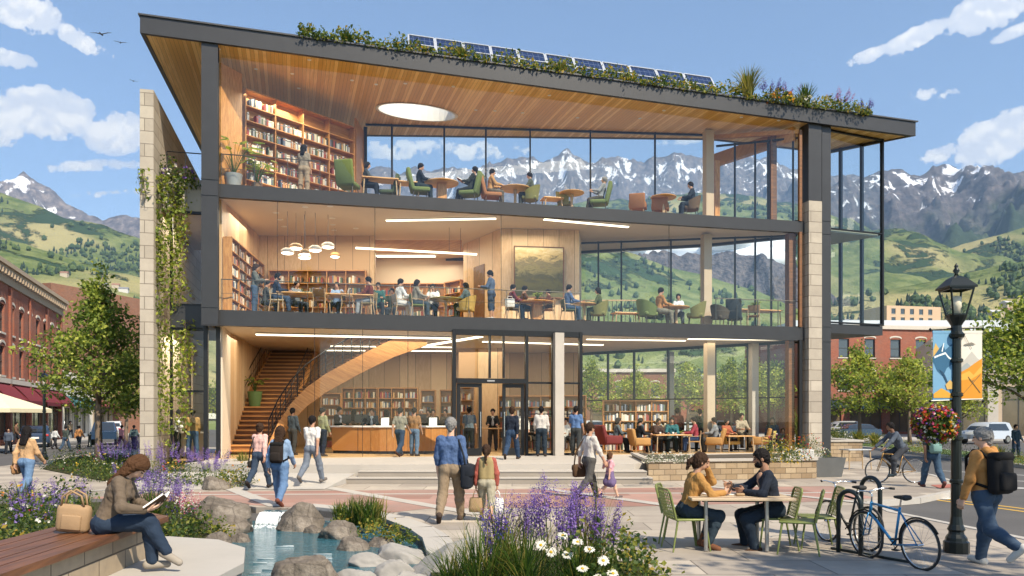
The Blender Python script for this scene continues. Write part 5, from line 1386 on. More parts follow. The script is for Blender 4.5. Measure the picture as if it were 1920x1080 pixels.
def blades_np(N,h,spread,rg,wid=.012,arch=.5,r0=.06):
 a=rg.uniform(0,2*PI,N);hh=h*rg.uniform(.55,1.1,N);ou=spread*rg.uniform(.2,1.0,N);bx=rg.normal(0,r0,(N,2));w=wid*rg.uniform(.6,1.3,N)
 V=np.zeros((N,7,3));dx,dy=np.cos(a),np.sin(a)
 for k,f in enumerate((0,.4,.75,1.0)):
  o=ou*f**1.7;z=hh*(f-arch*.45*f**3*(ou/(spread+1e-6)))
  c=np.stack([bx[:,0]+dx*o,bx[:,1]+dy*o,z],1)
  if k<3:
   ww=w*(1,.95,.6)[k];V[:,2*k]=c+np.stack([-dy*ww,dx*ww,0*ww],1);V[:,2*k+1]=c-np.stack([-dy*ww,dx*ww,0*ww],1)
  else:V[:,6]=c
 i=np.arange(N)[:,None]*7
 F=np.concatenate([i+np.array([0,1,3,2]),i+np.array([2,3,5,4]),i+np.array([4,5,6,6])])
 return V.reshape(-1,3),F
def tris_fix(F):return F
def blade_mesh(name,parent,N,h,spread,rg,mats,pw,**k):
 V,F=blades_np(N,h,spread,rg,**k);me_f=[];
 n1=len(F)//3;mi0=rg.choice(len(mats),n1,p=pw);mi=np.concatenate([mi0,mi0,mi0])
 me=bpy.data.meshes.new(name);me.from_pydata([tuple(v)for v in V],[],[tuple(f)if f[2]!=f[3]else tuple(f[:3])for f in F.tolist()])
 for m_ in mats:me.materials.append(m_)
 me.polygons.foreach_set('material_index',mi.astype(np.int32));me.update()
 return link(bpy.data.objects.new(name,me),parent)
def leaf_dome(name,parent,N,w,h,ls,rg,mats,pw,c=(0,0,0),hollow=.35):
 q=rg.normal(size=(N,3));q/=np.linalg.norm(q,axis=1)[:,None];q*=(hollow+(1-hollow)*rg.random(N)**.6)[:,None];q[:,2]=np.abs(q[:,2])
 lump=1+.22*np.sin(q[:,0]*7+c[0])*np.cos(q[:,1]*6)
 P=q*np.array([w/2,w/2,h])*lump[:,None]+np.array(c);V,F=leaves_np(P,ls,rg)
 return np_mesh(name,V,F,mats,rg.choice(len(mats),len(F),p=pw),parent,smooth=False)
def spikes(name,parent,N,h,spread,rg,col,fl=.35,fr=.022,r0=.5,fz=.4):
 """stems with whorls of small florets"""
 st=MB();C_=[];sz=[]
 for i in range(N):
  a=rg.uniform(0,2*PI);rr=spread*rg.random()**.5;b=np.array([rr*r0*math.cos(a),rr*r0*math.sin(a),0]);t=np.array([rr*math.cos(a),rr*math.sin(a),h*rg.uniform(.75,1.1)])
  m_=(b+t)/2+np.array([0,0,h*.06]);st.tube([b,m_,t],[.005,.004,.002],4,cap=False)
  L_=h*fl*rg.uniform(.8,1.2);n_=int(L_/(fr*.62))
  for k in range(n_):
   f=k/n_;z=t+(t-m_)/np.linalg.norm(t-m_)*(f*L_-L_*fz);rad=fr*(1-.65*f)
   for _ in range(4):
    aa=rg.uniform(0,2*PI);C_.append(z+np.array([math.cos(aa)*rad,math.sin(aa)*rad,0]));sz.append(fr*1.25*(1-.5*f))
 st.build('stems',BLADE[1],parent)
 V,F=leaves_np(np.array(C_),1.0,rg,.3,.8);k=np.array(sz)
 cen=V.reshape(-1,4,3).mean(1,keepdims=True);V=(cen+(V.reshape(-1,4,3)-cen)*k[:,None,None]).reshape(-1,3)
 return np_mesh(name,V,F,[FLW[c]for c in col],rg.choice(len(col),len(F)),parent,smooth=False)
def daisy_heads(parent,pts,r_,rg,col='white'):
 for(x,y,z)in pts:
  MB().tube([(x*.55,y*.55,0),(x*.8,y*.8,z*.6),(x,y,z)],[.006,.005,.004],5).build('stem',BLADE[1],parent)
  tilt=Matrix.Rotation(rg.uniform(.3,.9),3,'X')@Matrix.Rotation(rg.uniform(0,6),3,'Z');mb=MB();n_=13
  for k in range(n_):
   a=2*PI*k/n_+rg.uniform(-.1,.1);L_=r_*rg.uniform(.85,1.1);w=r_*.19;d=Vector((math.cos(a),math.sin(a),0));s_=Vector((-d.y,d.x,0))
   vs=[d*r_*.2-s_*w*.4,d*L_*.75-s_*w+Vector((0,0,.05*r_)),d*L_-Vector((0,0,.05*r_)),d*L_*.75+s_*w+Vector((0,0,.05*r_)),d*r_*.2+s_*w*.4]
   mb.add([tilt@v+Vector((x,y,z))for v in vs],[(0,1,2,3,4)])
  fl=mb.build('flower',FLW[col],parent)
  c=MB();c.lathe([(r_*.27,0),(r_*.24,r_*.1),(r_*.1,r_*.16),(.0005,r_*.17)],(x,y,z),10,M=tilt);c.build('centre',FLW['yellow'],fl,True)
def plant(kind,lab,loc,w,h,seed,group=None,ls=None,col=('lilac','purple'),dens=1.0):
 rg=np.random.default_rng(seed);nm={'grass':'grass_clump','spike':'lavender_plant','shrub':'shrub','gold':'golden_shrub','silver':'silver_plant','flower':'flowering_plant','dry':'ornamental_grass','fern':'leafy_plant'}[kind]
 o=thing(nm,lab,{'grass':'grass','dry':'grass'}.get(kind,'plant'),loc,rg.uniform(0,6),group)
 ls=ls or max(.05,.0016*loc[1])
 area_=w*h
 if kind in('grass','dry'):
  blade_mesh('blades',o,int(150*dens),h,w*.55,rg,BLADE,(.35,.5,.15)if kind=='grass' else(.05,.3,.65),wid=max(.007,.0007*loc[1]))
 elif kind=='spike':
  leaf_dome('foliage',o,int(160*dens),w*.8,h*.5,ls*.9,rg,[SH[1],SH[3],SH[0]],(.4,.35,.25))
  spikes('flower_spikes',o,int(16*dens),h*.75,w*.5,rg,col,.46,max(.022,.0011*loc[1]))
 else:
  mt,pw_={'shrub':((0,1,2),(.4,.42,.18)),'gold':((2,1,4),(.45,.3,.25)),'silver':((3,1),(.8,.2)),'flower':((0,1,2),(.4,.4,.2)),'fern':((1,2,0),(.5,.25,.25))}[kind]
  leaf_dome('foliage',o,int(min(900,90+area_/(ls*ls)*1.7)*dens),w,h,ls,rg,[SH[k]for k in mt],pw_)
  if kind in('flower','silver'):
   N=int(34*dens);q=rg.normal(size=(N,3));q/=np.linalg.norm(q,axis=1)[:,None];q[:,2]=np.abs(q[:,2]);P=q*np.array([w/2,w/2,h])*1.03
   V,F=leaves_np(np.repeat(P,4,0)+rg.normal(0,ls*.22,(N*4,3)),ls*.75,rg,.4,.9);np_mesh('blossom',V,F,[FLW[c]for c in col],np.repeat(rg.choice(len(col),N),4),o,smooth=False)
 return o
KN={'grass':'green grass tuft','dry':'feathery grass tuft','spike':'lavender','shrub':'round green shrub','gold':'yellow green shrub','silver':'silver leaved plant','flower':'flowering plant','fern':'leafy plant'}
ORD='first second third fourth fifth sixth seventh eighth ninth tenth eleventh twelfth thirteenth fourteenth fifteenth sixteenth seventeenth eighteenth nineteenth twentieth'.split()
used_labels={}
def nth(kind,where):
 k=(kind,where);used_labels[k]=used_labels.get(k,0)+1
 return ORD[min(19,used_labels[k]-1)]
sd=100
def bed(items,where,z=0.0,group=None,lr='from the left'):
 global sd
 for(kind,px,py,wpx,hpx,*rest)in sorted(items,key=lambda q:q[1]):
  p=G(px,py,z);k=p.y/FOC;sd+=1
  lb='%s %s %s %s'%(nth(kind,where),KN[kind],lr,where)
  plant(kind,lb,p,wpx*k,hpx*k,sd,group or('planting '+where),**(rest[0]if rest else{}))
m,n=newmat('planting_soil');c=n.mix(n.noise(n.co('Object'),3,5,.65),(.03,.024,.016),(.06,.07,.025));n.done(n.bsdf(c,.95,0,n.bump(n.noise(n.co('Object'),14,4),.6,.04),.1));SOILM=m
def soil(name,pts,z=.03):
 mb=MB();mb.prism([xy(p)for p in pts],-.45,z);tag(mb.build(name,SOILM),kind='structure')
soil('flower_bed',[G(80,880),G(190,902),G(330,916),G(420,918),G(478,905),G(470,885),G(400,868),G(330,858),G(200,852),G(110,862)])
V1,V2=('lilac','purple','lilac'),('purple','lilac')
bed([('shrub',110,880,70,37),('flower',150,884,70,43,{'col':('white','pink')}),('shrub',190,872,80,43),('spike',215,890,60,63,{'col':V1}),('flower',180,902,80,52,{'col':('white','yellow')}),('gold',240,900,70,43),('spike',260,875,60,60),('shrub',300,870,70,52),('spike',300,905,70,81,{'col':V2}),('flower',330,908,70,44,{'col':('orange','red','yellow')}),('spike',345,890,60,50,{'col':V1}),('shrub',362,912,70,44),('spike',385,900,60,62,{'col':V2}),('spike',400,912,60,66,{'col':V2}),('gold',430,915,70,42),('flower',455,912,60,48,{'col':('orange','yellow')}),('shrub',420,885,60,44),('spike',365,878,50,46,{'col':V1}),('shrub',330,866,60,40),('gold',280,893,60,49),('shrub',140,868,70,37),('spike',235,868,60,52),('dry',455,893,50,50),('silver',320,915,40,26,{'col':('white',)})],'in the bed before the stone fin wall')
bed([('shrub',300,866,60,96),('gold',322,862,60,84),('shrub',345,868,50,60)],'climbing at the foot of the fin wall')
soil('flower_bed',[Vector((-12,6.0,0)),Vector((-5.5,6.0,0)),Vector((-5.3,11.2,0)),G(330,944),G(170,946),G(-80,950)],.05)
bed([('shrub',10,1045,150,120,{'ls':.06}),('flower',80,1050,150,135,{'ls':.055,'col':('lilac','white')}),('gold',30,1075,130,90,{'ls':.07,'col':('yellow',)}),('spike',60,1020,120,110,{'col':V2}),('shrub',130,1030,120,140,{'ls':.06}),('flower',20,1000,120,90,{'ls':.05,'col':('red','orange','yellow')}),('spike',5,980,120,85,{'col':V1}),('grass',40,985,100,90),('shrub',100,985,90,80,{'ls':.06}),('spike',130,985,80,90,{'col':V2}),('gold',120,1062,110,66,{'ls':.07}),('flower',95,1012,110,90,{'ls':.055,'col':('purple','white')}),('grass',150,1000,80,90)],'in the bed behind the bench')
def cover(N,fpx,hmax,ls,seed):
 rg=np.random.default_rng(seed);C_=[]
 for i in range(N):
  px,py=fpx(rg);p=G(px,py,.03);C_.append((p.x,p.y,.03+hmax*rg.random()*(.55+.45*math.sin(p.x*3.1)*math.cos(p.y*2.3))))
 V,F=leaves_np(np.array(C_),ls,rg,.2);tag(np_mesh('ground_cover',V,F,[SH[0],SH[1],SH[2],SH[3]],rg.choice(4,len(F),p=(.38,.4,.12,.1)),smooth=False),kind='stuff')
def f1(rg):
 while True:
  px,py=rg.uniform(105,472),rg.uniform(858,914)
  if py<884+(px-105)*.16 and py>866-(px-105)*.03 and(px<440 or py>872):return px,py
cover(5200,f1,.42,.10,71)
cover(2600,lambda rg:(rg.uniform(-40,170),rg.uniform(955,1075)),.35,.06,72)
soil('garden',[xy(v)+(0,)if False else v for v in(G(245,955),G(345,922),G(470,950),G(455,975),G(395,1012),G(330,1005))],.0)
bed([('spike',285,985,120,110,{'col':V1,'dens':1.6}),('grass',285,990,110,90),('spike',330,960,70,60,{'col':V1}),('spike',255,960,80,90,{'col':V1}),('fern',345,1010,80,66,{'ls':.07}),('fern',378,1003,60,58,{'ls':.07}),('spike',350,1000,50,80,{'col':('white','pink')}),('gold',415,1003,50,34,{'ls':.06}),('fern',320,1022,60,50,{'ls':.07}),('flower',335,975,50,44,{'ls':.05,'col':('purple',)})],'by the stream beyond the bench')
bed([('grass',665,985,70,60),('grass',690,990,70,66),('dry',705,985,60,60),('gold',650,985,70,26,{'ls':.06}),('gold',700,1006,80,34,{'ls':.06}),('gold',740,1012,60,34,{'ls':.06}),('fern',760,1018,50,30,{'ls':.06}),('grass',640,975,50,40)],'between the boulders and the curved kerb')
FGC='in the large front clump'
bed([('grass',900,1135,230,170,{'dens':1.5}),('grass',985,1135,250,175,{'dens':1.6}),('grass',850,1130,190,120,{'dens':1.1}),('grass',1080,1130,210,150,{'dens':.9}),('dry',940,1115,190,215,{'dens':.7}),('dry',1110,1110,170,230,{'dens':.45}),('spike',985,1108,100,190,{'col':V2,'dens':1.1}),('spike',1045,1112,120,218,{'col':V2,'dens':1.5}),('spike',1085,1108,100,200,{'col':V2,'dens':1.2}),('spike',1125,1106,90,170,{'col':('purple','lilac')}),('spike',930,1120,60,180,{'col':('blue','purple'),'dens':.8}),('shrub',1160,1120,170,150,{'ls':.07}),('gold',1165,1075,110,110,{'ls':.075}),('gold',1215,1115,120,90,{'ls':.075}),('shrub',1100,1130,150,140,{'ls':.07}),('fern',1190,1100,120,110,{'ls':.075})],FGC)
rg=np.random.default_rng(4);p=G(1100,1120)
dz_=thing('daisy_plant','white daisies with yellow centres in the large front clump','flower',p)
daisy_heads(dz_,[((px-1100)*p.y/FOC,dy,EYE+(HY-py)*(p.y+dy)/FOC)for px,py,dy in((1012,1022,-.3),(1052,1004,-.28),(1078,1016,-.34),(1098,1030,-.4),(1122,1051,-.45),(1084,1066,-.5),(1058,1040,-.4),(1112,1085,-.5),(1030,1035,-.35),(1140,1075,-.4))],.062,rg)
soil('flower_bed',[G(800,1045),G(830,1030),G(1000,1035),G(1210,1062),G(1290,1130),G(820,1130)],.03)
bed([('silver',1225,868,40,20,{'col':('white',)}),('silver',1255,866,40,20,{'col':('white',)}),('silver',1285,868,40,20,{'col':('white',)}),('silver',1308,872,36,20,{'col':('white',)}),('gold',1440,866,40,36,{'col':('yellow',)}),('flower',1462,866,44,34,{'col':('yellow','white')}),('flower',1485,868,40,30,{'col':('white','yellow')}),('flower',1500,862,44,42,{'col':('orange','red')}),('gold',1478,862,40,44),('flower',1455,850,44,36,{'col':('pink','red','white')})],'in the tan stone planter',.66)
bed([('dry',1500,838,60,80,{'dens':1.2}),('shrub',1495,846,70,60),('flower',1520,852,50,38,{'col':('red','orange')}),('dry',1512,845,60,90)],'against the stone pier',.5)
bed([('dry',1570,830,40,26),('gold',1590,832,44,26),('gold',1625,835,44,26),('dry',1610,833,40,30),('gold',1655,838,44,24),('shrub',1690,842,50,22),('gold',1720,847,40,22),('dry',1640,836,40,28),('shrub',1760,852,50,24),('shrub',1800,858,50,26),('gold',1735,850,40,22),('dry',1870,864,50,34),('shrub',1895,869,60,30),('shrub',1845,862,50,26),('gold',1925,872,60,28)],'on the street island',0.02)
def roofpt(px,d=.45):
 t=tof(px,d-.7);return t,d-.7
k_r=[]
def roofloc(px,d):
 t=tof(px,d);w_=lib(t,d);return Vector((w_.x,w_.y,zs((t,d))+TH-.02))
rg=np.random.default_rng(31);C_=[]
for i in range(5200):
 px=560+1075*rg.random();d=rg.uniform(-.62,-.05);b=roofloc(px,d);hgt_s=(.16+.22*rg.random())*(.6+.8*abs(math.sin(px*.031)))
 C_.append(np.array(b)+np.array([0,0,rg.random()*hgt_s*1.4]))
V,F=leaves_np(np.array(C_),.14,rg,.2);np_=np_mesh('roof_groundcover',V,F,[SH[0],SH[1],SH[2],SH[4]],rg.choice(4,len(F),p=(.18,.36,.34,.12)),smooth=False);tag(np_,kind='stuff')
for i,(kind,px,w_,h_,kw,lb)in enumerate([('shrub',575,.9,.45,{},'low green plant at the left end of the roof planting'),('grass',650,.8,.6,{},'grass tuft on the roof left of the solar panels'),('shrub',600,.8,.5,{},'spreading green plant on the roof near the left end'),('shrub',755,.9,.5,{},'dark green plant at the left end of the solar panels'),('dry',865,.8,.5,{},'pale tuft on the roof under the third solar panel'),('dry',1050,.8,.5,{},'pale tuft on the roof under the middle solar panels'),('gold',1180,.9,.45,{},'yellow green plant on the roof under the right solar panels'),('dry',1402,1.5,1.35,{'dens':1.6},'tall golden grass right of the solar panels on the roof'),('spike',1448,1.0,.95,{'col':('purple','blue')},'violet flower spikes beside the tall golden grass on the roof'),('flower',1462,1.1,.55,{'col':('orange','yellow')},'orange flowering plant on the roof by the violet spikes'),('spike',1480,.9,.8,{'col':('purple','lilac')},'second violet flower spikes on the roof'),('silver',1500,1.1,.5,{'col':('white',)},'white flowering plant on the roof edge'),('grass',1510,1.0,1.05,{},'tall spiky green plant on the roof'),('gold',1540,1.2,.6,{},'yellow green shrub on the roof edge near the right'),('spike',1575,1.0,.85,{'col':('purple','pink')},'purple flowers near the right end of the roof planting'),('gold',1605,1.1,.5,{'col':('yellow',)},'yellow plant at the right end of the roof planting'),('spike',1620,.8,.6,{'col':('purple','blue')},'small purple flowers at the far right end of the roof')]):
 plant(kind,lb,roofloc(px,-.38),w_,h_,900+i,'plants on the roof edge',ls=.11,**kw)
CELL=None;m,n=newmat('solar_cells');x,y,z=n.sep(n.co('Object'))
fx=n.math('ABSOLUTE',n.math('SUBTRACT',n.math('FRACT',n.math('MULTIPLY',x,5.0)),.5));fy=n.math('ABSOLUTE',n.math('SUBTRACT',n.math('FRACT',n.math('MULTIPLY',y,5.0)),.5))
gline=n.math('GREATER_THAN',n.math('MAXIMUM',fx,fy),.47);n.done(n.bsdf(n.mix(gline,(.012,.022,.07),(.10,.13,.2)),.12,0,None,.7));CELL=m
NP=11
pxs=[768,820,874,926,978,1031,1085,1140,1192,1243,1296]
for i in range(NP):
 px=pxs[i];t=tof(px,-.2);t2=tof(pxs[i+1]if i+1<NP else 1350,-.2);a=lib(t,-.2);zz=zs((t,-.2))+TH+.12
 o=thing('solar_panel','dark blue solar panel on the roof, %s from the left of the row'%(ORD[i],),'solar panel',(a.x,a.y,zz),LANG,'solar panels on the roof')
 wd=(t2-t)-.05;tl=math.atan2(-.0307*1,1)
 M_=Matrix.Rotation(-math.atan(.0307),3,'Y').inverted()@Matrix.Rotation(R(33),3,'X')
 M_=Matrix.Rotation(math.atan(.0307),3,'Y')@Matrix.Rotation(R(52),3,'X');hh=1.2
 def q_(x,y,z):return M_@Vector((x,y,z))
 mb=MB();mb.add([q_(.03,.03,0),q_(wd-.03,.03,0),q_(wd-.03,hh,0),q_(.03,hh,0)],[(0,1,2,3)])
 cobj=mb.build('cells',CELL,o)
 mb=MB()
 for a0,b0 in(((0,0),(wd,0)),((0,hh+.03),(wd,hh+.03)),((0,hh/2),(wd,hh/2))):mb.bar(q_(*a0,0.005),q_(*b0,0.005),.05,.05,up=q_(0,0,1))
 for x_ in(0,wd):mb.bar(q_(x_,.026,.004),q_(x_,hh,.004),.06,.05,up=q_(0,0,1))
 mb.build('frame',plain('bright_aluminium',(.62,.63,.64),.35,.6),o)
 mb=MB()
 for x_ in(.2,wd-.2):tq=q_(x_,hh*.9,-.03);mb.bar(tq,Vector((tq.x,tq.y,-.15)),.04)
 mb.build('legs',STEEL,o)
def vine(label,px,Y,ytop,ybot,w,seed,dens=1.0,where=None):
 rg=np.random.default_rng(seed);a=at(px,ytop,Y);b=at(px,ybot,Y);L_=a.z-b.z;o=thing('hanging_vine',label,'vine',(a.x,a.y,a.z),0,'vines hanging on the fin wall and the left wing')
 C_=[];st=MB()
 for s_ in range(5):
  x0=rg.uniform(-.5,.5)*w;ll=L_*rg.uniform(.65,1.0);n_=int(ll/.045*dens);ph=rg.uniform(0,6)
  f=rg.random(n_);xx=x0+.10*np.sin(f*ll*2.2+ph)+rg.normal(0,.09+.10*np.sin(f*ll*1.3+ph)**2,n_);C_.append(np.stack([xx,rg.normal(-.06,.07,n_),-f*ll],1))
  st.tube([(x0+.10*math.sin(g*ll*2.2+ph),-.03,-g*ll)for g in np.linspace(0,1,12)],.008,4)
 st.build('stem',BARK,o);V,F=leaves_np(np.concatenate(C_),.15,rg,.2);np_mesh('leaves',V,F,[LF[0],LF[1],LF[2],LF[3]],rg.choice(4,len(F),p=(.42,.34,.14,.10)),o,smooth=False)
for i,(px,Y,y0,y1,w_,dn,lb)in enumerate([(300,26.9,330,620,.45,1.4,'dense vine hanging beside the pale edge of the fin wall, upper stretch'),(312,27.2,600,850,.5,1.3,'dense vine beside the fin wall on the lower storey'),(328,27.5,345,600,.40,1.1,'vine hanging over the second floor corner of the left wing'),(343,27.6,350,520,.34,.8,'thin vine trailing before the second floor wing window'),(337,27.5,620,830,.36,1.0,'vine trailing before the ground floor wing window'),(352,27.65,600,720,.3,.5,'short thin vine under the wing floor beam'),(266,26.25,318,380,.12,.5,'wisp of vine on the outer left edge of the fin wall')]):
 vine(lb,px,Y,y0,y1,w_,300+i,dn)
for i,(px,py,w_,h_,k_,lb)in enumerate([(312,334,1.1,1.1,'shrub','bushy green plant on the wing terrace beside the fin wall'),(335,336,1.2,.8,'flower','dark flowering plant on the wing terrace parapet'),(352,338,.9,.7,'shrub','low shrub on the wing terrace by the steel column')]):
 p=at(px,py+14,27.5);plant(k_,lb,p,w_,h_,950+i,'plants on the wing terrace',ls=.12,**({'col':('purple','white')}if k_=='flower' else{}))
 # pond, boulders
tag(MB().prism([Vector(v)[:2]for v in((-14,4),(4.3,4),(4.3,9.0),xy(G(800,1060)),xy(G(700,985)),xy(G(480,955)),xy(G(200,925)),(-14,15))],-.75,-.45).build('garden_ground',SOILM),kind='structure')
m,n=newmat('stream_water');v=n.co('Object');w1_=n.noise(n.mapv(v,(2.2,7.0,1)),1.6,4,.6,.8);w2_=n.noise(n.mapv(v,(5,14,1)),1.5,3,.6)
hgt_w=n.math('ADD',w1_,n.math('MULTIPLY',w2_,.4))
b=n.bsdf(n.mix(n.noise(v,1.2,3),(.018,.085,.12),(.05,.15,.18)),.06,0,n.bump(hgt_w,.9,.14),.6);n.done(b);WATER=m
tag(MB().poly([(-4.2,4.2,-.09),(1.6,4.2,-.09),(1.2,9.0,-.09),(-.6,12.4,-.09),(-2.6,15.2,-.09),(-5.0,15.2,-.09),(-5.4,12.5,-.09),(-4.6,9.0,-.09)]).build('water',WATER),kind='structure')
m,n=newmat('boulder');v=n.co('Object');r1=n.noise(v,1.6,6,.65);r2=n.noise(v,9,5,.7);vo=n.n('ShaderNodeTexVoronoi',feature='DISTANCE_TO_EDGE');n.set(vo.inputs['Vector'],v);vo.inputs['Scale'].default_value=2.3
c=n.ramp(n.math('ADD',n.math('MULTIPLY',r1,.6),n.math('MULTIPLY',r2,.4)),[(.32,(.055,.046,.038)),(.5,(.155,.13,.105)),(.68,(.31,.27,.225))]);c=n.mix(n.range(vo.outputs[0],0,.035,.5,0),c,(.05,.04,.035))
n.done(n.bsdf(c,.85,0,n.bump(n.math('ADD',r2,n.math('MULTIPLY',r1,1.5)),.7,.06),.25));ROCK=m
SLAB=plain('flagstone',(.27,.255,.235),.8,0,.3,3.5,.35)
def boulder(label,px,py,wpx,hpx,seed,z=-.2,flat=False,mat=None,dpt=.8):
 p=G(px,py,z);k=p.y/FOC;rg=np.random.default_rng(seed);import bmesh
 bm=bmesh.new();bmesh.ops.create_icosphere(bm,subdivisions=5,radius=1.0);V=np.array([v.co[:]for v in bm.verts])
 pl=rg.normal(size=(11,3));pl/=np.linalg.norm(pl,axis=1)[:,None];ds=rg.uniform(.62,.92,11)
 for q,d in zip(pl,ds):e=np.maximum(V@q-d,0);V=V-e[:,None]*q*.92
 nz=fbm(V[:,0]*1.8+seed,V[:,1]*1.8+V[:,2]*1.3,5,.55)*.07+ridged(V[:,0]*3+V[:,2]*2+seed,V[:,1]*3,4)*.018;V=V*(1+nz)[:,None]
 top=V[:,2].max();V=V/np.array([np.abs(V[:,0]).max(),np.abs(V[:,1]).max(),top]);w_=wpx*k/2;V*=np.array([w_,w_*dpt,hpx*k/(1.0 if not flat else 1.0)])
 V[:,2]=np.where(V[:,2]<0,V[:,2]*.5,V[:,2])
 F=np.array([[v.index for v in f.verts]for f in bm.faces]);bm.free()
 o=np_mesh('boulder' if not flat else 'flagstone',V,F,mat or ROCK);o.location=(p.x,p.y+w_*dpt*.3,z);o.rotation_euler=(0,0,0);return tag(o,label,'boulder' if not flat else 'stone','boulders round the stream' if not flat else 'flat stones by the stream')
for i,a in enumerate([('big brown boulder left of the little waterfall',412,985,118,55,-.05),('big brown boulder right of the little waterfall',562,990,92,48,-.05),('rounded boulder below the big left one',425,1002,100,36,-.1),('boulder at the water edge by the pale stone ledge',398,1032,76,34,-.13),('small boulder in the water on the left bank',448,1021,52,22,-.13),('pale cracked boulder on the right bank',630,1010,86,34,-.1),('low boulder at the right bank below the cracked one',656,1036,72,30,-.13),('small flat boulder left of the curved kerb',712,1026,62,20,-.1),('largest dark boulder at the front edge of the pond',575,1104,150,58,-.13),('small boulder between the waterfall and the right bank',585,1000,34,16,-.1),('grey boulder in the bed before the fin wall',398,918,66,26,0.0),('low dark stone behind the waterfall lip',520,968,74,14,-.09)]):
 boulder(a[0],a[1],a[2],a[3],a[4],40+i,a[5])
for i,a in enumerate([('wide pale flagstone by the front grass clump',855,1092,200,82,-.13),('pale flagstone beside the wide one',750,1060,110,42,-.13),('pale flagstone at the water edge',690,1066,100,30,-.13),('rounded grey stone at the front by the water',738,1090,86,40,-.13),('grey stone at the bottom edge between flagstones',770,1112,110,40,-.13),('pale flat stone at the front of the water',665,1100,90,34,-.13)]):
 boulder(a[0],a[1],a[2],a[3],a[4],70+i,a[5],True,SLAB,.6)
FOAM=plain('white_water',(.72,.76,.78),.3,0,.1,6);rg=np.random.default_rng(8);mb=MB()
p0=G(524,962,.08)
for i in range(48):
 x=rg.uniform(-.30,.26);w_=rg.uniform(.008,.03);pts=[];k0=rg.uniform(0,.15)
 for f in np.linspace(k0,rg.uniform(.92,1.06),6):pts.append((p0.x+x*(1+.15*f)+rg.normal(0,.008),p0.y-.08-.28*f**.8,.11-.22*f*f))
 mb.tube(pts,[w_*.5]+[w_]*4+[w_*.4],5)
for i in range(110):
 a=rg.uniform(0,2*PI);rr=rg.random()**.7;x,y=p0.x+.62*rr*math.cos(a)*1.0,p0.y-.62+.38*rr*math.sin(a);s_=rg.uniform(.012,.05)*(1.1-rr)
 mb.lathe([(s_,0),(s_*.8,s_*.4),(.001,s_*.6)],(x,y,-.092),7)
for i in range(26):
 y=rg.uniform(8.5,12.6);x=-2.9+(12.6-y)*.12+rg.normal(0,.7);w_=rg.uniform(.04,.16);mb.bar((x-w_,y,-.088),(x+w_,y+rg.uniform(-.03,.03),-.088),rg.uniform(.008,.022),.004)
tag(mb.build('waterfall',FOAM,None,True),kind='stuff')
tag(MB().poly([p0+Vector(v)for v in((-.38,.35,.02),(.3,.35,.02),(.27,-.09,.02),(-.32,-.09,.02))]).build('stream',WATER),kind='structure')
# furniture
LEGW=plain('pale_ash_leg',(.42,.29,.16),.5,0,.15,5);LEGD=plain('dark_leg',(.05,.04,.035),.5)
TOPW=wood('table_oak','#b07f4a','#d8aa70',1.2,0,'X',.38)
def chair(kind,col,label,loc,head,group=None,sc_=1.0):
 nm={'tub':'tub_chair','lounge':'lounge_chair','arm':'armchair','wood':'wooden_chair','metal':'metal_chair'}[kind]
 o=thing(nm,label,'chair' if kind in('wood','metal')else 'armchair',loc,-R(head),group,sc_);m_=cloth(col)
 def legs(w,d,h,r=.016,sp=.06,mat=LEGD):
  for x in(-1,1):
   for y in(-1,1):MB().tube([(x*w,y*d,h),(x*(w+sp*.5),y*(d+sp*.6),0)],[r,r*.7],6).build('leg',mat,o)
 if kind=='tub':
  MB().bbox((0,.02,.36),(.56,.56,.14),.05).build('seat',m_,o,True)
  mb=MB();n_=18;vs=[]
  for i in range(n_+1):
   a=PI*(1.0+.0)+(i/n_-.5)*PI*1.25+PI/2;h_=.40+.36*max(0,math.cos((i/n_-.5)*2.6))**1.2
   for(rr,z)in((.31,.29),(.38,.29+(h_-.1)*.6),(.40,h_+.1),(.35,h_+.1),(.30,.30+(h_-.1)*.5)):vs.append((rr*math.cos(a),rr*math.sin(a)+.02,z))
  fs=[]
  for i in range(n_):
   for k in range(5):fs.append((i*5+k,i*5+(k+1)%5,i*5+5+(k+1)%5,i*5+5+k))
  fs+=[(0,1,2,3,4),tuple(n_*5+k for k in(4,3,2,1,0))];mb.add(vs,fs).build('backrest',m_,o,'auto');legs(.2,.2,.32)
 elif kind=='lounge':
  MB().bbox((0,.03,.37),(.64,.62,.16),.05).build('seat',m_,o,True)
  MB().bbox((0,-.36,.72),(.64,.15,.82),.05,Matrix.Rotation(R(14),3,'X')).build('backrest',m_,o,True);legs(.24,.24,.32)
 elif kind=='arm':
  MB().bbox((0,.03,.37),(.60,.64,.16),.045).build('seat',m_,o,True);MB().bbox((0,-.32,.62),(.72,.14,.68),.05,Matrix.Rotation(R(13),3,'X')).build('backrest',m_,o,True)
  for x in(-1,1):MB().bbox((x*.345,.0,.46),(.09,.62,.28),.04).build('armrest',m_,o,True)
  legs(.27,.24,.30,.018,.05,LEGW)
 elif kind=='wood':
  MB().bbox((0,.02,.44),(.46,.45,.05),.02).build('seat',m_,o,True)
  MB().bbox((0,-.225,.70),(.45,.035,.30),.015,Matrix.Rotation(R(9),3,'X')).build('backrest',m_,o,True)
  for x in(-1,1):
   MB().tube([(x*.21,.2,.43),(x*.225,.23,0)],[.017,.013],6).build('leg',LEGW,o);MB().tube([(x*.225,-.25,.86),(x*.215,-.20,.43),(x*.23,-.27,0)],[.014,.018,.013],6).build('leg',LEGW,o)
   MB().tube([(x*.225,.2,.43),(x*.235,.19,.64),(x*.235,-.21,.66)],.013,6).build('armrest',LEGW,o)
 return o
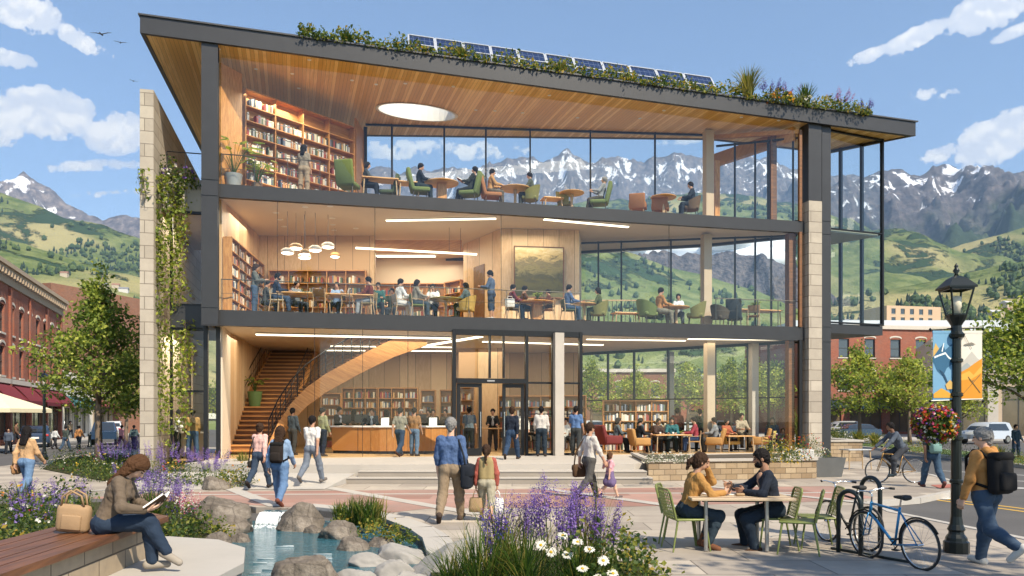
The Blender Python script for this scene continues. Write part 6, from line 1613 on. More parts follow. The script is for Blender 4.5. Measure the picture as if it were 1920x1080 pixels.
def table(kind,label,loc,rz,w,d=.8,h=.73,top=None,group=None):
 o=thing({'round':'round_table','rect':'table','ped':'pedestal_table'}[kind],label,'table',loc,rz,group);top=top or TOPW
 if kind=='rect':
  MB().bbox((0,0,h-.02),(w,d,.045),.012).build('table_top',top,o)
  for x in(-1,1):
   for y in(-1,1):MB().tube([(x*(w/2-.09),y*(d/2-.08),h-.04),(x*(w/2-.05),y*(d/2-.05),0)],[.028,.018],8).build('leg',LEGW,o)
 else:
  MB().lathe([(w/2-.02,h-.045),(w/2,h-.025),(w/2,h-.008),(w/2-.012,h),(0.001,h)],n=36).build('table_top',top,o)
  if kind=='ped':MB().bbox((0,0,h/2-.02),(.34,.34,h-.05),.02).build('pedestal',OAKV,o)
  else:
   MB().lathe([(.25,0),(.25,.02),(.06,.06),(.045,h*.5),(.07,h-.05)],n=20).build('pedestal',LEGW,o)
 return o
BKC=['8a4a34','a06c48','4f5d70','d6cab2','aca498','5f6e58','e4dfd2','93403a','6f7688','c09a66','3d3a38','b8bcbc']
BKM=[plain('book_'+c,c,.7,0,.1,8)for c in BKC]
rgb=np.random.default_rng(55);STUFFB=[[],[],[]]
BOOKS=[]
for i in range(24):
 t_,h_,d_=(.035,.045,.055,.065)[i%4]*1.15,(.24,.28,.31)[i%3],.19;me_=MB();me_.bb((0,0,0),(t_,d_,h_));me_.bb((.004,-.0012,h_*.72),(t_-.004,0.0,h_*.84),1)
 ob=me_.build('book',[BKM[i%12],BKM[(i*5+3)%12]]);C.objects.unlink(ob);BOOKS.append((ob,t_,h_,BKC[i%12]))
CN=dict(zip(BKC,['brown','tan','slate','cream','grey','green','white','red','blue grey','ochre','black','pale grey']))
NB=0
def fill(M,w,h,label,solid=False,maxh=None):
 """a run of books on one shelf; M puts the shelf front left corner"""
 global NB
 x=rgb.uniform(.01,.04)
 while x<w-.08:
  if rgb.random()<.045:x+=rgb.uniform(.06,.16);continue
  ob,t_,h_,cn=BOOKS[rgb.integers(24)];s_=min(1.0,(h-.02)/.33)*rgb.uniform(.88,1.0)
  if solid and NB<296:
   c=ob.copy();C.objects.link(c);c.matrix_world=M@Matrix.Translation((x,rgb.uniform(0,.02),0))@Matrix.Diagonal((1,1,s_,1));tag(c,'%s book standing in %s'%(CN[cn],label),'book','books on the tall bookcase');NB+=1
  else:
   k=len(STUFFB[0]);y0=rgb.uniform(0,.02)
   for vx in(0,t_):
    for vy in(y0,.19):
     for vz in(0,h_*s_):STUFFB[0].append(tuple(M@Vector((x+vx,vy,vz))))
   STUFFB[1]+=[(k,k+1,k+3,k+2),(k+4,k+6,k+7,k+5),(k,k+4,k+5,k+1),(k+2,k+3,k+7,k+6),(k+1,k+5,k+7,k+3)];STUFFB[2]+=[int(rgb.integers(12))]*5
  x+=t_+.003
def bookcase(label,a,b,z,h,rows,cols,d=.3,mat=None,books=True,solid=False,tilt_row=None,skip=(),group=None,half=1.0):
 """a, b plan points (world) of the front face, left to right as seen from the front"""
 a=Vector((*a,0));b=Vector((*b,0));w=(b-a).length;ang=math.atan2(b.y-a.y,b.x-a.x);mat=mat or OAK
 o=thing('bookcase',label,'bookcase',(a.x,a.y,z),ang,group);f=MB()
 f.bb((0,d-.02,0),(w,d,h));f.bb((-.035,0,0),(-.001,d,h+.0));f.bb((w+.001,0,0),(w+.035,d,h));f.bb((-.04,-.012,h+.001),(w+.04,d,h+.04))
 f.build('carcass',mat,o)
 M0=Matrix.Translation((a.x,a.y,z))@Matrix.Rotation(ang,4,'Z');ch=(h-.06)/rows;cw=w/cols
 for r_ in range(rows):
  zz=.06+r_*ch;MB().bb((.0,.006,zz-.03),(w,d-.021,zz)).build('shelf',mat,o)
  for c_ in range(cols):
   if books and(r_,c_)not in skip:fill(M0@Matrix.Translation((c_*cw+.03,.03,zz+.001)),(cw-.06)*half,ch-.04,'row %s of the tall third floor bookcase'%ORD[rows-1-r_]if solid else '',solid and 1<=r_<=5)
 for c_ in range(1,cols):MB().bb((c_*cw-.015,.003,.061),(c_*cw+.015,d-.022,h-.002)).build('divider',mat,o)
 return o
def wp(px,Y):v=at(px,HY,Y);return(v.x,v.y)
bookcase('tall oak bookcase angled along the left of the third floor',wp(462,28.2),wp(664,31.9),Z2+.01,3.72,7,4,.36,solid=True,skip=((6,1),(6,2),(6,3)))
bookcase('built in oak bookcase along the left wall of the second floor',tuple(np.array(wp(416,27.5))+(.36,0)),tuple(np.array(wp(486,32.8))+(.30,-.3)),Z1+.01,2.55,6,5,.3,OAKV)
bookcase('oak shelves on the back wall of the study area',wp(505,32.5),wp(684,32.5),Z1+.35,2.0,4,5,.3,half=.85)
bookcase('oak shelves at the back of the lit second floor recess',wp(706,37.2),wp(832,37.2),Z1+.01,2.6,5,4,.3,half=.85)
bookcase('narrow oak shelves at the right of the second floor recess',wp(834,37.0),wp(862,36.2),Z1+.01,2.6,5,1,.3)
for(p0_,p1_,Y,h_,rows,cols,lb)in[(603,638,36.0,2.45,5,1,'oak bookcase behind the stair stringer on the ground floor'),(642,706,37.4,2.75,6,3,'wide display shelves behind the service desk'),(710,782,37.3,2.75,6,3,'display shelves right of the teal jacketed librarian'),(790,815,36.0,2.6,5,1,'narrow oak bookcase behind the desk queue'),(826,849,35.8,2.6,5,1,'narrow oak bookcase just left of the door screen'),(862,888,35.4,2.7,5,1,'narrow oak bookcase seen through the left door leaf'),(936,1040,34.6,2.3,5,4,'wide oak bookcase seen through the right door leaf'),(1057,1098,34.2,2.3,5,1,'oak bookcase behind the concrete column'),(1133,1252,32.6,2.05,5,4,'freestanding oak bookcase behind the armchairs')]:
 bookcase(lb,wp(p0_,Y),wp(p1_,Y),Z0+.01,h_,rows,cols,.34)
o=thing('landscape_painting','large framed landscape painting of golden hills on the second floor wall','painting',(*lib(*LP(965,31.45))[:2],Z1+1.15),math.atan2(31.75-31.45,(wp(1057,31.75)[0]-wp(965,31.45)[0])))
m,n=newmat('painted_hills');x,y,z=n.sep(n.co('Object'));a_=n.noise(n.comb(n.math('MULTIPLY',x,1.5),n.math('MULTIPLY',z,3.2),0),1.6,6,.7,1.4);f=n.math('ADD',n.math('DIVIDE',z,2.0),n.math('MULTIPLY',n.math('SUBTRACT',a_,.5),.75))
n.done(n.bsdf(n.ramp(f,[(0,(.07,.065,.02)),(.25,(.16,.13,.03)),(.4,(.09,.08,.035)),(.55,(.30,.24,.09)),(.68,(.20,.16,.08)),(.8,(.58,.42,.17)),(1,(.75,.62,.38))]),.6))
MB().bb((0,-.05,0),(1.93,-.03,1.95)).build('canvas',m,o)
mb=MB();mb.bb((-.04,-.07,-.04),(1.97,-.003,-.001));mb.bb((-.04,-.07,1.951),(1.97,-.003,1.99));mb.bb((-.04,-.07,-.0005),(-.001,-.003,1.95));mb.bb((1.931,-.07,-.0005),(1.97,-.003,1.95));mb.build('frame',DKWOOD,o)
o=thing('balustrade','metal balustrade with upright bars by the second floor window corner','railing',(*lib(*LP(1092,32.2))[:2],Z1+.01),0)
mb=MB();q=wp(1214,32.0);p_=wp(1092,32.2);wd=q[0]-p_[0]
mb.bar((0,0,1.1),(wd,0,1.1),.05,.05);mb.bar((0,0,.06),(wd,0,.06),.03);mb.build('handrail',LEGW,o)
for i in range(16):MB().tube([(wd*i/15,0,.0),(wd*i/15,0,1.08)],.014,5).build('bar',STEEL,o)
A_=Vector((*wp(460,29.8),Z0));B_=Vector((*wp(557,39.0),Z1));dv=(B_-A_);dv.z=0;L_=dv.length;u=dv.normalized();ns=27
s_=thing('staircase','oak staircase climbing away behind the left front glass','staircase',A_,math.atan2(u.y,u.x)-PI/2)
for i in range(ns):
 y=L_*i/ns;z=(Z1-Z0)*(i+1)/ns;MB().bb((-1.0,y,z-.06),(1.0,y+L_/ns+.03,z)).build('tread',OAK,s_)
for i in range(ns):y=L_*i/ns;z=(Z1-Z0)*(i+1)/ns;MB().bb((-.98,y+.04,z-.12 if i==0 else z-.2),(.98,y+.06,z-.061)).build('riser',DKWOOD,s_)
for x in(-1.04,1.04):
 mb=MB();top_=lambda y:(Z1-Z0)*y/L_+1.05
 mb.tube([(x,-.1,1.0),(x,L_,top_(L_))],.022,6);mb.tube([(x,-.1,.55),(x,L_,top_(L_)-.45)],.01,5)
 for i in range(0,ns+1,1):y=L_*i/ns;mb.bar((x,y,top_(y)),(x,y,top_(y)-.98),.014)
 mb.build('railing',BLACK,s_)
 mb=MB();mb.bar((x*1.0,-.05,-.02),(x,L_,Z1-Z0-.1),.06,.34);mb.build('stringer',OAK,s_)
c_=thing('curved_staircase','sweeping oak stair with black railing rising right to the second floor slab','staircase',(0,0,0))
pts=[at(*q)for q in((503,838,29.7),(520,800,29.85),(545,762,30.1),(575,731,30.4),(610,706,30.7),(650,684,31.0),(692,662,31.25),(738,640,31.5),(800,618,31.9))]
P_=[]
for i in range(8):
 for f in np.linspace(0,1,6)[:-1]:P_.append(pts[i].lerp(pts[i+1],f))
P_.append(pts[8])
for k_,(off,nm,mt,hh)in enumerate(((0,'stringer',OAK,.62),(1.5,'stringer',OAK,.5))):
 mb=MB();vs=[]
 for p in P_:
  q=p+Vector((-.23,.97,0))*off
  for dy,dz in((0,-hh),(.12,-hh),(.12,.1),(0,.1)):vs.append(q+Vector((0,dy,dz)))
 mb.add(vs,[(4*i+k,4*i+(k+1)%4,4*i+4+(k+1)%4,4*i+4+k)for i in range(len(P_)-1)for k in range(4)]+[(3,2,1,0),tuple(4*(len(P_)-1)+k for k in range(4))]);mb.build(nm,mt,c_)
P_=P_[:-4]
for p in P_:MB().box(p+Vector((-.23,.97,0))*.8+Vector((0,0,.02)),(.34,1.45,.05)).build('tread',DKWOOD,c_)
mb=MB();mb.tube([p+Vector((0,.06,1.0))for p in P_[:-3]],.026,6)
for hgt_ in(.25,.42,.59,.76):mb.tube([p+Vector((0,.06,hgt_))for p in P_],.008,4)
for p in P_[::2]:mb.bar(p+Vector((0,.06,.05)),p+Vector((0,.06,1.0)),.03)
mb.build('railing',BLACK,c_)
mb=MB();mb.tube([(*wp(418,29.6),1.5),(*wp(430,29.9),1.55),(*wp(452,32.5),2.9),(*wp(470,34.3),3.7)],.02,6)
for q,z in(((418,29.6),1.5),((424,29.75),1.52),((432,30.2),1.7),((442,31.3),2.3),((452,32.5),2.9)):mb.bar((*wp(*q),z),(*wp(*q),z-.98),.025)
tag(mb.build('handrail',BLACK),'thin black handrail on the wall side at the foot of the oak stairs','railing')
A_,B_=LP(622,31.0),LP(712,30.3);C2,D2=LP(796,30.3),LP(846,31.0)
dk=thing('service_desk','long oak service desk with white top inside the entrance','counter',(0,0,0))
def WL(p):return tuple(lib(p[0],p[1])[:2])
poly_=[WL(A_),WL(B_),WL(C2),WL(D2),tuple(np.array(WL(D2))+(0,.7)),tuple(np.array(WL(C2))+(0,.7)),tuple(np.array(WL(B_))+(0,.7)),tuple(np.array(WL(A_))+(0,.7))]
MB().prism(poly_,Z0+.12,Z0+1.02).build('front',wood('desk_oak','#a8703a','#d09a5c',1.0,.9,'Z',.45,.012),dk);MB().prism(inset(poly_,.05),Z0+.01,Z0+.119).build('plinth',BLACK,dk);MB().prism(inset(poly_,-.06),Z0+1.022,Z0+1.08).build('counter_top',WHITE,dk)
SCR=plain('screen_black',(.01,.01,.012),.2);ALU=plain('laptop_grey',(.35,.36,.37),.35,.5)
def monitor(px,Y,z,lab,w=.5):
 p=at(px,HY,Y);o=thing('monitor',lab,'monitor',(p.x,p.y,z));MB().bbox((0,0,.27),(w,.03,.32),.01).build('screen',SCR,o);MB().bar((0,.02,0.01),(0,.02,.2),.05).build('stand',SCR,o);MB().bbox((0,.02,.008),(.2,.15,.014),.005).build('base',SCR,o)
def laptop(loc,head,lab):
 o=thing('laptop',lab,'laptop',loc,-R(head));MB().bbox((0,0,.009),(.33,.23,.016),.006).build('keyboard',ALU,o);MB().bbox((0,.145,.12),(.33,.012,.22),.005,Matrix.Rotation(R(-16),3,'X')).build('screen',ALU,o)
def book_stack(loc,lab,n_=3):
 o=thing('book_pile',lab,'books',loc)
 for i in range(n_):MB().bbox((rgb.uniform(-.02,.02),rgb.uniform(-.02,.02),.02+.036*i),(.24,.18,.034),.004).build('book',BKM[rgb.integers(12)],o)
def cup(loc,lab,col='e8e4da'):
 tag(MB().lathe([(.03,0),(.04,.09),(.036,.09),(.027,.01),(.001,.01)],n=14).build('cup',cloth(col),None,True,loc),lab,'cup')
def papers(loc,lab,rz=0):tag(MB().box((0,0,.003),(.3,.21,.005),rz).build('paper',WHITE,None,loc=loc),lab,'paper')
monitor(677,30.65,Z0+1.085,'black monitor on the service desk in front of the teal jacketed librarian');monitor(650,30.9,Z0+1.085,'black monitor at the left end of the service desk',.36);monitor(790,30.7,Z0+1.085,'dark screen at the right end of the service desk',.4)
for i,(px,lb)in enumerate([(708,'papers on the desk right of the monitor'),(728,'papers in the middle of the service desk'),(640,'papers at the left end of the desk')]):p=at(px,HY,30.55);papers((p.x,p.y,Z0+1.083),lb,.3*i)
for px,lb in((722,'white leaflet holder in the middle of the service desk'),(812,'white leaflet holder at the right of the service desk')):
 p=at(px,HY,30.6);o=thing('leaflet_holder',lb,'stand',(p.x,p.y,Z0+1.083));MB().box((0,0,.16),(.3,.02,.3),M=Matrix.Rotation(R(-12),3,'X')).build('panel',WHITE,o);MB().bb((-.15,-.04,0),(.15,.08,.014)).build('base',WHITE,o)
def pot_plant(lab,loc,h,potcol,seed,ph=.45,pr=.24,big=True):
 rg=np.random.default_rng(seed);o=thing('potted_plant',lab,'potted plant',loc);MB().lathe([(pr*.72,0),(pr,ph),(pr*.92,ph),(pr*.88,ph-.05),(.001,ph-.05)],n=24).build('pot',plain('pot_'+potcol,potcol,.6,0,.1,4),o,'auto')
 st=MB();V=[];F=[];k=0
 for i in range(17):
  a=i*2.4;L_=(h-ph)*rg.uniform(.55,1.0);ou=L_*rg.uniform(.15,.6);tip=np.array([math.cos(a)*ou,math.sin(a)*ou,ph+L_*.85]);b=np.array([0,0,ph-.05]);m_=(b+tip)/2+np.array([0,0,.12*L_]);st.tube([b,m_,tip],[.012,.009,.006],5)
  d=nrm(np.array([math.cos(a),math.sin(a),-.35+.8*rg.random()]));sd=nrm(np.cross(d,(0,0,1)));ll=rg.uniform(.26,.42)*(h/1.5);wv=ll*.28;up=nrm(np.cross(sd,d))
  for f,g in((0,.15),(.3,.95),(.6,.85),(1.0,.06)):
   for s_ in(-1,0,1):V.append(tip+d*ll*f-up*ll*.18*f*f+sd*s_*wv*g-up*abs(s_)*.03)
  for q in range(3):
   for s_ in range(2):F.append((k+q*3+s_,k+q*3+s_+1,k+q*3+s_+4,k+q*3+s_+3))
  k+=12
 st.build('stems',BLADE[1],o);np_mesh('leaves',np.array(V),np.array(F),[LF[0],LF[1]],rg.integers(0,2,len(F)),o)
def FL(px,d,z):t=tof(px,d);w_=lib(t,d);return Vector((w_.x,w_.y,z))
pot_plant('big leafy plant in a grey pot by the steel column on the third floor',FL(438,.55,Z2+.01),1.95,'8b8e8e',5,.5,.3)
pot_plant('smaller leafy plant beside the tall bookcase on the third floor',FL(482,.9,Z2+.01),1.35,'6f5a44',6,.35,.2)
pot_plant('leafy plant in a green pot part way up the oak stairs',at(478,762,33.2),1.35,'5f7a45',7,.62,.3)
pot_plant('leafy plant standing behind the teal shirted reader on the ground floor',FL(1284,2.2,Z0+.01),1.1,'5b4a3a',8,.3,.18)
# the rooms' people
ZF={3:Z2+.008,2:Z1+.008,1:Z0+.01}
def seated(lab,fl,px,d,head,ch=None,H=1.7,pose='sit',**k):
 p=FL(px,d,ZF[fl]);off=k.pop('off',.06)
 if ch:
  kind,col,clab=ch;chair(kind,col,clab,p,head)
 hv=Vector((math.sin(R(head)),math.cos(R(head)),0))
 zs_=k.pop('z_seat',.44 if not ch or ch[0]!='wood' else .455)
 return person(lab,p-hv*off,head,H,pose,z_seat=zs_-.02,**k)
def standing(lab,fl,px,d,head,H=1.72,pose='stand2',**k):return person(lab,FL(px,d,ZF[fl]),head,H,pose,**k)
def out(lab,px,py,ytop,head,pose='walk',z=0.0,**k):
 p=G(px,py,z);H_=k.pop('H',None)or min(2.02,max(.8,(py-ytop)*p.y/FOC));return person(lab,p,head,H_,pose,**k)
GR,GO,DG='6a7a35','7d7a35','4b5a3c'
standing('woman in taupe top and trousers browsing the tall bookcase, seen from behind',3,570,.75,8,1.78,'stand',skin='m',style='long',hl=.10,top='8d7f6c',bot='9a8468',fem=True,sleeve='short',hy=25)
chair('lounge',GR,'large green lounge chair with its back to the window, by the tall bookcase',FL(653,.55,ZF[3]),10,sc_=1.05)
seated('woman in dark top writing at the third floor table beside the bookcase',3,688,.75,85,None,1.66,top='3a4248',bot='1f2630',style='bob',fem=True)
table('rect','oak table by the dark topped woman on the third floor',FL(712,.75,ZF[3]),LANG,1.3,.7);chair('lounge',DG,'small dark green chair across from the dark topped woman',FL(727,.9,ZF[3]),-90,sc_=.85)
seated('man in dark navy sweater at the third floor pedestal table, green chair',3,788,.55,80,('lounge',GR,'low green chair under the navy sweatered man'),1.72,top='1d2733',bot='27343a')
table('rect','small oak side table left of the navy sweatered man',FL(766,.7,ZF[3]),LANG,.8,.6,.66);table('ped','oak pedestal table right of the navy sweatered man',FL(828,.6,ZF[3]),LANG,1.25);laptop(FL(822,.6,ZF[3]+.735),60,'pale laptop on the oak pedestal table')
I=seated('man reading a book in the high green lounge chair on the third floor',3,880,.55,-78,('lounge',GR,'high green lounge chair turned toward the left'),1.74,'lounge',top='2f3430',bot='23282b')
def held_book(I,lab,cov='6e3b2a'):
 c=(I['wrL']+I['wrR'])/2;hv=I['M'].to_3x3()@Vector((0,1,0));o=thing('open_book',lab,'book',c+hv*.09*I['s']/1.7+Vector((0,0,.03)),I['root'].rotation_euler[2])
 for x in(-1,1):
  Mx=Matrix.Rotation(x*R(-14),3,'Y')@Matrix.Rotation(R(32),3,'X');MB().box(Mx@Vector((x*.095,0,0)),(.19,.25,.022),M=Mx).build('pages',WHITE,o);MB().box(Mx@Vector((x*.097,0,-.016)),(.20,.26,.006),M=Mx).build('cover',cloth(cov),o)
 return o
held_book(I,'open book held by the man in the high green lounge chair')
seated('man in mustard shirt with a laptop at the round third floor table',3,922,.6,80,('lounge','a5672f','rust orange chair under the mustard shirted man'),1.72,top='b8823a',bot='5c5244')
table('round','round oak table between the mustard shirted man and the grey haired reader',FL(966,.65,ZF[3]),0,1.15);laptop(FL(948,.62,ZF[3]+.735),70,'dark open laptop on the round third floor table')
seated('person in grey green top facing left at the round third floor table',3,994,.6,-85,('tub',GO,'olive tub chair at the right of the round third floor table'),1.68,top='4d5750',bot='3a3f3c')
table('round','small round oak table with a laptop near the third floor windows',FL(1072,.7,ZF[3]),0,.95);laptop(FL(1070,.7,ZF[3]+.735),-70,'olive backed laptop on the small round table');chair('tub',GO,'olive tub chair behind the small round third floor table',FL(1060,1.1,ZF[3]),100)
seated('grey haired man in pale shirt reading in a green chair facing left',3,1123,.6,-82,('lounge',GR,'green lounge chair under the grey haired man'),1.74,'lounge',top='8b9196',bot='4a4436',hair='g')
table('rect','low oak table right of the grey haired man',FL(1035,.9,ZF[3]),LANG,.8,.6,.5)
for px,lb in((1196,'left of two rust wooden chairs near the right end of the third floor'),(1238,'right of two rust wooden chairs near the right end of the third floor')):chair('arm','a5672f',lb,FL(px,.75,ZF[3]),15,sc_=.85)
table('round','round oak table in front of the dark suited man',FL(1244,.45,ZF[3]),0,1.0)
seated('man in dark suit sitting in a brown chair at the third floor right',3,1296,.5,-88,('tub','6b5236','brown tub chair under the dark suited man'),1.8,top='232c38',bot='26303c')
standing('woman in grey jacket and jeans standing by the left shelves, second floor',2,478,.75,80,1.74,'read',top='5a5f5a',bot='3c5470',hair='b',fem=True,style='bob')
seated('man in navy jacket on the woven back chair at the long study table',2,520,.55,80,('wood','b09a72','pale woven back wooden chair under the navy jacketed man'),1.78,top='22344d',bot='31465f',beard=True)
seated('dark haired person half hidden behind the navy jacketed man',2,500,1.7,70,None,1.66,top='3a3f3f',bot='2a2f33')
table('rect','long oak study table under the pendant lamps',FL(610,.8,ZF[2]),LANG,3.3,1.0,.74,group=None)
seated('person in grey sweater reading behind the left part of the long table',2,556,1.75,120,None,1.7,top='6d7479',bot='2f3a44');seated('person in light blue shirt behind the middle of the long table',2,632,1.6,185,None,1.68,top='7f9cc0',bot='2c4058')
I=seated('man in red shirt and grey trousers facing left at the long table',2,692,.6,-85,('wood','8a7b4e','wooden chair under the red shirted man'),1.78,top='6b2a22',bot='8d949c')
chair('wood','6a4a2c','empty dark wooden chair at the near side of the long table',FL(603,.4,ZF[2]),10);chair('wood','6a4a2c','empty wooden chair tucked under the right end of the long table',FL(655,.5,ZF[2]),95)
for px,lb in((560,'cup on the left of the long study table'),(600,'cup on the middle of the long study table')):cup(FL(px,.9,ZF[2]+.745),lb)
laptop(FL(648,.9,ZF[2]+.745),90,'laptop in front of the red shirted man');papers(FL(668,.7,ZF[2]+.745),'white papers in front of the red shirted man');book_stack(FL(575,.95,ZF[2]+.745),'pile of books on the long study table')
seated('person in teal top sitting behind the red shirted man',2,709,1.4,170,('wood','2f6f66','teal chair behind the red shirted man'),1.66,top='1f5a58',bot='26303a')
seated('person in dark green top at the back of the second floor recess',2,735,2.6,180,None,1.7,top='3c4a28',bot='26303a')
I=seated('person in white jacket and white trousers seated facing right',2,750,.8,60,('wood','9b958a','grey wooden chair under the white jacketed person'),1.8,top='cfd0cf',bot='d0d0cc')
seated('person in taupe cardigan facing right at the round second floor table',2,781,.6,70,('wood',GR,'green seated wooden chair under the taupe cardigan'),1.72,top='8a8272',bot='3a4a55',style='bob')
seated('person in white shirt facing out behind the round second floor table',2,812,1.3,185,None,1.7,top='d8d6d0',bot='26343f');table('round','round olive topped table between the white shirt and the teal reader',FL(836,.7,ZF[2]),0,1.25,top=plain('olive_oak','8a7a38',.4))
seated('person in grey teal top facing left on the yellow chair',2,874,.6,-75,('tub','c29a35','yellow tub chair at the round olive table'),1.68,top='55696b',bot='3b4430',style='bob')
standing('man in blue shirt and knee length shorts standing beside the inner door',2,921,.6,-75,1.84,'read',top='4a5e7a',bot='35475f',leg='capri',shoe='b9b4ac')
seated('person in maroon top at the orange pedestal table',2,961,.75,75,('wood','5a4a30','dark wooden chair under the maroon topped person'),1.7,top='6a2733',bot='33475a');seated('person in brown sweater beside the maroon topped person',2,983,.95,75,('wood','5a4a30','wooden chair under the brown sweatered person'),1.7,top='5e3a1e',bot='2f4358')
o=thing('canvas_bag','white canvas bag hanging on the chair of the maroon topped person','bag',FL(956,.42,ZF[2]+.62),LANG);MB().bbox((0,0,0),(.36,.1,.32),.03).build('body',cloth('d8d2c6'),o,True);MB().tube([(-.1,0,.15),(-.08,0,.25),(.08,0,.25),(.1,0,.15)],.01,5).build('handle',cloth('d8d2c6'),o)
table('ped','orange pedestal table below the landscape painting',FL(1006,.65,ZF[2]),LANG,1.35,top=OAK);pot_plant('tiny plant in a pot on the orange pedestal table',FL(1008,.7,ZF[2]+.735),.42,'3a3a3a',9,.12,.06);book_stack(FL(995,.6,ZF[2]+.735),'books on the orange pedestal table')
seated('child in brown top facing left at the orange pedestal table',2,1028,.6,-80,('wood','9b6a38','oak chair under the child'),1.42,top='5f3420',bot='5a3a28')
seated('man in blue shirt facing right at the small second floor table',2,1066,.55,75,('wood',DG,'dark green chair under the blue shirted man'),1.78,top='4f6a94',bot='34506f');table('round','small oak table between the blue shirted man and the olive jacketed woman',FL(1096,.65,ZF[2]),0,.9);book_stack(FL(1090,.6,ZF[2]+.735),'bottles and books on the small oak table',2)
seated('woman in olive jacket facing left at the small second floor table',2,1122,.6,-80,('tub',GO,'olive tub chair under the olive jacketed woman'),1.7,top='4f5a30',bot='3c4a34',fem=True,style='bob')
table('rect','low slatted wooden table before the balustrade',FL(1174,.8,ZF[2]),LANG,1.1,.5,.45);chair('tub',GR,'green tub chair with a dark backpack at the round window table',FL(1213,.55,ZF[2]),60,sc_=1.1);chair('tub',DG,'second green tub chair behind the mustard shirted man',FL(1226,.95,ZF[2]),60)
bp=thing('backpack','dark backpack lying on the green tub chair','backpack',FL(1211,.62,ZF[2]+.62),.4);MB().bbox((0,0,0),(.34,.24,.42),.09,Matrix.Rotation(.5,3,'Y')).build('body',cloth('2c2e28'),bp,True);MB().bbox((.04,-.12,-.03),(.24,.1,.2),.04,Matrix.Rotation(.5,3,'Y')).build('pocket',cloth('8a4038'),bp,True)
seated('man in mustard shirt facing right at the round window table',2,1238,.55,75,None,1.86,top='b5772a',bot='7a7562');seated('woman in white top facing out at the round window table',2,1272,1.2,190,None,1.66,top='cfd6dc',bot='55606a',fem=True,style='bun')
table('round','round oak table between the mustard man and the white topped woman',FL(1268,.65,ZF[2]),0,1.05);cup(FL(1262,.6,ZF[2]+.735),'white cup on the round window table');chair('tub',GO,'olive tub chair facing left at the round window table',FL(1304,.6,ZF[2]),-75,sc_=1.12)
table('rect','long oak table with empty chairs at the second floor right',FL(1410,.9,ZF[2]),LANG,2.3,.8);chair('tub','5c5140','empty brown tub chair left of the long empty table',FL(1350,.6,ZF[2]),60);chair('lounge','3c4448','empty charcoal high back chair at the long empty table',FL(1377,.55,ZF[2]),20,sc_=.95);chair('wood','7a5a36','empty wooden chair at the right of the long empty table',FL(1412,.5,ZF[2]),10)
pot_plant('small potted plant on the long empty table',FL(1416,.9,ZF[2]+.735),.4,'4a4a44',12,.12,.08)
standing('person in dark clothes under the curved stair',1,549,2.4,30,1.74,skin='d',top='3a454c',bot='3b3a36')
standing('person in olive vest over a white shirt at the left end of the desk',1,605,1.1,40,1.74,top='8a8a5c',bot='20283a')
standing('librarian in black jacket behind the left end of the service desk',1,634,4.1,120,1.8,'desk',jacket='1b1c20',top='c8c8c8',bot='1e2024');standing('librarian in teal dark jacket facing out behind the monitor',1,698,3.8,182,1.76,'desk',jacket='143040',top='a8b8c0',bot='1e2024',hair='b')
standing('visitor in khaki shirt and jeans leaning at the desk front',1,750,.2,25,1.78,'walk',top='8b8672',bot='2d4258',sleeve='short',shoe='4a2d1f');standing('visitor in rust and cream top with jeans at the desk front',1,777,.5,20,1.74,top='9a6a32',bot='5a7590',sleeve='short')
for i,(px,d,hd,tp,lb,kw)in enumerate([(790,4.4,175,'4a4038','grey haired helper behind the right of the desk',{'hair':'w'}),(803,4.9,190,'c9c9c4','helper in white shirt behind the right of the desk',{}),(812,4.2,170,'2a2a2c','helper in black top behind the right of the desk',{}),(835,4.8,200,'5c5348','helper in brown top beside the narrow bookcase',{}),(664,5.2,10,'8a6a40','visitor in tan browsing the display shelves left of the librarian',{'style':'long','fem':True}),(724,5.4,-10,'6a5030','visitor in brown browsing the low display shelves',{'style':'long','fem':True})]):
 standing(lb,1,px,d,hd,1.72,top=tp,bot='2a2c33',**kw)
standing('person in grey blue shirt and black trousers inside the left door leaf',1,880,1.2,10,1.78,top='5b6b74',bot='16181c',sleeve='short');standing('man in dark suit facing out behind a small table inside the doors',1,924,4.6,180,1.76,'desk',jacket='25231f',top='b0aaa0',bot='4a4640')
table('rect','small oak table in front of the suited man inside the doors',FL(924,4.1,ZF[1]),LANG,1.3,.6,.95)
standing('person in white shirt inside the right door leaf',1,979,2.5,170,1.74,top='cfcac0',bot='4a4036')
standing('person in white shirt and dark jeans outside right of the doors',1,1015,-.75,5,1.78,top='c4bcb2',bot='22303c');standing('man in blue shirt with dark trousers beside the concrete column',1,1080,-.6,25,1.8,'stand2',top='4f74a6',bot='3a3d3c',sleeve='short')
seated('person seated reading behind the white shirted visitor by the door screen',1,1000,3.2,150,('wood','5a4630','dark wooden chair behind the door screen'),1.7,top='38322c',bot='2a2826')
for i,(px,d,lb)in enumerate([(1060,3.0,'person in white reading at a table behind the concrete column')]):seated(lb,1,px,d,170,('wood','5a4630','wooden chair behind the concrete column'),1.7,top='cfcfca',bot='3a3a3a')
chair('arm','7a2a28','dark red armchair left of the grey topped reader',FL(1143,1.0,ZF[1]),70,sc_=1.15)
seated('person in grey top sitting before the freestanding bookcase',1,1158,1.5,85,None,1.74,top='56646a',bot='2a2f33',style='bob')
seated('person in black top in the mustard armchair facing right',1,1200,.75,80,('arm','b9822f','mustard armchair nearest the entrance steps'),1.72,top='1f2227',bot='23303c')
table('rect','oak table with bowls in front of the teal shirted reader',FL(1256,.7,ZF[1]),LANG,1.5,.8,.72);cup(FL(1238,.7,ZF[1]+.725),'white bowl on the left of the reading table');cup(FL(1262,.6,ZF[1]+.725),'white bowl on the middle of the reading table');papers(FL(1272,.7,ZF[1]+.725),'white sheet on the reading table')
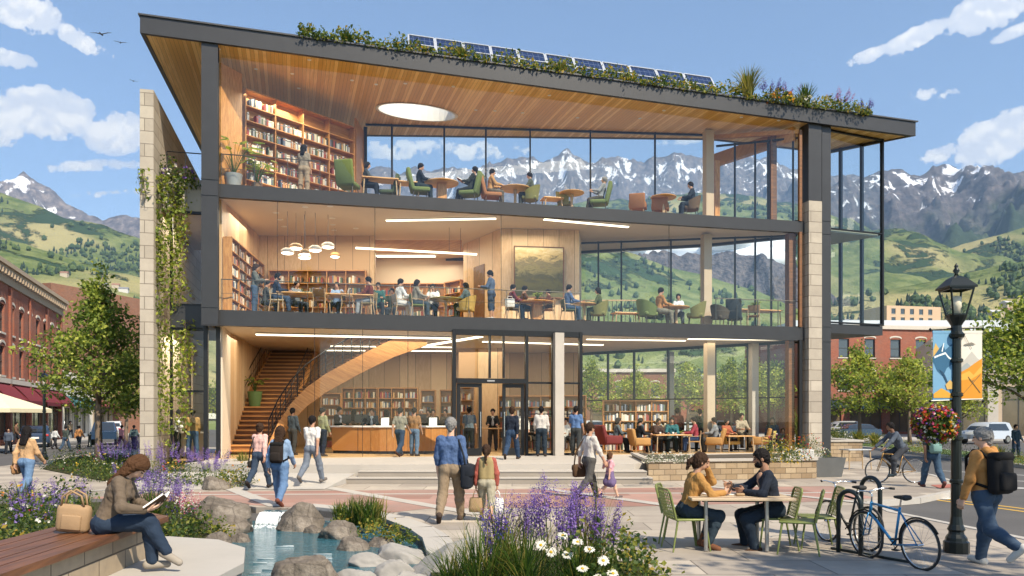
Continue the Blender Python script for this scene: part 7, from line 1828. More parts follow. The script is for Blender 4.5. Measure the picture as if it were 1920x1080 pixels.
seated('person in brown top leaning over the reading table',1,1234,1.7,150,None,1.7,top='4a3630',bot='2a2826');seated('person in teal sweater facing out behind the reading table',1,1260,1.6,190,None,1.78,top='1f6a72',bot='2a3a3a')
seated('person in raspberry red shirt facing left at the reading table',1,1302,.6,-80,('wood','b08038','oak chair under the red shirted person'),1.78,top='a03040',bot='2c4468')
standing('person in dark red shirt standing by the white column inside',1,1270,2.6,20,1.78,top='6b2a22',bot='2a2826');standing('dark dressed person standing inside by the beige column',1,1312,2.0,10,1.74,top='2f3a30',bot='23282b')
seated('person in grey shirt in the mustard armchair facing right',1,1340,.9,-70,('arm','b9822f','mustard armchair right of the red shirted person'),1.76,top='878a8c',bot='4a4a4a')
table('rect','oak table between the two right hand mustard armchairs',FL(1383,.8,ZF[1]),LANG,1.2,.7,.66);chair('arm','b9822f','mustard armchair at the right end of the ground floor',FL(1425,.8,ZF[1]),-75);chair('tub','c9a23a','yellow tub chair behind the right hand oak table',FL(1370,1.3,ZF[1]),160);chair('wood','c9b23a','yellow chair by the planter at the right end of the ground floor',FL(1441,.45,ZF[1]),-60)
seated('person in beige coat facing out behind the right hand oak table',1,1390,1.5,170,None,1.8,top='a8977c',bot='4a4438',z_seat=.6);seated('person in orange top sitting far right inside the ground floor',1,1362,1.6,150,None,1.66,top='b0562c',bot='3a3a3a')
o_=[(1448,34.0,'person in blue jacket standing behind the right end glass','41566c',1.9,200),(1468,33.6,'boy in grey shirt standing behind the right end glass','6b6a68',1.45,190)]
for px,Y,lb,tp,H_,hd in o_:p=at(px,HY,Y);person(lb,(p.x,p.y,0.0 if Y>33.2 else 0),hd,H_,'stand2',top=tp,bot='2f4460')
p=at(333,HY,28.6);person('server in white shirt and dark apron inside the left wing',(p.x,p.y,.43),80,1.76,'desk',skin='m',top='c8c8c4',bot='2a2a2c');p=at(361,HY,28.2);person('visitor in mustard shirt and jeans at the left wing counter',(p.x,p.y,.43),-30,1.76,'stand2',top='a47a2c',bot='3a5878')
o=thing('counter','grey counter in the left wing between the server and the visitor','counter',(*wp(345,29.2),.43),LANG);MB().bb((-.6,0,0),(.75,.5,.88)).build('front',CONC,o);MB().bb((-.65,-.05,.883),(.8,.55,.93)).build('counter_top',WHITE,o)
# people outside
I=out('woman in pink top with crossed straps and jeans walking toward the entrance',487,914,780,12,'walk2',z=.06,top='d8a79a',bot='2f4258',hair='b',style='bun',fem=True,shoe='2c2420',H=1.72);shoulder_bag('small dark bag at the left hip of the woman in pink',I,'L','2b2724',.6,.42)
I=out('woman with dark backpack, blue sweater and jeans walking away',525,948,786,6,'walk',top='7c9cc0',bot='5479a4',hair='b',style='long',hl=.10,fem=True,shoe='7a3d28',H=1.74);backpack('dark brown backpack on the woman in the blue sweater',I,'2b231e')
out('person in white shirt and grey jeans walking up the ramp',585,904,768,18,'walk2',z=.14,top='d3cec6',bot='6b7685',sleeve='short',shoe='6a625c',H=1.84)
I=out('grey haired man in blue shirt and khaki trousers walking away',845,978,774,4,'walk2',top='44618f',bot='8a7458',hair='g',sleeve='roll',shoe='4a3a30',H=1.92,skin='l',elL=8,elR=12,shL=8,shR=-10);shoulder_bag('large navy bag on the right shoulder of the grey haired man',I,'R','20252f',1.35,.34)
I=out('girl in red sleeves and olive pinafore carrying two bags',912,977,830,4,'walk',top='a84a38',bot='a39a80',leg='capri',hair='b',style='pony',hl=.14,fem=True,shoe='8a5a44',H=1.42,shL=0,shR=0,elL=8,elR=8,abL=14,abR=14,sleeve='long')
S=SDF();
for x in(-1,1):S.cone(I['w1']+np.array([x*.035*1.42,0,-.05]),I['ch']+np.array([x*.04*1.42,0,.06]),.107,.100,.03)
v_,f_=S.mesh(.011);np_mesh('pinafore',v_,f_,cloth('a08a52'),None,I['root'])
hand_bag('tan carrier bag in the left hand of the girl',I,'L','a9885c',.26,.26);hand_bag('white carrier bag in the right hand of the girl',I,'R','e4e2dd',.26,.30)
p=G(1105,934);q=G(1143,934)
I=person('man in white shirt and grey trousers leading a child by the hand',p,62,1.8,'walk',top='c3bcb2',bot='4f4d4a',hair='b',sleeve='roll',shoe='3a2a20',skin='m',handR=(.30,.22,.86),hy=-8);shoulder_bag('brown satchel at the left hip of the man leading the child',I,'L','5a4026',1.0,.42,back=.06)
person('small girl in pink top and violet skirt holding the man\'s hand',q,70,1.10,'walk2',top='d89aa6',bot='6d5a86',leg='skirt',sleeve='short',hair='r',style='bob',fem=True,shoe='6a5a5a',skin='l',handL=(-.28,-.02,.80))
out('person in navy top and jeans striding on the terrace before the doors',960,861,768,15,'walk2',z=Z0,top='1d2636',bot='27405e',hair='b',fem=True,style='bun',H=1.8)
I=out('woman with long black hair in tan jacket and jeans, far left',50,934,800,10,'walk',top='c8985f',bot='5b7fa6',style='long',hl=.14,fem=True,H=1.72);shoulder_bag('tan bag at the left hip of the black haired woman',I,'L','a8743a',.8,.38)
for i,(px,f,t,tp,bt,hd,lb,kw)in enumerate([(16,851,801,'4a5568','20242c',150,'person in slate jacket on the pavement at the left edge',{}),(103,842,800,'c8ccd0','2a2c33',20,'person in white top with a backpack walking down the left street',{'fem':True,'style':'bun'}),(123,846,797,'3f4a44','38506a',10,'person in dark green jacket on the left street',{}),(148,842,797,'b5762c','1f2632',8,'person in ochre jacket on the left street',{}),(228,841,796,'d88a90','5c2430',12,'person with pink backpack and burgundy shorts on the left street',{'leg':'capri'}),(251,842,796,'4c6468','1a2028',-5,'person in grey teal top beside the stone fin wall',{})]):
 out(lb,px,f,t,hd,'walk' if i%2 else 'walk2',z=-.12,top=tp,bot=bt,group='walkers on the left street',**kw)
for i,(px,f,lb)in enumerate([(70,826,'seated crowd walker in grey near the brick shops'),(85,828,'walker in pale top near the brick shops'),(30,838,'walker in brown near the cream parasol'),(132,822,'distant walker in tan by the shops')]):out('%s'%lb.replace('seated crowd ',''),px,f,f-38,40*i,'walk',z=-.02,top=('6f7478','c9c4b8','6a4c38','a58a60')[i],bot='2b2f38',H=1.7)
out('person in blue jacket and jeans standing on the street island at the right edge',1905,858,796,170,'stand2',top='2c4250',bot='34475f')
I=out('person with teal backpack, jeans and dark skin walking away by the street',1748,914,829,4,'walk',skin='d',top='3a4644',bot='33506a',shoe='6a3a30',sleeve='short',H=1.78,style='bald');backpack('teal grey backpack on the walker below the flower basket',I,'6f9a92',1.05,dark='4f7a74')
p=G(1848,1062)
I=person('grey haired man in mustard hoodie and jeans walking at the right edge',p,-24,1.76,'walk2',top='b87a1e',bot='3a5068',hair='g',shoe='cfc8bc',skin='l',hood=True,shL=6,elL=16,abL=14,shR=10,elR=24,hipR=13,kneeR=4,hipL=-20,kneeL=44,hy=-18,hp=6)
I['root'].scale=(1,1,1);backpack('black backpack on the man in the mustard hoodie',I,'201f20',1.15)
TZ=0.0
pt=G(1398,1046);tb=Vector((2.75,pt.y+.75,0))
w_pos=Vector(((1288-CX)*tb.y/FOC,tb.y-.02,0));m_pos=Vector(((1452-CX)*tb.y/FOC,tb.y+.03,0));tb.x=(w_pos.x+m_pos.x)/2+.02
I=person('woman in mustard shirt seated at the outdoor table, hand at her chin',w_pos,84,1.74,'sit',top='b07a1c',bot='2a3b48',hair='b',style='pony',hl=.06,fem=True,shoe='7a4826',boot=True,skin='m',lean=16,hp=2,z_seat=.43,handR=(.10,.50,.80),handL=(-.02,.30,1.16),epoleL=(-.4,.6,-1),epoleR=(.5,-.2,-.6),hdirR=(-.3,.9,.25),hdirL=(.1,.1,1),palmL=(0,-1,0),hipL=78,hipR=80,kneeL=98,kneeR=104,spL=3,spR=6,hy=6)
I2=person('bearded man in navy jacket seated across the outdoor table, gesturing',m_pos,-84,1.82,'sit',top='b98a6a',jacket='1f2735',bot='22303f',hair='k',beard=True,shoe='5a3a24',skin='t',lean=14,hp=0,z_seat=.43,handR=(.03,.56,.86),handL=(-.14,.42,.82),epoleL=(-.7,-.2,-.7),epoleR=(.7,-.2,-.7),hdirR=(-.12,.9,.4),pointR=True,hdirL=(.45,.8,.1),hipL=74,hipR=76,kneeL=90,kneeR=84,spL=12,spR=14)
# foreground furniture
m_=MB();OG=plain('olive_powder_coat',(.17,.20,.055),.45,.1,.1,6)
TT=wood('weathered_table','#a58f74','#c2ad90',1.0,.14,'X',.5,.01)
o=thing('outdoor_table','outdoor cafe table with pale plank top between the seated pair','table',tb,R(-2))
MB().bbox((.06,0,.74),(1.42,.86,.04),.008).build('table_top',TT,o)
for x,y in((-.42,-.25),(.42,-.25),(-.42,.25),(.42,.25)):MB().tube([(x,y,.72),(x,y,.01)],.028,10).build('leg',plain('brushed_steel',(.42,.41,.39),.35,.8),o)
MB().bar((-.42,0,.69),(.42,0,.69),.05).build('rail',BLACK,o)
def metal_chair(label,loc,head):
 o=thing('metal_chair',label,'chair',loc,-R(head),'olive metal chairs at the outdoor table')
 MB().bbox((0,.02,.44),(.48,.46,.03),.014).build('seat',OG,o,True)
 mb=MB();W=.24;top=.86
 def bk(x,z):return Vector((x,-.21-(z-.44)*.24-.02*math.cos(x*5),z))
 mb.tube([bk(-W,.45),bk(-W*1.02,.65),bk(-W,top-.04),bk(-W*.8,top),bk(0,top+.005),bk(W*.8,top),bk(W,top-.04),bk(W*1.02,.65),bk(W,.45)],.015,6)
 for i in range(9):z=.47+i*.043;mb.bar(bk(-W,z),bk(W,z),.008,.024,up=(0,1,.2))
 for i in range(8):x=-W+.03+i*(2*W-.06)/7;mb.bar(bk(x,.46)+Vector((0,-.008,0)),bk(x,top-.01)+Vector((0,-.008,0)),.022,.006,up=(0,1,.2))
 mb.build('backrest',OG,o)
 for x in(-1,1):
  MB().tube([(x*.215,.21,.43),(x*.25,.27,0)],[.016,.012],7).build('leg',OG,o);MB().tube([(x*.215,-.19,.43),(x*.25,-.27,0)],[.016,.012],7).build('leg',OG,o)
 return o
metal_chair('olive metal chair under the woman in mustard',w_pos+Vector((-.03,-.02,0)),82)
metal_chair('olive metal chair under the bearded man',m_pos+Vector((.03,.02,0)),-84)
metal_chair('olive metal chair half hidden behind the woman in mustard',w_pos+Vector((.02,.62,0)),110)
metal_chair('empty olive metal chair at the near right of the outdoor table',Vector(((1497-CX)*(tb.y-.35)/FOC,tb.y-.35,0)),-70)
metal_chair('empty olive metal chair behind the near right one',Vector(((1532-CX)*(tb.y+.15)/FOC,tb.y+.15,0)),-82)
laptop(tb+Vector((-.22,.05,.762)),85,'small grey tablet on the outdoor table')if False else None
o=thing('notebook','open notebook on the outdoor table before the woman','notebook',tb+Vector((-.18,.12,.762)),.2);MB().bbox((-.1,0,.006),(.2,.26,.01),.003).build('page',WHITE,o);MB().bbox((.105,0,.006),(.2,.26,.01),.003).build('page',WHITE,o)
hR=I['wrR'];o=thing('phone','phone held up in the hand of the woman in mustard','phone',hR+Vector((.10,0,.05)),0);MB().bbox((0,0,.02),(.012,.075,.15),.004,Matrix.Rotation(.5,3,'Y')).build('case',SCR,o)
papers(tb+Vector((.25,.1,.762)),'white sheet before the bearded man',.3)
o=tag(MB().bbox((0,0,.02),(.12,.08,.035),.012).build('wallet',cloth('a9885c'),None,True,tb+Vector((.08,-.12,.763))),'small tan wallet on the outdoor table','wallet')
ZP,ZB=.17,.62
LEDGE=[(-4.35,5.0),(-3.35,5.0),(-3.18,7.6),(-3.15,9.3),(-3.5,10.4),(-4.1,11.1),(-4.9,11.4),(-5.4,11.2)]
ld=thing('stone_ledge','pale curved stone ledge at the foot of the bench above the water','ledge',(0,0,0))
MB().prism(LEDGE,-.6,ZP-.10).build('base',blocks('ledge_stone','#b3ab9e','#a29a8d','#6f685f',.28,2.0,.012,.3),ld);MB().prism(inset(LEDGE,-.03),ZP-.099,ZP).build('top',PAVEL,ld)
bn=thing('bench','long bench with walnut planks on a stone block base','bench',(0,0,0))
fa,fb,ba,bb_=np.array((-3.90,4.6)),np.array((-4.33,10.1)),np.array((-5.05,4.6)),np.array((-5.28,11.0))
MB().prism([tuple(fa+(-.10,0)),tuple(fb+(-.10,-.10)),tuple(bb_+(.1,-.12)),tuple(ba+(.1,0))],ZP+.002,ZB-.07).build('base',blocks('bench_block','#b0a088','#9c8b74','#5f5547',.62,.38,.010,.5),bn)
BW=wood('bench_walnut','#4c2f1d','#7d5032',1.0,0,'Y',.45)
for i in range(5):
 f0,f1=i/5+.008,(i+1)/5-.008
 a,b,c,d=fa+(ba-fa)*f0,fb+(bb_-fb)*f0,fb+(bb_-fb)*f1,fa+(ba-fa)*f1;MB().prism([tuple(a),tuple(b),tuple(c),tuple(d)],ZB-.068,ZB).build('seat_plank',BW,bn)
sx=Vector((-4.36,8.62,ZP))
I=person('woman with long brown hair reading on the bench, legs crossed',sx,80,1.72,'sit',top='6b5a48',bot='24364d',hair='r',style='long',hl=.15,fem=True,shoe='9a8f80',skin='l',lean=15,bend=9,hp=34,z_seat=.435,hipL=84,kneeL=82,hipR=92,kneeR=64,spL=0,spR=-14,handL=(-.12,.42,.70),handR=(.13,.42,.70),epoleL=(-.8,-.3,-.8),epoleR=(.8,-.3,-.8),hdirL=(.45,.8,.2),hdirR=(-.45,.8,.2),toeR=.5,palmL=(.5,0,1),palmR=(-.5,0,1))
c=(I['wrL']+I['wrR'])/2+I['M'].to_3x3()@Vector((0,.085,.045));o=thing('open_book','open hardback book in the hands of the woman on the bench','book',c,R(-80))
for x in(-1,1):
 Mx=Matrix.Rotation(x*R(-20),3,'Y')@Matrix.Rotation(R(38),3,'X');MB().box(Mx@Vector((x*.085,0,.0)),(.17,.24,.018),M=Mx).build('pages',WHITE,o);MB().box(Mx@Vector((x*.088,0,-.014)),(.18,.25,.006),M=Mx).build('cover',cloth('5a4026'),o)
bgp=Vector((-4.72,8.62,ZB));o=thing('tote_bag','tan canvas bag resting on the bench behind the reading woman','bag',bgp,R(8));mt_=cloth('a8855a')
MB().bbox((0,0,.155),(.34,.15,.30),.05,Matrix.Rotation(R(6),3,'Y')).build('body',mt_,o,True);MB().bbox((.0,-.085,.12),(.2,.03,.16),.012,Matrix.Rotation(R(6),3,'Y')).build('pocket',mt_,o,True)
for y in(-.05,.05):MB().tube([(-.11,y,.28),(-.09,y*1.3,.40),(0,y*1.5,.46),(.10,y*1.3,.40),(.12,y,.28)],.012,6).build('handle',mt_,o,True)
GRN=plain('lamp_black_green',(.012,.016,.015),.3,.3,.2,8)
def lamp_post(label,loc,Hh,sc_=1.0,group=None):
 o=thing('street_lamp',label,'street lamp',loc,0,group)
 k=Hh/4.3
 MB().lathe([(.165,0),(.165,.15),(.14,.17),(.135,.21),(.10,.26),(.095,.29),(.115,.32),(.085,.39),(.070,.50)],n=12).build('base',GRN,o)
 zt=Hh-.92
 MB().lathe([(.070,.5),(.067,1.2),(.063,2.2),(.060,zt-.02)],n=12).build('post',GRN,o)
 for z in(.95,1.55,2.15,zt-.35):MB().lathe([(.066,z),(.086,z+.015),(.086,z+.05),(.066,z+.065)],n=14).build('collar',GRN,o)
 MB().lathe([(.068,zt-.02),(.10,zt),(.11,zt+.04),(.075,zt+.08),(.065,zt+.16),(.13,zt+.27),(.14,zt+.30)],n=14).build('neck',GRN,o)
 z0,z1=zt+.30,zt+.66;r0_,r1_=.125,.22
 mb=MB()
 for i in range(4):
  a=PI/4+i*PI/2;a2=a+PI/2;mb.bar((r0_*math.cos(a),r0_*math.sin(a),z0),(r1_*math.cos(a),r1_*math.sin(a),z1),.022)
  for r_,z in((r0_,z0+.01),(r1_,z1)):mb.bar((r_*math.cos(a),r_*math.sin(a),z),(r_*math.cos(a2),r_*math.sin(a2),z),.024)
 lt=mb.build('lantern',GRN,o)
 mb=MB()
 for i in range(4):
  a=PI/4+i*PI/2;a2=a+PI/2;mb.poly([(r0_*math.cos(a),r0_*math.sin(a),z0),(r0_*math.cos(a2),r0_*math.sin(a2),z0),(r1_*math.cos(a2),r1_*math.sin(a2),z1),(r1_*math.cos(a),r1_*math.sin(a),z1)])
 mb.build('pane',glass('lantern_glass',(.93,.92,.88),.5,.1),lt);MB().lathe([(.05,z0+.02),(.055,z0+.10),(.07,z0+.12),(.06,z0+.26),(.001,z0+.28)],n=14).build('bulb',plain('lamp_opal',(.8,.75,.65),.4),lt,True)
 mb=MB();q=[(r1_*1.22*math.cos(PI/4+i*PI/2),r1_*1.22*math.sin(PI/4+i*PI/2))for i in range(4)]
 vs=[(x,y,z1+.012)for x,y in q]+[(x,y,z1+.035)for x,y in q]+[(x*.5,y*.5,z1+.15)for x,y in q]+[(x*.2,y*.2,z1+.19)for x,y in q]
 mb.add(vs,[(3,2,1,0)]+[(4*l+i,4*l+(i+1)%4,4*l+4+(i+1)%4,4*l+4+i)for l in range(3)for i in range(4)]+[(12,13,14,15)]);mb.build('cap',GRN,lt)
 MB().lathe([(.035,z1+.19),(.02,z1+.22),(.045,z1+.26),(.03,z1+.29),(.02,z1+.30),(.028,z1+.325),(.001,z1+.37)],n=12).build('finial',GRN,lt,True)
 return o
lp=G(1793,1036);Hl=(1036-508)*lp.y/FOC;k=lp.y/FOC
lamp=lamp_post('black green street lamp with banners and flower basket at the right',lp,Hl)
def zpx(py):return EYE+(HY-py)*k
def xpx(px):return(px-1793)*k
mb=MB();
for py in(618,752):mb.tube([(xpx(1745),0,zpx(py)),(xpx(1842),0,zpx(py-4))],.014,6)
for x in(1744,1843):
 for py in(618,752):mb.lathe([(.001,-.025),(.022,0),(.001,.025)],(xpx(x),0,zpx(py)),8)
mb.build('banner_arm',GRN,lamp)
def pcol(c):return plain('banner_'+c,c,.8,0,.06,5)
def banner(x0,x1,label,bg,shapes,cat='banner'):
 o=thing('street_banner',label,cat,lp+Vector((xpx((x0+x1)/2),0,zpx(750))));w=xpx(x1)-xpx(x0);h=zpx(620)-zpx(750)
 MB().bb((-w/2,-.006,0),(w/2,.006,h)).build('cloth',pcol(bg),o)
 for s_ in(-1,1):
  for i,(c,pts)in enumerate(shapes):
   y=s_*(.0075+.0013*i);q=[((u-.5)*w*.98,y,v*h)for u,v in pts];MB().poly(q if s_<0 else q[::-1]).build('printed_shape',pcol(c),o)
 mb=MB();mb.bb((-w/2-.004,-.009,h-.035),(w/2+.004,.009,h));mb.bb((-w/2-.004,-.009,0),(w/2+.004,.009,.03));mb.build('hem',pcol(bg),o)
banner(1749,1786,'blue banner with mountain shapes left of the lamp post','6f9dbd',[('c9a45e',[(0,.72),(.12,.82),(.3,.74),(.42,.66),(.2,.62),(0,.62)]),('2e5f80',[(0,.62),(.3,.74),(.5,.80),(.62,.72),(1,.82),(1,.52),(.7,.46),(.5,.34),(.2,.42),(0,.55)]),('dfe6e6',[(.05,.60),(.3,.63),(.62,.66),(.78,.60),(1,.56),(1,.585),(.8,.625),(.62,.69),(.3,.655),(.05,.63)]),('e8ecec',[(.42,.70),(.52,.82),(.56,.82),(.47,.69)]),('1f4560',[(.3,.44),(.52,.34),(.95,.08),(.97,.11),(.6,.36),(.5,.40)]),('c9a45e',[(.62,.22),(.85,.29),(1,.25),(1,.16),(.7,.15)]),('d29a35',[(0,.03),(0,.09),(.4,.17),(.62,.14),(1,.07),(1,.03)])])
banner(1800,1841,'cream and orange banner with mountain drawing right of the lamp post','d9d2c6',[('b9b4ab',[(0,.52),(.2,.58),(.52,.70),(.8,.60),(1,.55),(1,.4),(0,.4)]),('9aa0a0',[(0,.46),(.3,.54),(.5,.48),(.8,.56),(1,.50),(1,.38),(0,.38)]),('d08a25',[(0,.40),(.35,.46),(.7,.54),(1,.60),(1,.02),(0,.02)]),('e0a545',[(0,.36),(.4,.42),(.6,.36),(1,.5),(1,.40),(.5,.30),(0,.28)]),('6d5a3a',[(.08,.08),(.1,.08),(.92,.36),(.92,.375)]),('6d5a3a',[(.9,.10),(.92,.11),(.35,.34),(.33,.33)]),('6d5a3a',[(.36,.32),(.5,.27),(.66,.30),(.52,.25)]),('7d776c',[(.12,.80),(.3,.815),(.5,.83),(.7,.80),(.45,.79),(.2,.785)]),('7d776c',[(.1,.97),(.12,.97),(.52,.74),(.50,.735)])])
bk=lp+Vector((xpx(1753),0,zpx(795)))
o=thing('flower_basket','hanging basket full of red, yellow and pink flowers on the lamp post','flower basket',bk,scale=.8);rg=np.random.default_rng(66)
N=2600;q=rg.normal(size=(N,3));q/=np.linalg.norm(q,axis=1)[:,None];q*=(.55+.45*rg.random(N)[:,None]**.5)*np.array([.335,.335,.30])*(1+.12*rg.normal(size=(N,1)));q[:,2]-=.02
V,F=leaves_np(q,.065,rg,.3);np_mesh('foliage',V,F,[SH[0],SH[1],LF[0]],rg.integers(0,3,len(F)),o,smooth=False)
N=330;q=rg.normal(size=(N,3));q/=np.linalg.norm(q,axis=1)[:,None];q*=np.array([.36,.36,.315]);P=np.repeat(q,5,0)+rg.normal(0,.014,(N*5,3));V,F=leaves_np(P,.045,rg,.4,.9);np_mesh('blossom',V,F,[FLW[c]for c in('red','orange','yellow','pink','purple','white')],np.repeat(rg.integers(0,6,N),5),o,smooth=False)
MB().lathe([(.03,-.27),(.16,-.22),(.24,-.08),(.25,-.06)],n=16).build('bowl',plain('basket_coir',(.12,.08,.05),.9),o)
mb=MB()
for a in(0,2.1,4.2):mb.tube([(.24*math.cos(a),.24*math.sin(a),-.05),(0,0,(zpx(752)-bk.z)/.8)],.005,4)
mb.build('chain',GRN,o)
q=G(83,863);lamp_post('black street lamp on the left street in front of the shops',q,(863-697)*q.y/FOC,group=None);q=G(1838,852,-.1)
TIRE=plain('tyre_rubber',(.02,.02,.021),.75);CHR=plain('chrome',(.62,.62,.62),.18,1.0);SPK=plain('spoke_steel',(.45,.45,.46),.3,.9)
def rack(label,loc,rz):
 o=thing('bicycle_rack',label,'bicycle rack',loc,rz);mt=plain('rack_paint',(.022,.03,.032),.35,.3)
 n_=16;w=.34;h=.95
 for x in(-.42,.42):
  pts=[(x-w,0,0),(x-w,0,h-w)]+[(x-w*math.cos(PI*i/n_),0,h-w+w*math.sin(PI*i/n_))for i in range(1,n_)]+[(x+w,0,h-w),(x+w,0,0)]
  pass
 return o
def hoop(p0,p1,h,o,mt):
 p0=Vector(p0);p1=Vector(p1);n_=16;w=(p1-p0).length/2;u=(p1-p0).normalized();c=(p0+p1)/2
 pts=[p0]+[c+Vector((0,0,h-w))-u*w*math.cos(PI*i/n_)+Vector((0,0,w*math.sin(PI*i/n_)))for i in range(n_+1)]+[p1];MB().tube(pts,.032,8).build('hoop',mt,o,True)
mt=plain('rack_paint',(.022,.03,.032),.35,.3)
o=thing('bicycle_rack','dark steel rack of two tall hoops holding the bicycles','bicycle rack',(0,0,0));
hoop(G(1572,1035),G(1614,1042),.86,o,mt);hoop(G(1615,1022),G(1650,1028),1.0,o,mt)
MB().bar(G(1560,1030)+Vector((0,0,.02)),G(1706,1056)+Vector((0,0,.02)),.06,.03).build('ground_rail',mt,o)
def wheel(o,c,r,name='wheel'):
 w=MB();n_=30;w.tube([(c[0]+r*math.cos(2*PI*i/n_),0,c[2]+r*math.sin(2*PI*i/n_))for i in range(n_)],.018,8,closed=True);wt=w.build(name,TIRE,o,True)
 rm=MB();rm.tube([(c[0]+(r-.022)*math.cos(2*PI*i/n_),0,c[2]+(r-.022)*math.sin(2*PI*i/n_))for i in range(n_)],.009,6,closed=True);rm.build('rim',CHR,wt,True)
 s_=MB()
 for i in range(20):a=2*PI*i/20;s_.tube([(c[0]+.02*math.cos(a+1),(-1)**i*.025,c[2]+.02*math.sin(a+1)),(c[0]+(r-.025)*math.cos(a),0,c[2]+(r-.025)*math.sin(a))],.0016,3,cap=False)
 s_.build('spokes',SPK,wt);h=MB();h.tube([(c[0],-.05,c[2]),(c[0],.05,c[2])],.018,8);h.build('hub',CHR,wt)
def bicycle(label,loc,rz,col,lean=0.0,fenders=False,step=False):
 """runs along +x, front wheel at +x"""
 o=thing('bicycle',label,'bicycle',loc,rz);o.rotation_euler=(lean,0,rz);r=.345;mf=plain('frame_'+col,col,.35,.2,.08,6)
 F_,Rr=Vector((.52,0,r)),Vector((-.53,0,r));bb=Vector((-.06,0,.28));st=Vector((-.20,0,.84));ht=Vector((.36,0,.86));hb=Vector((.40,0,.70))
 wheel(o,F_,r,'front_wheel');wheel(o,Rr,r,'rear_wheel')
 mb=MB()
 for a,b,q in((bb,st,.018),(st+Vector((.012,0,-.05)),ht+Vector((0,0,-.02)),.018),(bb,hb,.021),(ht,hb,.022)):mb.tube([a,b],q,8)
 for y in(-.05,.05):mb.tube([bb,Rr+Vector((0,y,0))],.010,6);mb.tube([st+Vector((.01,0,-.06)),Rr+Vector((0,y,0))],.009,6)
 mb.build('frame',mf,o,True)
 mb=MB()
 for y in(-.05,.05):mb.tube([hb+Vector((.006,y*.5,0)),hb+Vector((.03,y,-.1)),F_+Vector((0,y,0))],.012,6)
 mb.build('fork',mf,o,True)
 mb=MB();mb.tube([ht,ht+Vector((-.015,0,.12)),ht+Vector((.05,0,.15))],.013,6);g=ht+Vector((.05,0,.15))
 mb.tube([g+Vector((-.10,-.30,.03)),g+Vector((-.03,-.18,.03)),g,g+Vector((-.03,.18,.03)),g+Vector((-.10,.30,.03))],.012,7);hbr=mb.build('handlebar',CHR,o,True)
 for y in(-1,1):MB().tube([g+Vector((-.10,y*.30,.03)),g+Vector((-.16,y*.335,.025))],.018,8).build('grip',TIRE,hbr,True)
 MB().tube([st,st+Vector((-.03,0,.12))],.013,6).build('seat_post',CHR,o)
 s0=st+Vector((-.05,0,.145));S=SDF();S.cone(s0+Vector((-.09,-.045,0)),s0+Vector((-.09,.045,0)),.035,.035,.03);S.cone(s0+Vector((-.06,0,0)),s0+Vector((.14,0,-.005)),.04,.02,.03);v_,f_=S.mesh(.012);np_mesh('saddle',v_,f_,TIRE,None,o)
 mb=MB();n_=24;mb.tube([bb+Vector((.09*math.cos(2*PI*i/n_),-.055,.09*math.sin(2*PI*i/n_)))for i in range(n_)],.006,5,closed=True)
 mb.tube([bb+Vector((0,-.07,0)),bb+Vector((.12,-.075,-.11))],.010,5);mb.tube([bb+Vector((0,.07,0)),bb+Vector((-.12,.075,.11))],.010,5);mb.tube([bb+Vector((0,-.055,.09)),Rr+Vector((0,-.055,.035))],.004,4);mb.tube([bb+Vector((0,-.055,-.09)),Rr+Vector((0,-.055,-.035))],.004,4);mb.build('crank',BLACK,o)
 for y,q in((-.115,Vector((.12,0,-.11))),(.115,Vector((-.12,0,.11)))):MB().bbox(bb+q+Vector((0,y,0)),(.10,.07,.022),.006).build('pedal',BLACK,o)
 if fenders:
  for c,a0,a1 in((F_,.4,2.3),(Rr,-.1,2.6)):MB().tube([(c.x+(r+.035)*math.cos(a0+(a1-a0)*i/14),0,c.z+(r+.035)*math.sin(a0+(a1-a0)*i/14))for i in range(15)],.014,5).build('mudguard',BLACK,o,True)
 return o
pf,pr_=G(1643,1052),G(1726,1068);c=(pf+pr_)/2;d=pf-pr_
o=bicycle('blue bicycle leaning at the rack, nearest to the lamp post',pr_+Vector((-.13,.44,0)),R(107),'2f7fb0',R(-4),True);o.scale=(.88,)*3
o=bicycle('black bicycle behind the hoops of the rack',G(1612,1030)+Vector((-.05,.35,0)),R(104),'17191b',R(3));o.scale=(.88,)*3
pc=G(1680,905);o=bicycle('bronze framed bicycle ridden by the man in grey',pc,R(176),'8a6a3a')
I=person('cyclist in slate jacket and grey trousers riding to the left',pc+Vector((.16,0,0)),-94,1.76,'sit',top='4c5766',bot='3c4048',hair='k',shoe='22343f',skin='d',lean=32,hp=-18,z_seat=.86,handL=(-.27,.66,1.0),handR=(.27,.66,1.0),epoleL=(-.6,0,-1),epoleR=(.6,0,-1),footL=(-.10,.30,.27),footR=(.10,.12,.50),toeL=.15,toeR=.25)
o=thing('square_planter','dark grey tapered square planter beside the tan stone planter','planter',G(1540,893),R(12));k_=G(1540,893).y/FOC;w_=62*k_/2
MB().add([(x*w_*q,y*w_*q,z)for q,z in((.82,0),(1.0,.62),(.88,.62),(.86,.55))for x,y in((-1,-1),(1,-1),(1,1),(-1,1))],[(4*l+i,4*l+(i+1)%4,4*l+4+(i+1)%4,4*l+4+i)for l in range(3)for i in range(4)]+[(12,13,14,15)]).build('pot',plain('zinc',(.13,.135,.135),.5,.3,.2,3),o)
plant('flower','white flowering plant in the dark grey square planter',G(1540,893)+Vector((0,0,.56)),.7,.35,777,col=('white',))
o=thing('concrete_planter','pale concrete tub at the foot of the stone pier','planter',G(1497,866,.5),R(10));MB().bbox((0,0,.2),(.75,.6,.4),.04).build('tub',plain('pale_concrete',(.42,.41,.39),.85),o)
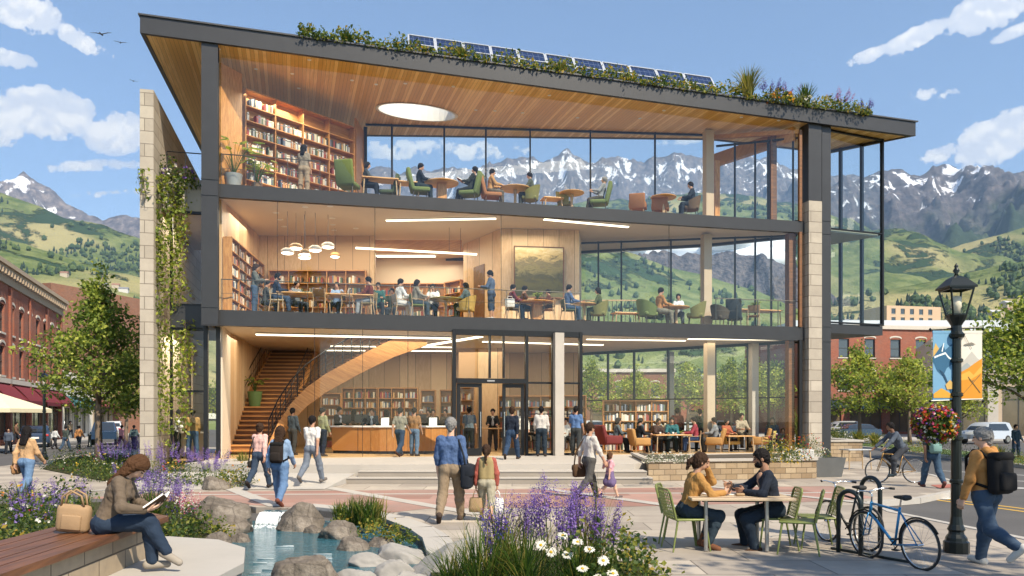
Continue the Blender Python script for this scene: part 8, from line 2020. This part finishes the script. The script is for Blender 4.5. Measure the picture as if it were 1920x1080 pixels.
a=G(1556,868);o=thing('garden_wall','low tan stone wall running back right of the steel column','wall',(12.6,34.2,0));MB().prism([(0,0),(2.6,.5),(2.9,6.0),(2.5,6.0),(2.2,.9),(0,.4)],0.003,.85).build('wall',STONE2,o);MB().prism([(-.05,-.05),(2.65,.45),(2.95,6.0),(2.45,6.0),(2.15,.93),(-.05,.43)],.853,.93).build('coping',STT,o)
bed([('flower',1570,838,60,44,{'col':('lilac','white')}),('gold',1562,834,50,44),('silver',1580,838,40,30,{'col':('white',)})],'behind the low tan stone wall',.4)
o=table('rect','thin metal table beside the low tan stone wall',G(1605,880),.2,1.0,.6,.74,top=plain('zinc_top',(.4,.4,.4),.4,.5));
def car(label,loc,rz,col,kind='suv',group=None):
 """faces +x"""
 o=thing('parked_car',label,'car',loc,rz,group);m1=plain('car_'+col,col,.22,.3,.03,1,0,.6);L_,W_=4.5,1.78;tl=1.5 if kind=='sedan' else 1.72
 prof=[(-2.2,.35),(-2.25,.75),(-2.18,.98),(-1.75,1.02),(-1.2,tl-.06),(-.6,tl),(.3,tl-.02),(.75,tl-.18),(1.15,1.02),(1.95,.92),(2.22,.72),(2.24,.38)]if kind=='sedan' else[(-2.2,.38),(-2.24,.8),(-2.15,1.05),(-1.9,tl-.08),(-1.4,tl),(.3,tl-.02),(.8,tl-.2),(1.2,1.08),(2.0,.98),(2.22,.75),(2.24,.4)]
 if kind=='pickup':prof=[(-2.4,.45),(-2.42,1.0),(-.75,1.02),(-.62,tl),(.5,tl),(1.0,1.1),(2.1,1.02),(2.3,.8),(2.32,.45)]
 n_=len(prof);mb=MB();sec=[]
 for(yf,sh)in((-1,.97),(-.93,1.0),(.93,1.0),(1,.97)):
  for(x,z)in prof:
   t=max(0,(z-1.0))*.28;sec.append((x*sh,yf*(W_/2-t),.35+(z-.35)*(1 if abs(yf)<1 else .985)))
 fs=[(r*n_+i,r*n_+i+1,r*n_+n_+i+1,r*n_+n_+i)for r in range(3)for i in range(n_-1)]+[tuple(range(n_-1,-1,-1)),tuple(3*n_+i for i in range(n_))];mb.add(sec,fs);b=mb.build('body',m1,o,'auto')
 gl_=plain('car_glass',(.02,.025,.03),.06,0,.1,1,0,.8)
 for y in(-1,1):
  yy=lambda z:y*(W_/2-max(0,z-1.0)*.28+.006)
  x0=-1.6 if kind!='pickup' else-.55;xb=-1.35 if kind!='pickup' else-.5
  q=[(x0,1.06),(1.0,1.06),(.62,tl-.14),(xb,tl-.14)];MB().poly([(x,yy(z),z)for x,z in(q if y<0 else q[::-1])]).build('side_window',gl_,o)
 zr=[(prof[3],prof[4])]if kind=='sedan' else[(prof[2],prof[3])]
 (xa,za),(xb,zb)=zr[0];MB().poly([(xa-.012,-.72,za+.06),(xb-.012,-.62,zb-.05),(xb-.012,.62,zb-.05),(xa-.012,.72,za+.06)]).build('rear_window',gl_,o)
 (xa,za),(xb,zb)=(prof[8],prof[7])if kind=='sedan' else((prof[7],prof[6])if kind=='suv' else(prof[5],prof[4]));MB().poly([(xa+.012,.72,za+.04),(xb+.012,.62,zb-.03),(xb+.012,-.62,zb-.03),(xa+.012,-.72,za+.04)]).build('windscreen',gl_,o)
 for x in(-1.38,1.38):
  for y in(-1,1):
   wl_=MB();wl_.lathe([(.001,-.1),(.22,-.1),(.33,-.09),(.34,0),(.33,.09),(.22,.1),(.001,.1)],(x,y*(W_/2-.08),.34),20,M=Matrix.Rotation(PI/2,3,'X'));w0=wl_.build('wheel',TIRE,o,True);MB().lathe([(.001,0),(.2,0),(.21,.012)],(x,y*(W_/2+.022),.34),14,M=Matrix.Rotation(y*-PI/2,3,'X')).build('hubcap',CHR,w0)
 for y in(-.68,.68):
  MB().bbox((-2.235,y,.86),(.05,.3,.14),.02).build('tail_light',plain('tail_red',(.45,.02,.02),.3),o);MB().bbox((2.18,y,.74),(.1,.3,.13),.03).build('headlight',plain('headlight_clear',(.8,.8,.8),.1),o)
 MB().bb((-2.27,-.26,.62),(-2.245,.26,.74)).build('number_plate',WHITE,o)
 return o
cg='cars parked along the streets'
def carat(px,py,rz,col,kind,lb,s_=1.0):q=G(px,py,-.13);o=car(lb,q,rz,col,kind,cg);o.scale=(s_,)*3
carat(1848,832,R(205),'b9bdc2','suv','silver estate car parked right of the lamp post',1.0);carat(1577,818,R(190),'b4b8ba','suv','pale silver car seen right of the steel column',1.0);carat(1603,824,R(185),'31414f','sedan','dark blue car beside the pale silver one');
carat(196,833,R(115),'2f4560','pickup','dark blue pickup parked beyond the near street tree');carat(215,818,R(112),'c8cdd0','suv','pale van like car parked behind the dark blue pickup');carat(68,838,R(118),'33435a','sedan','dark blue car behind the black haired woman')
for i,(px,py,cl,kd,lb)in enumerate([(1290,812,'cfd2d4','sedan','white car seen through the glass left of the beige column'),(1360,812,'c4c8cc','suv','silver car seen through the glass right of the beige column'),(1400,813,'d4d6d6','sedan','white car seen through the glass behind the beige coat'),(1450,812,'c8ccd0','suv','pale car seen through the right end of the ground floor'),(1118,811,'d0d4d6','suv','pale car seen beside the oak bookcase by the concrete column')]):carat(px,py,R(8),cl,kd,lb)
for px,py,lb in((168,838,'black fire hydrant shaped post beyond the near street tree'),(1838,853,'black bollard on the street island by the lamp post')):
 q=G(px,py,-.1);o=thing('bollard',lb,'bollard',(q.x,q.y,-.1 if px<1000 else .02));MB().lathe([(.16,0),(.16,.1),(.10,.14),(.09,.75),(.12,.78),(.12,.84),(.07,.9),(.001,.93)],n=14).build('post',GRN,o,True)
for i,(px,py,sp_,lb)in enumerate([(190,64,42,'larger dark bird gliding over the left clouds'),(226,80,26,'second bird a little lower to the right'),(250,152,18,'small bird just above the stone fin wall')]):
 Y=60;p=at(px,py,Y);s_=sp_*Y/FOC/2;o=thing('bird',lb,'bird',p,R(20*i));S=SDF();S.cone((0,-.12*s_,0),(0,.16*s_,0),.05*s_,.07*s_,.02);S.ell((0,.24*s_,.01),(.05*s_,.07*s_,.05*s_),.02)
 for x in(-1,1):S.cone((x*.04*s_,.04*s_,.02*s_),(x*.5*s_,.10*s_,.16*s_),.05*s_,.035*s_,.03);S.cone((x*.5*s_,.10*s_,.16*s_),(x*.98*s_,-.06*s_,.10*s_),.035*s_,.012*s_,.02)
 S.cone((0,-.12*s_,0),(0,-.30*s_,0),.04*s_,.05*s_,.02);v_,f_=S.mesh(.022*s_);np_mesh('body',v_,f_,plain('bird_dark',(.04,.04,.045),.8),None,o)
ob=np_mesh('books',np.array(STUFFB[0]),np.array(STUFFB[1]),BKM,np.array(STUFFB[2]),smooth=False);tag(ob,kind='stuff')
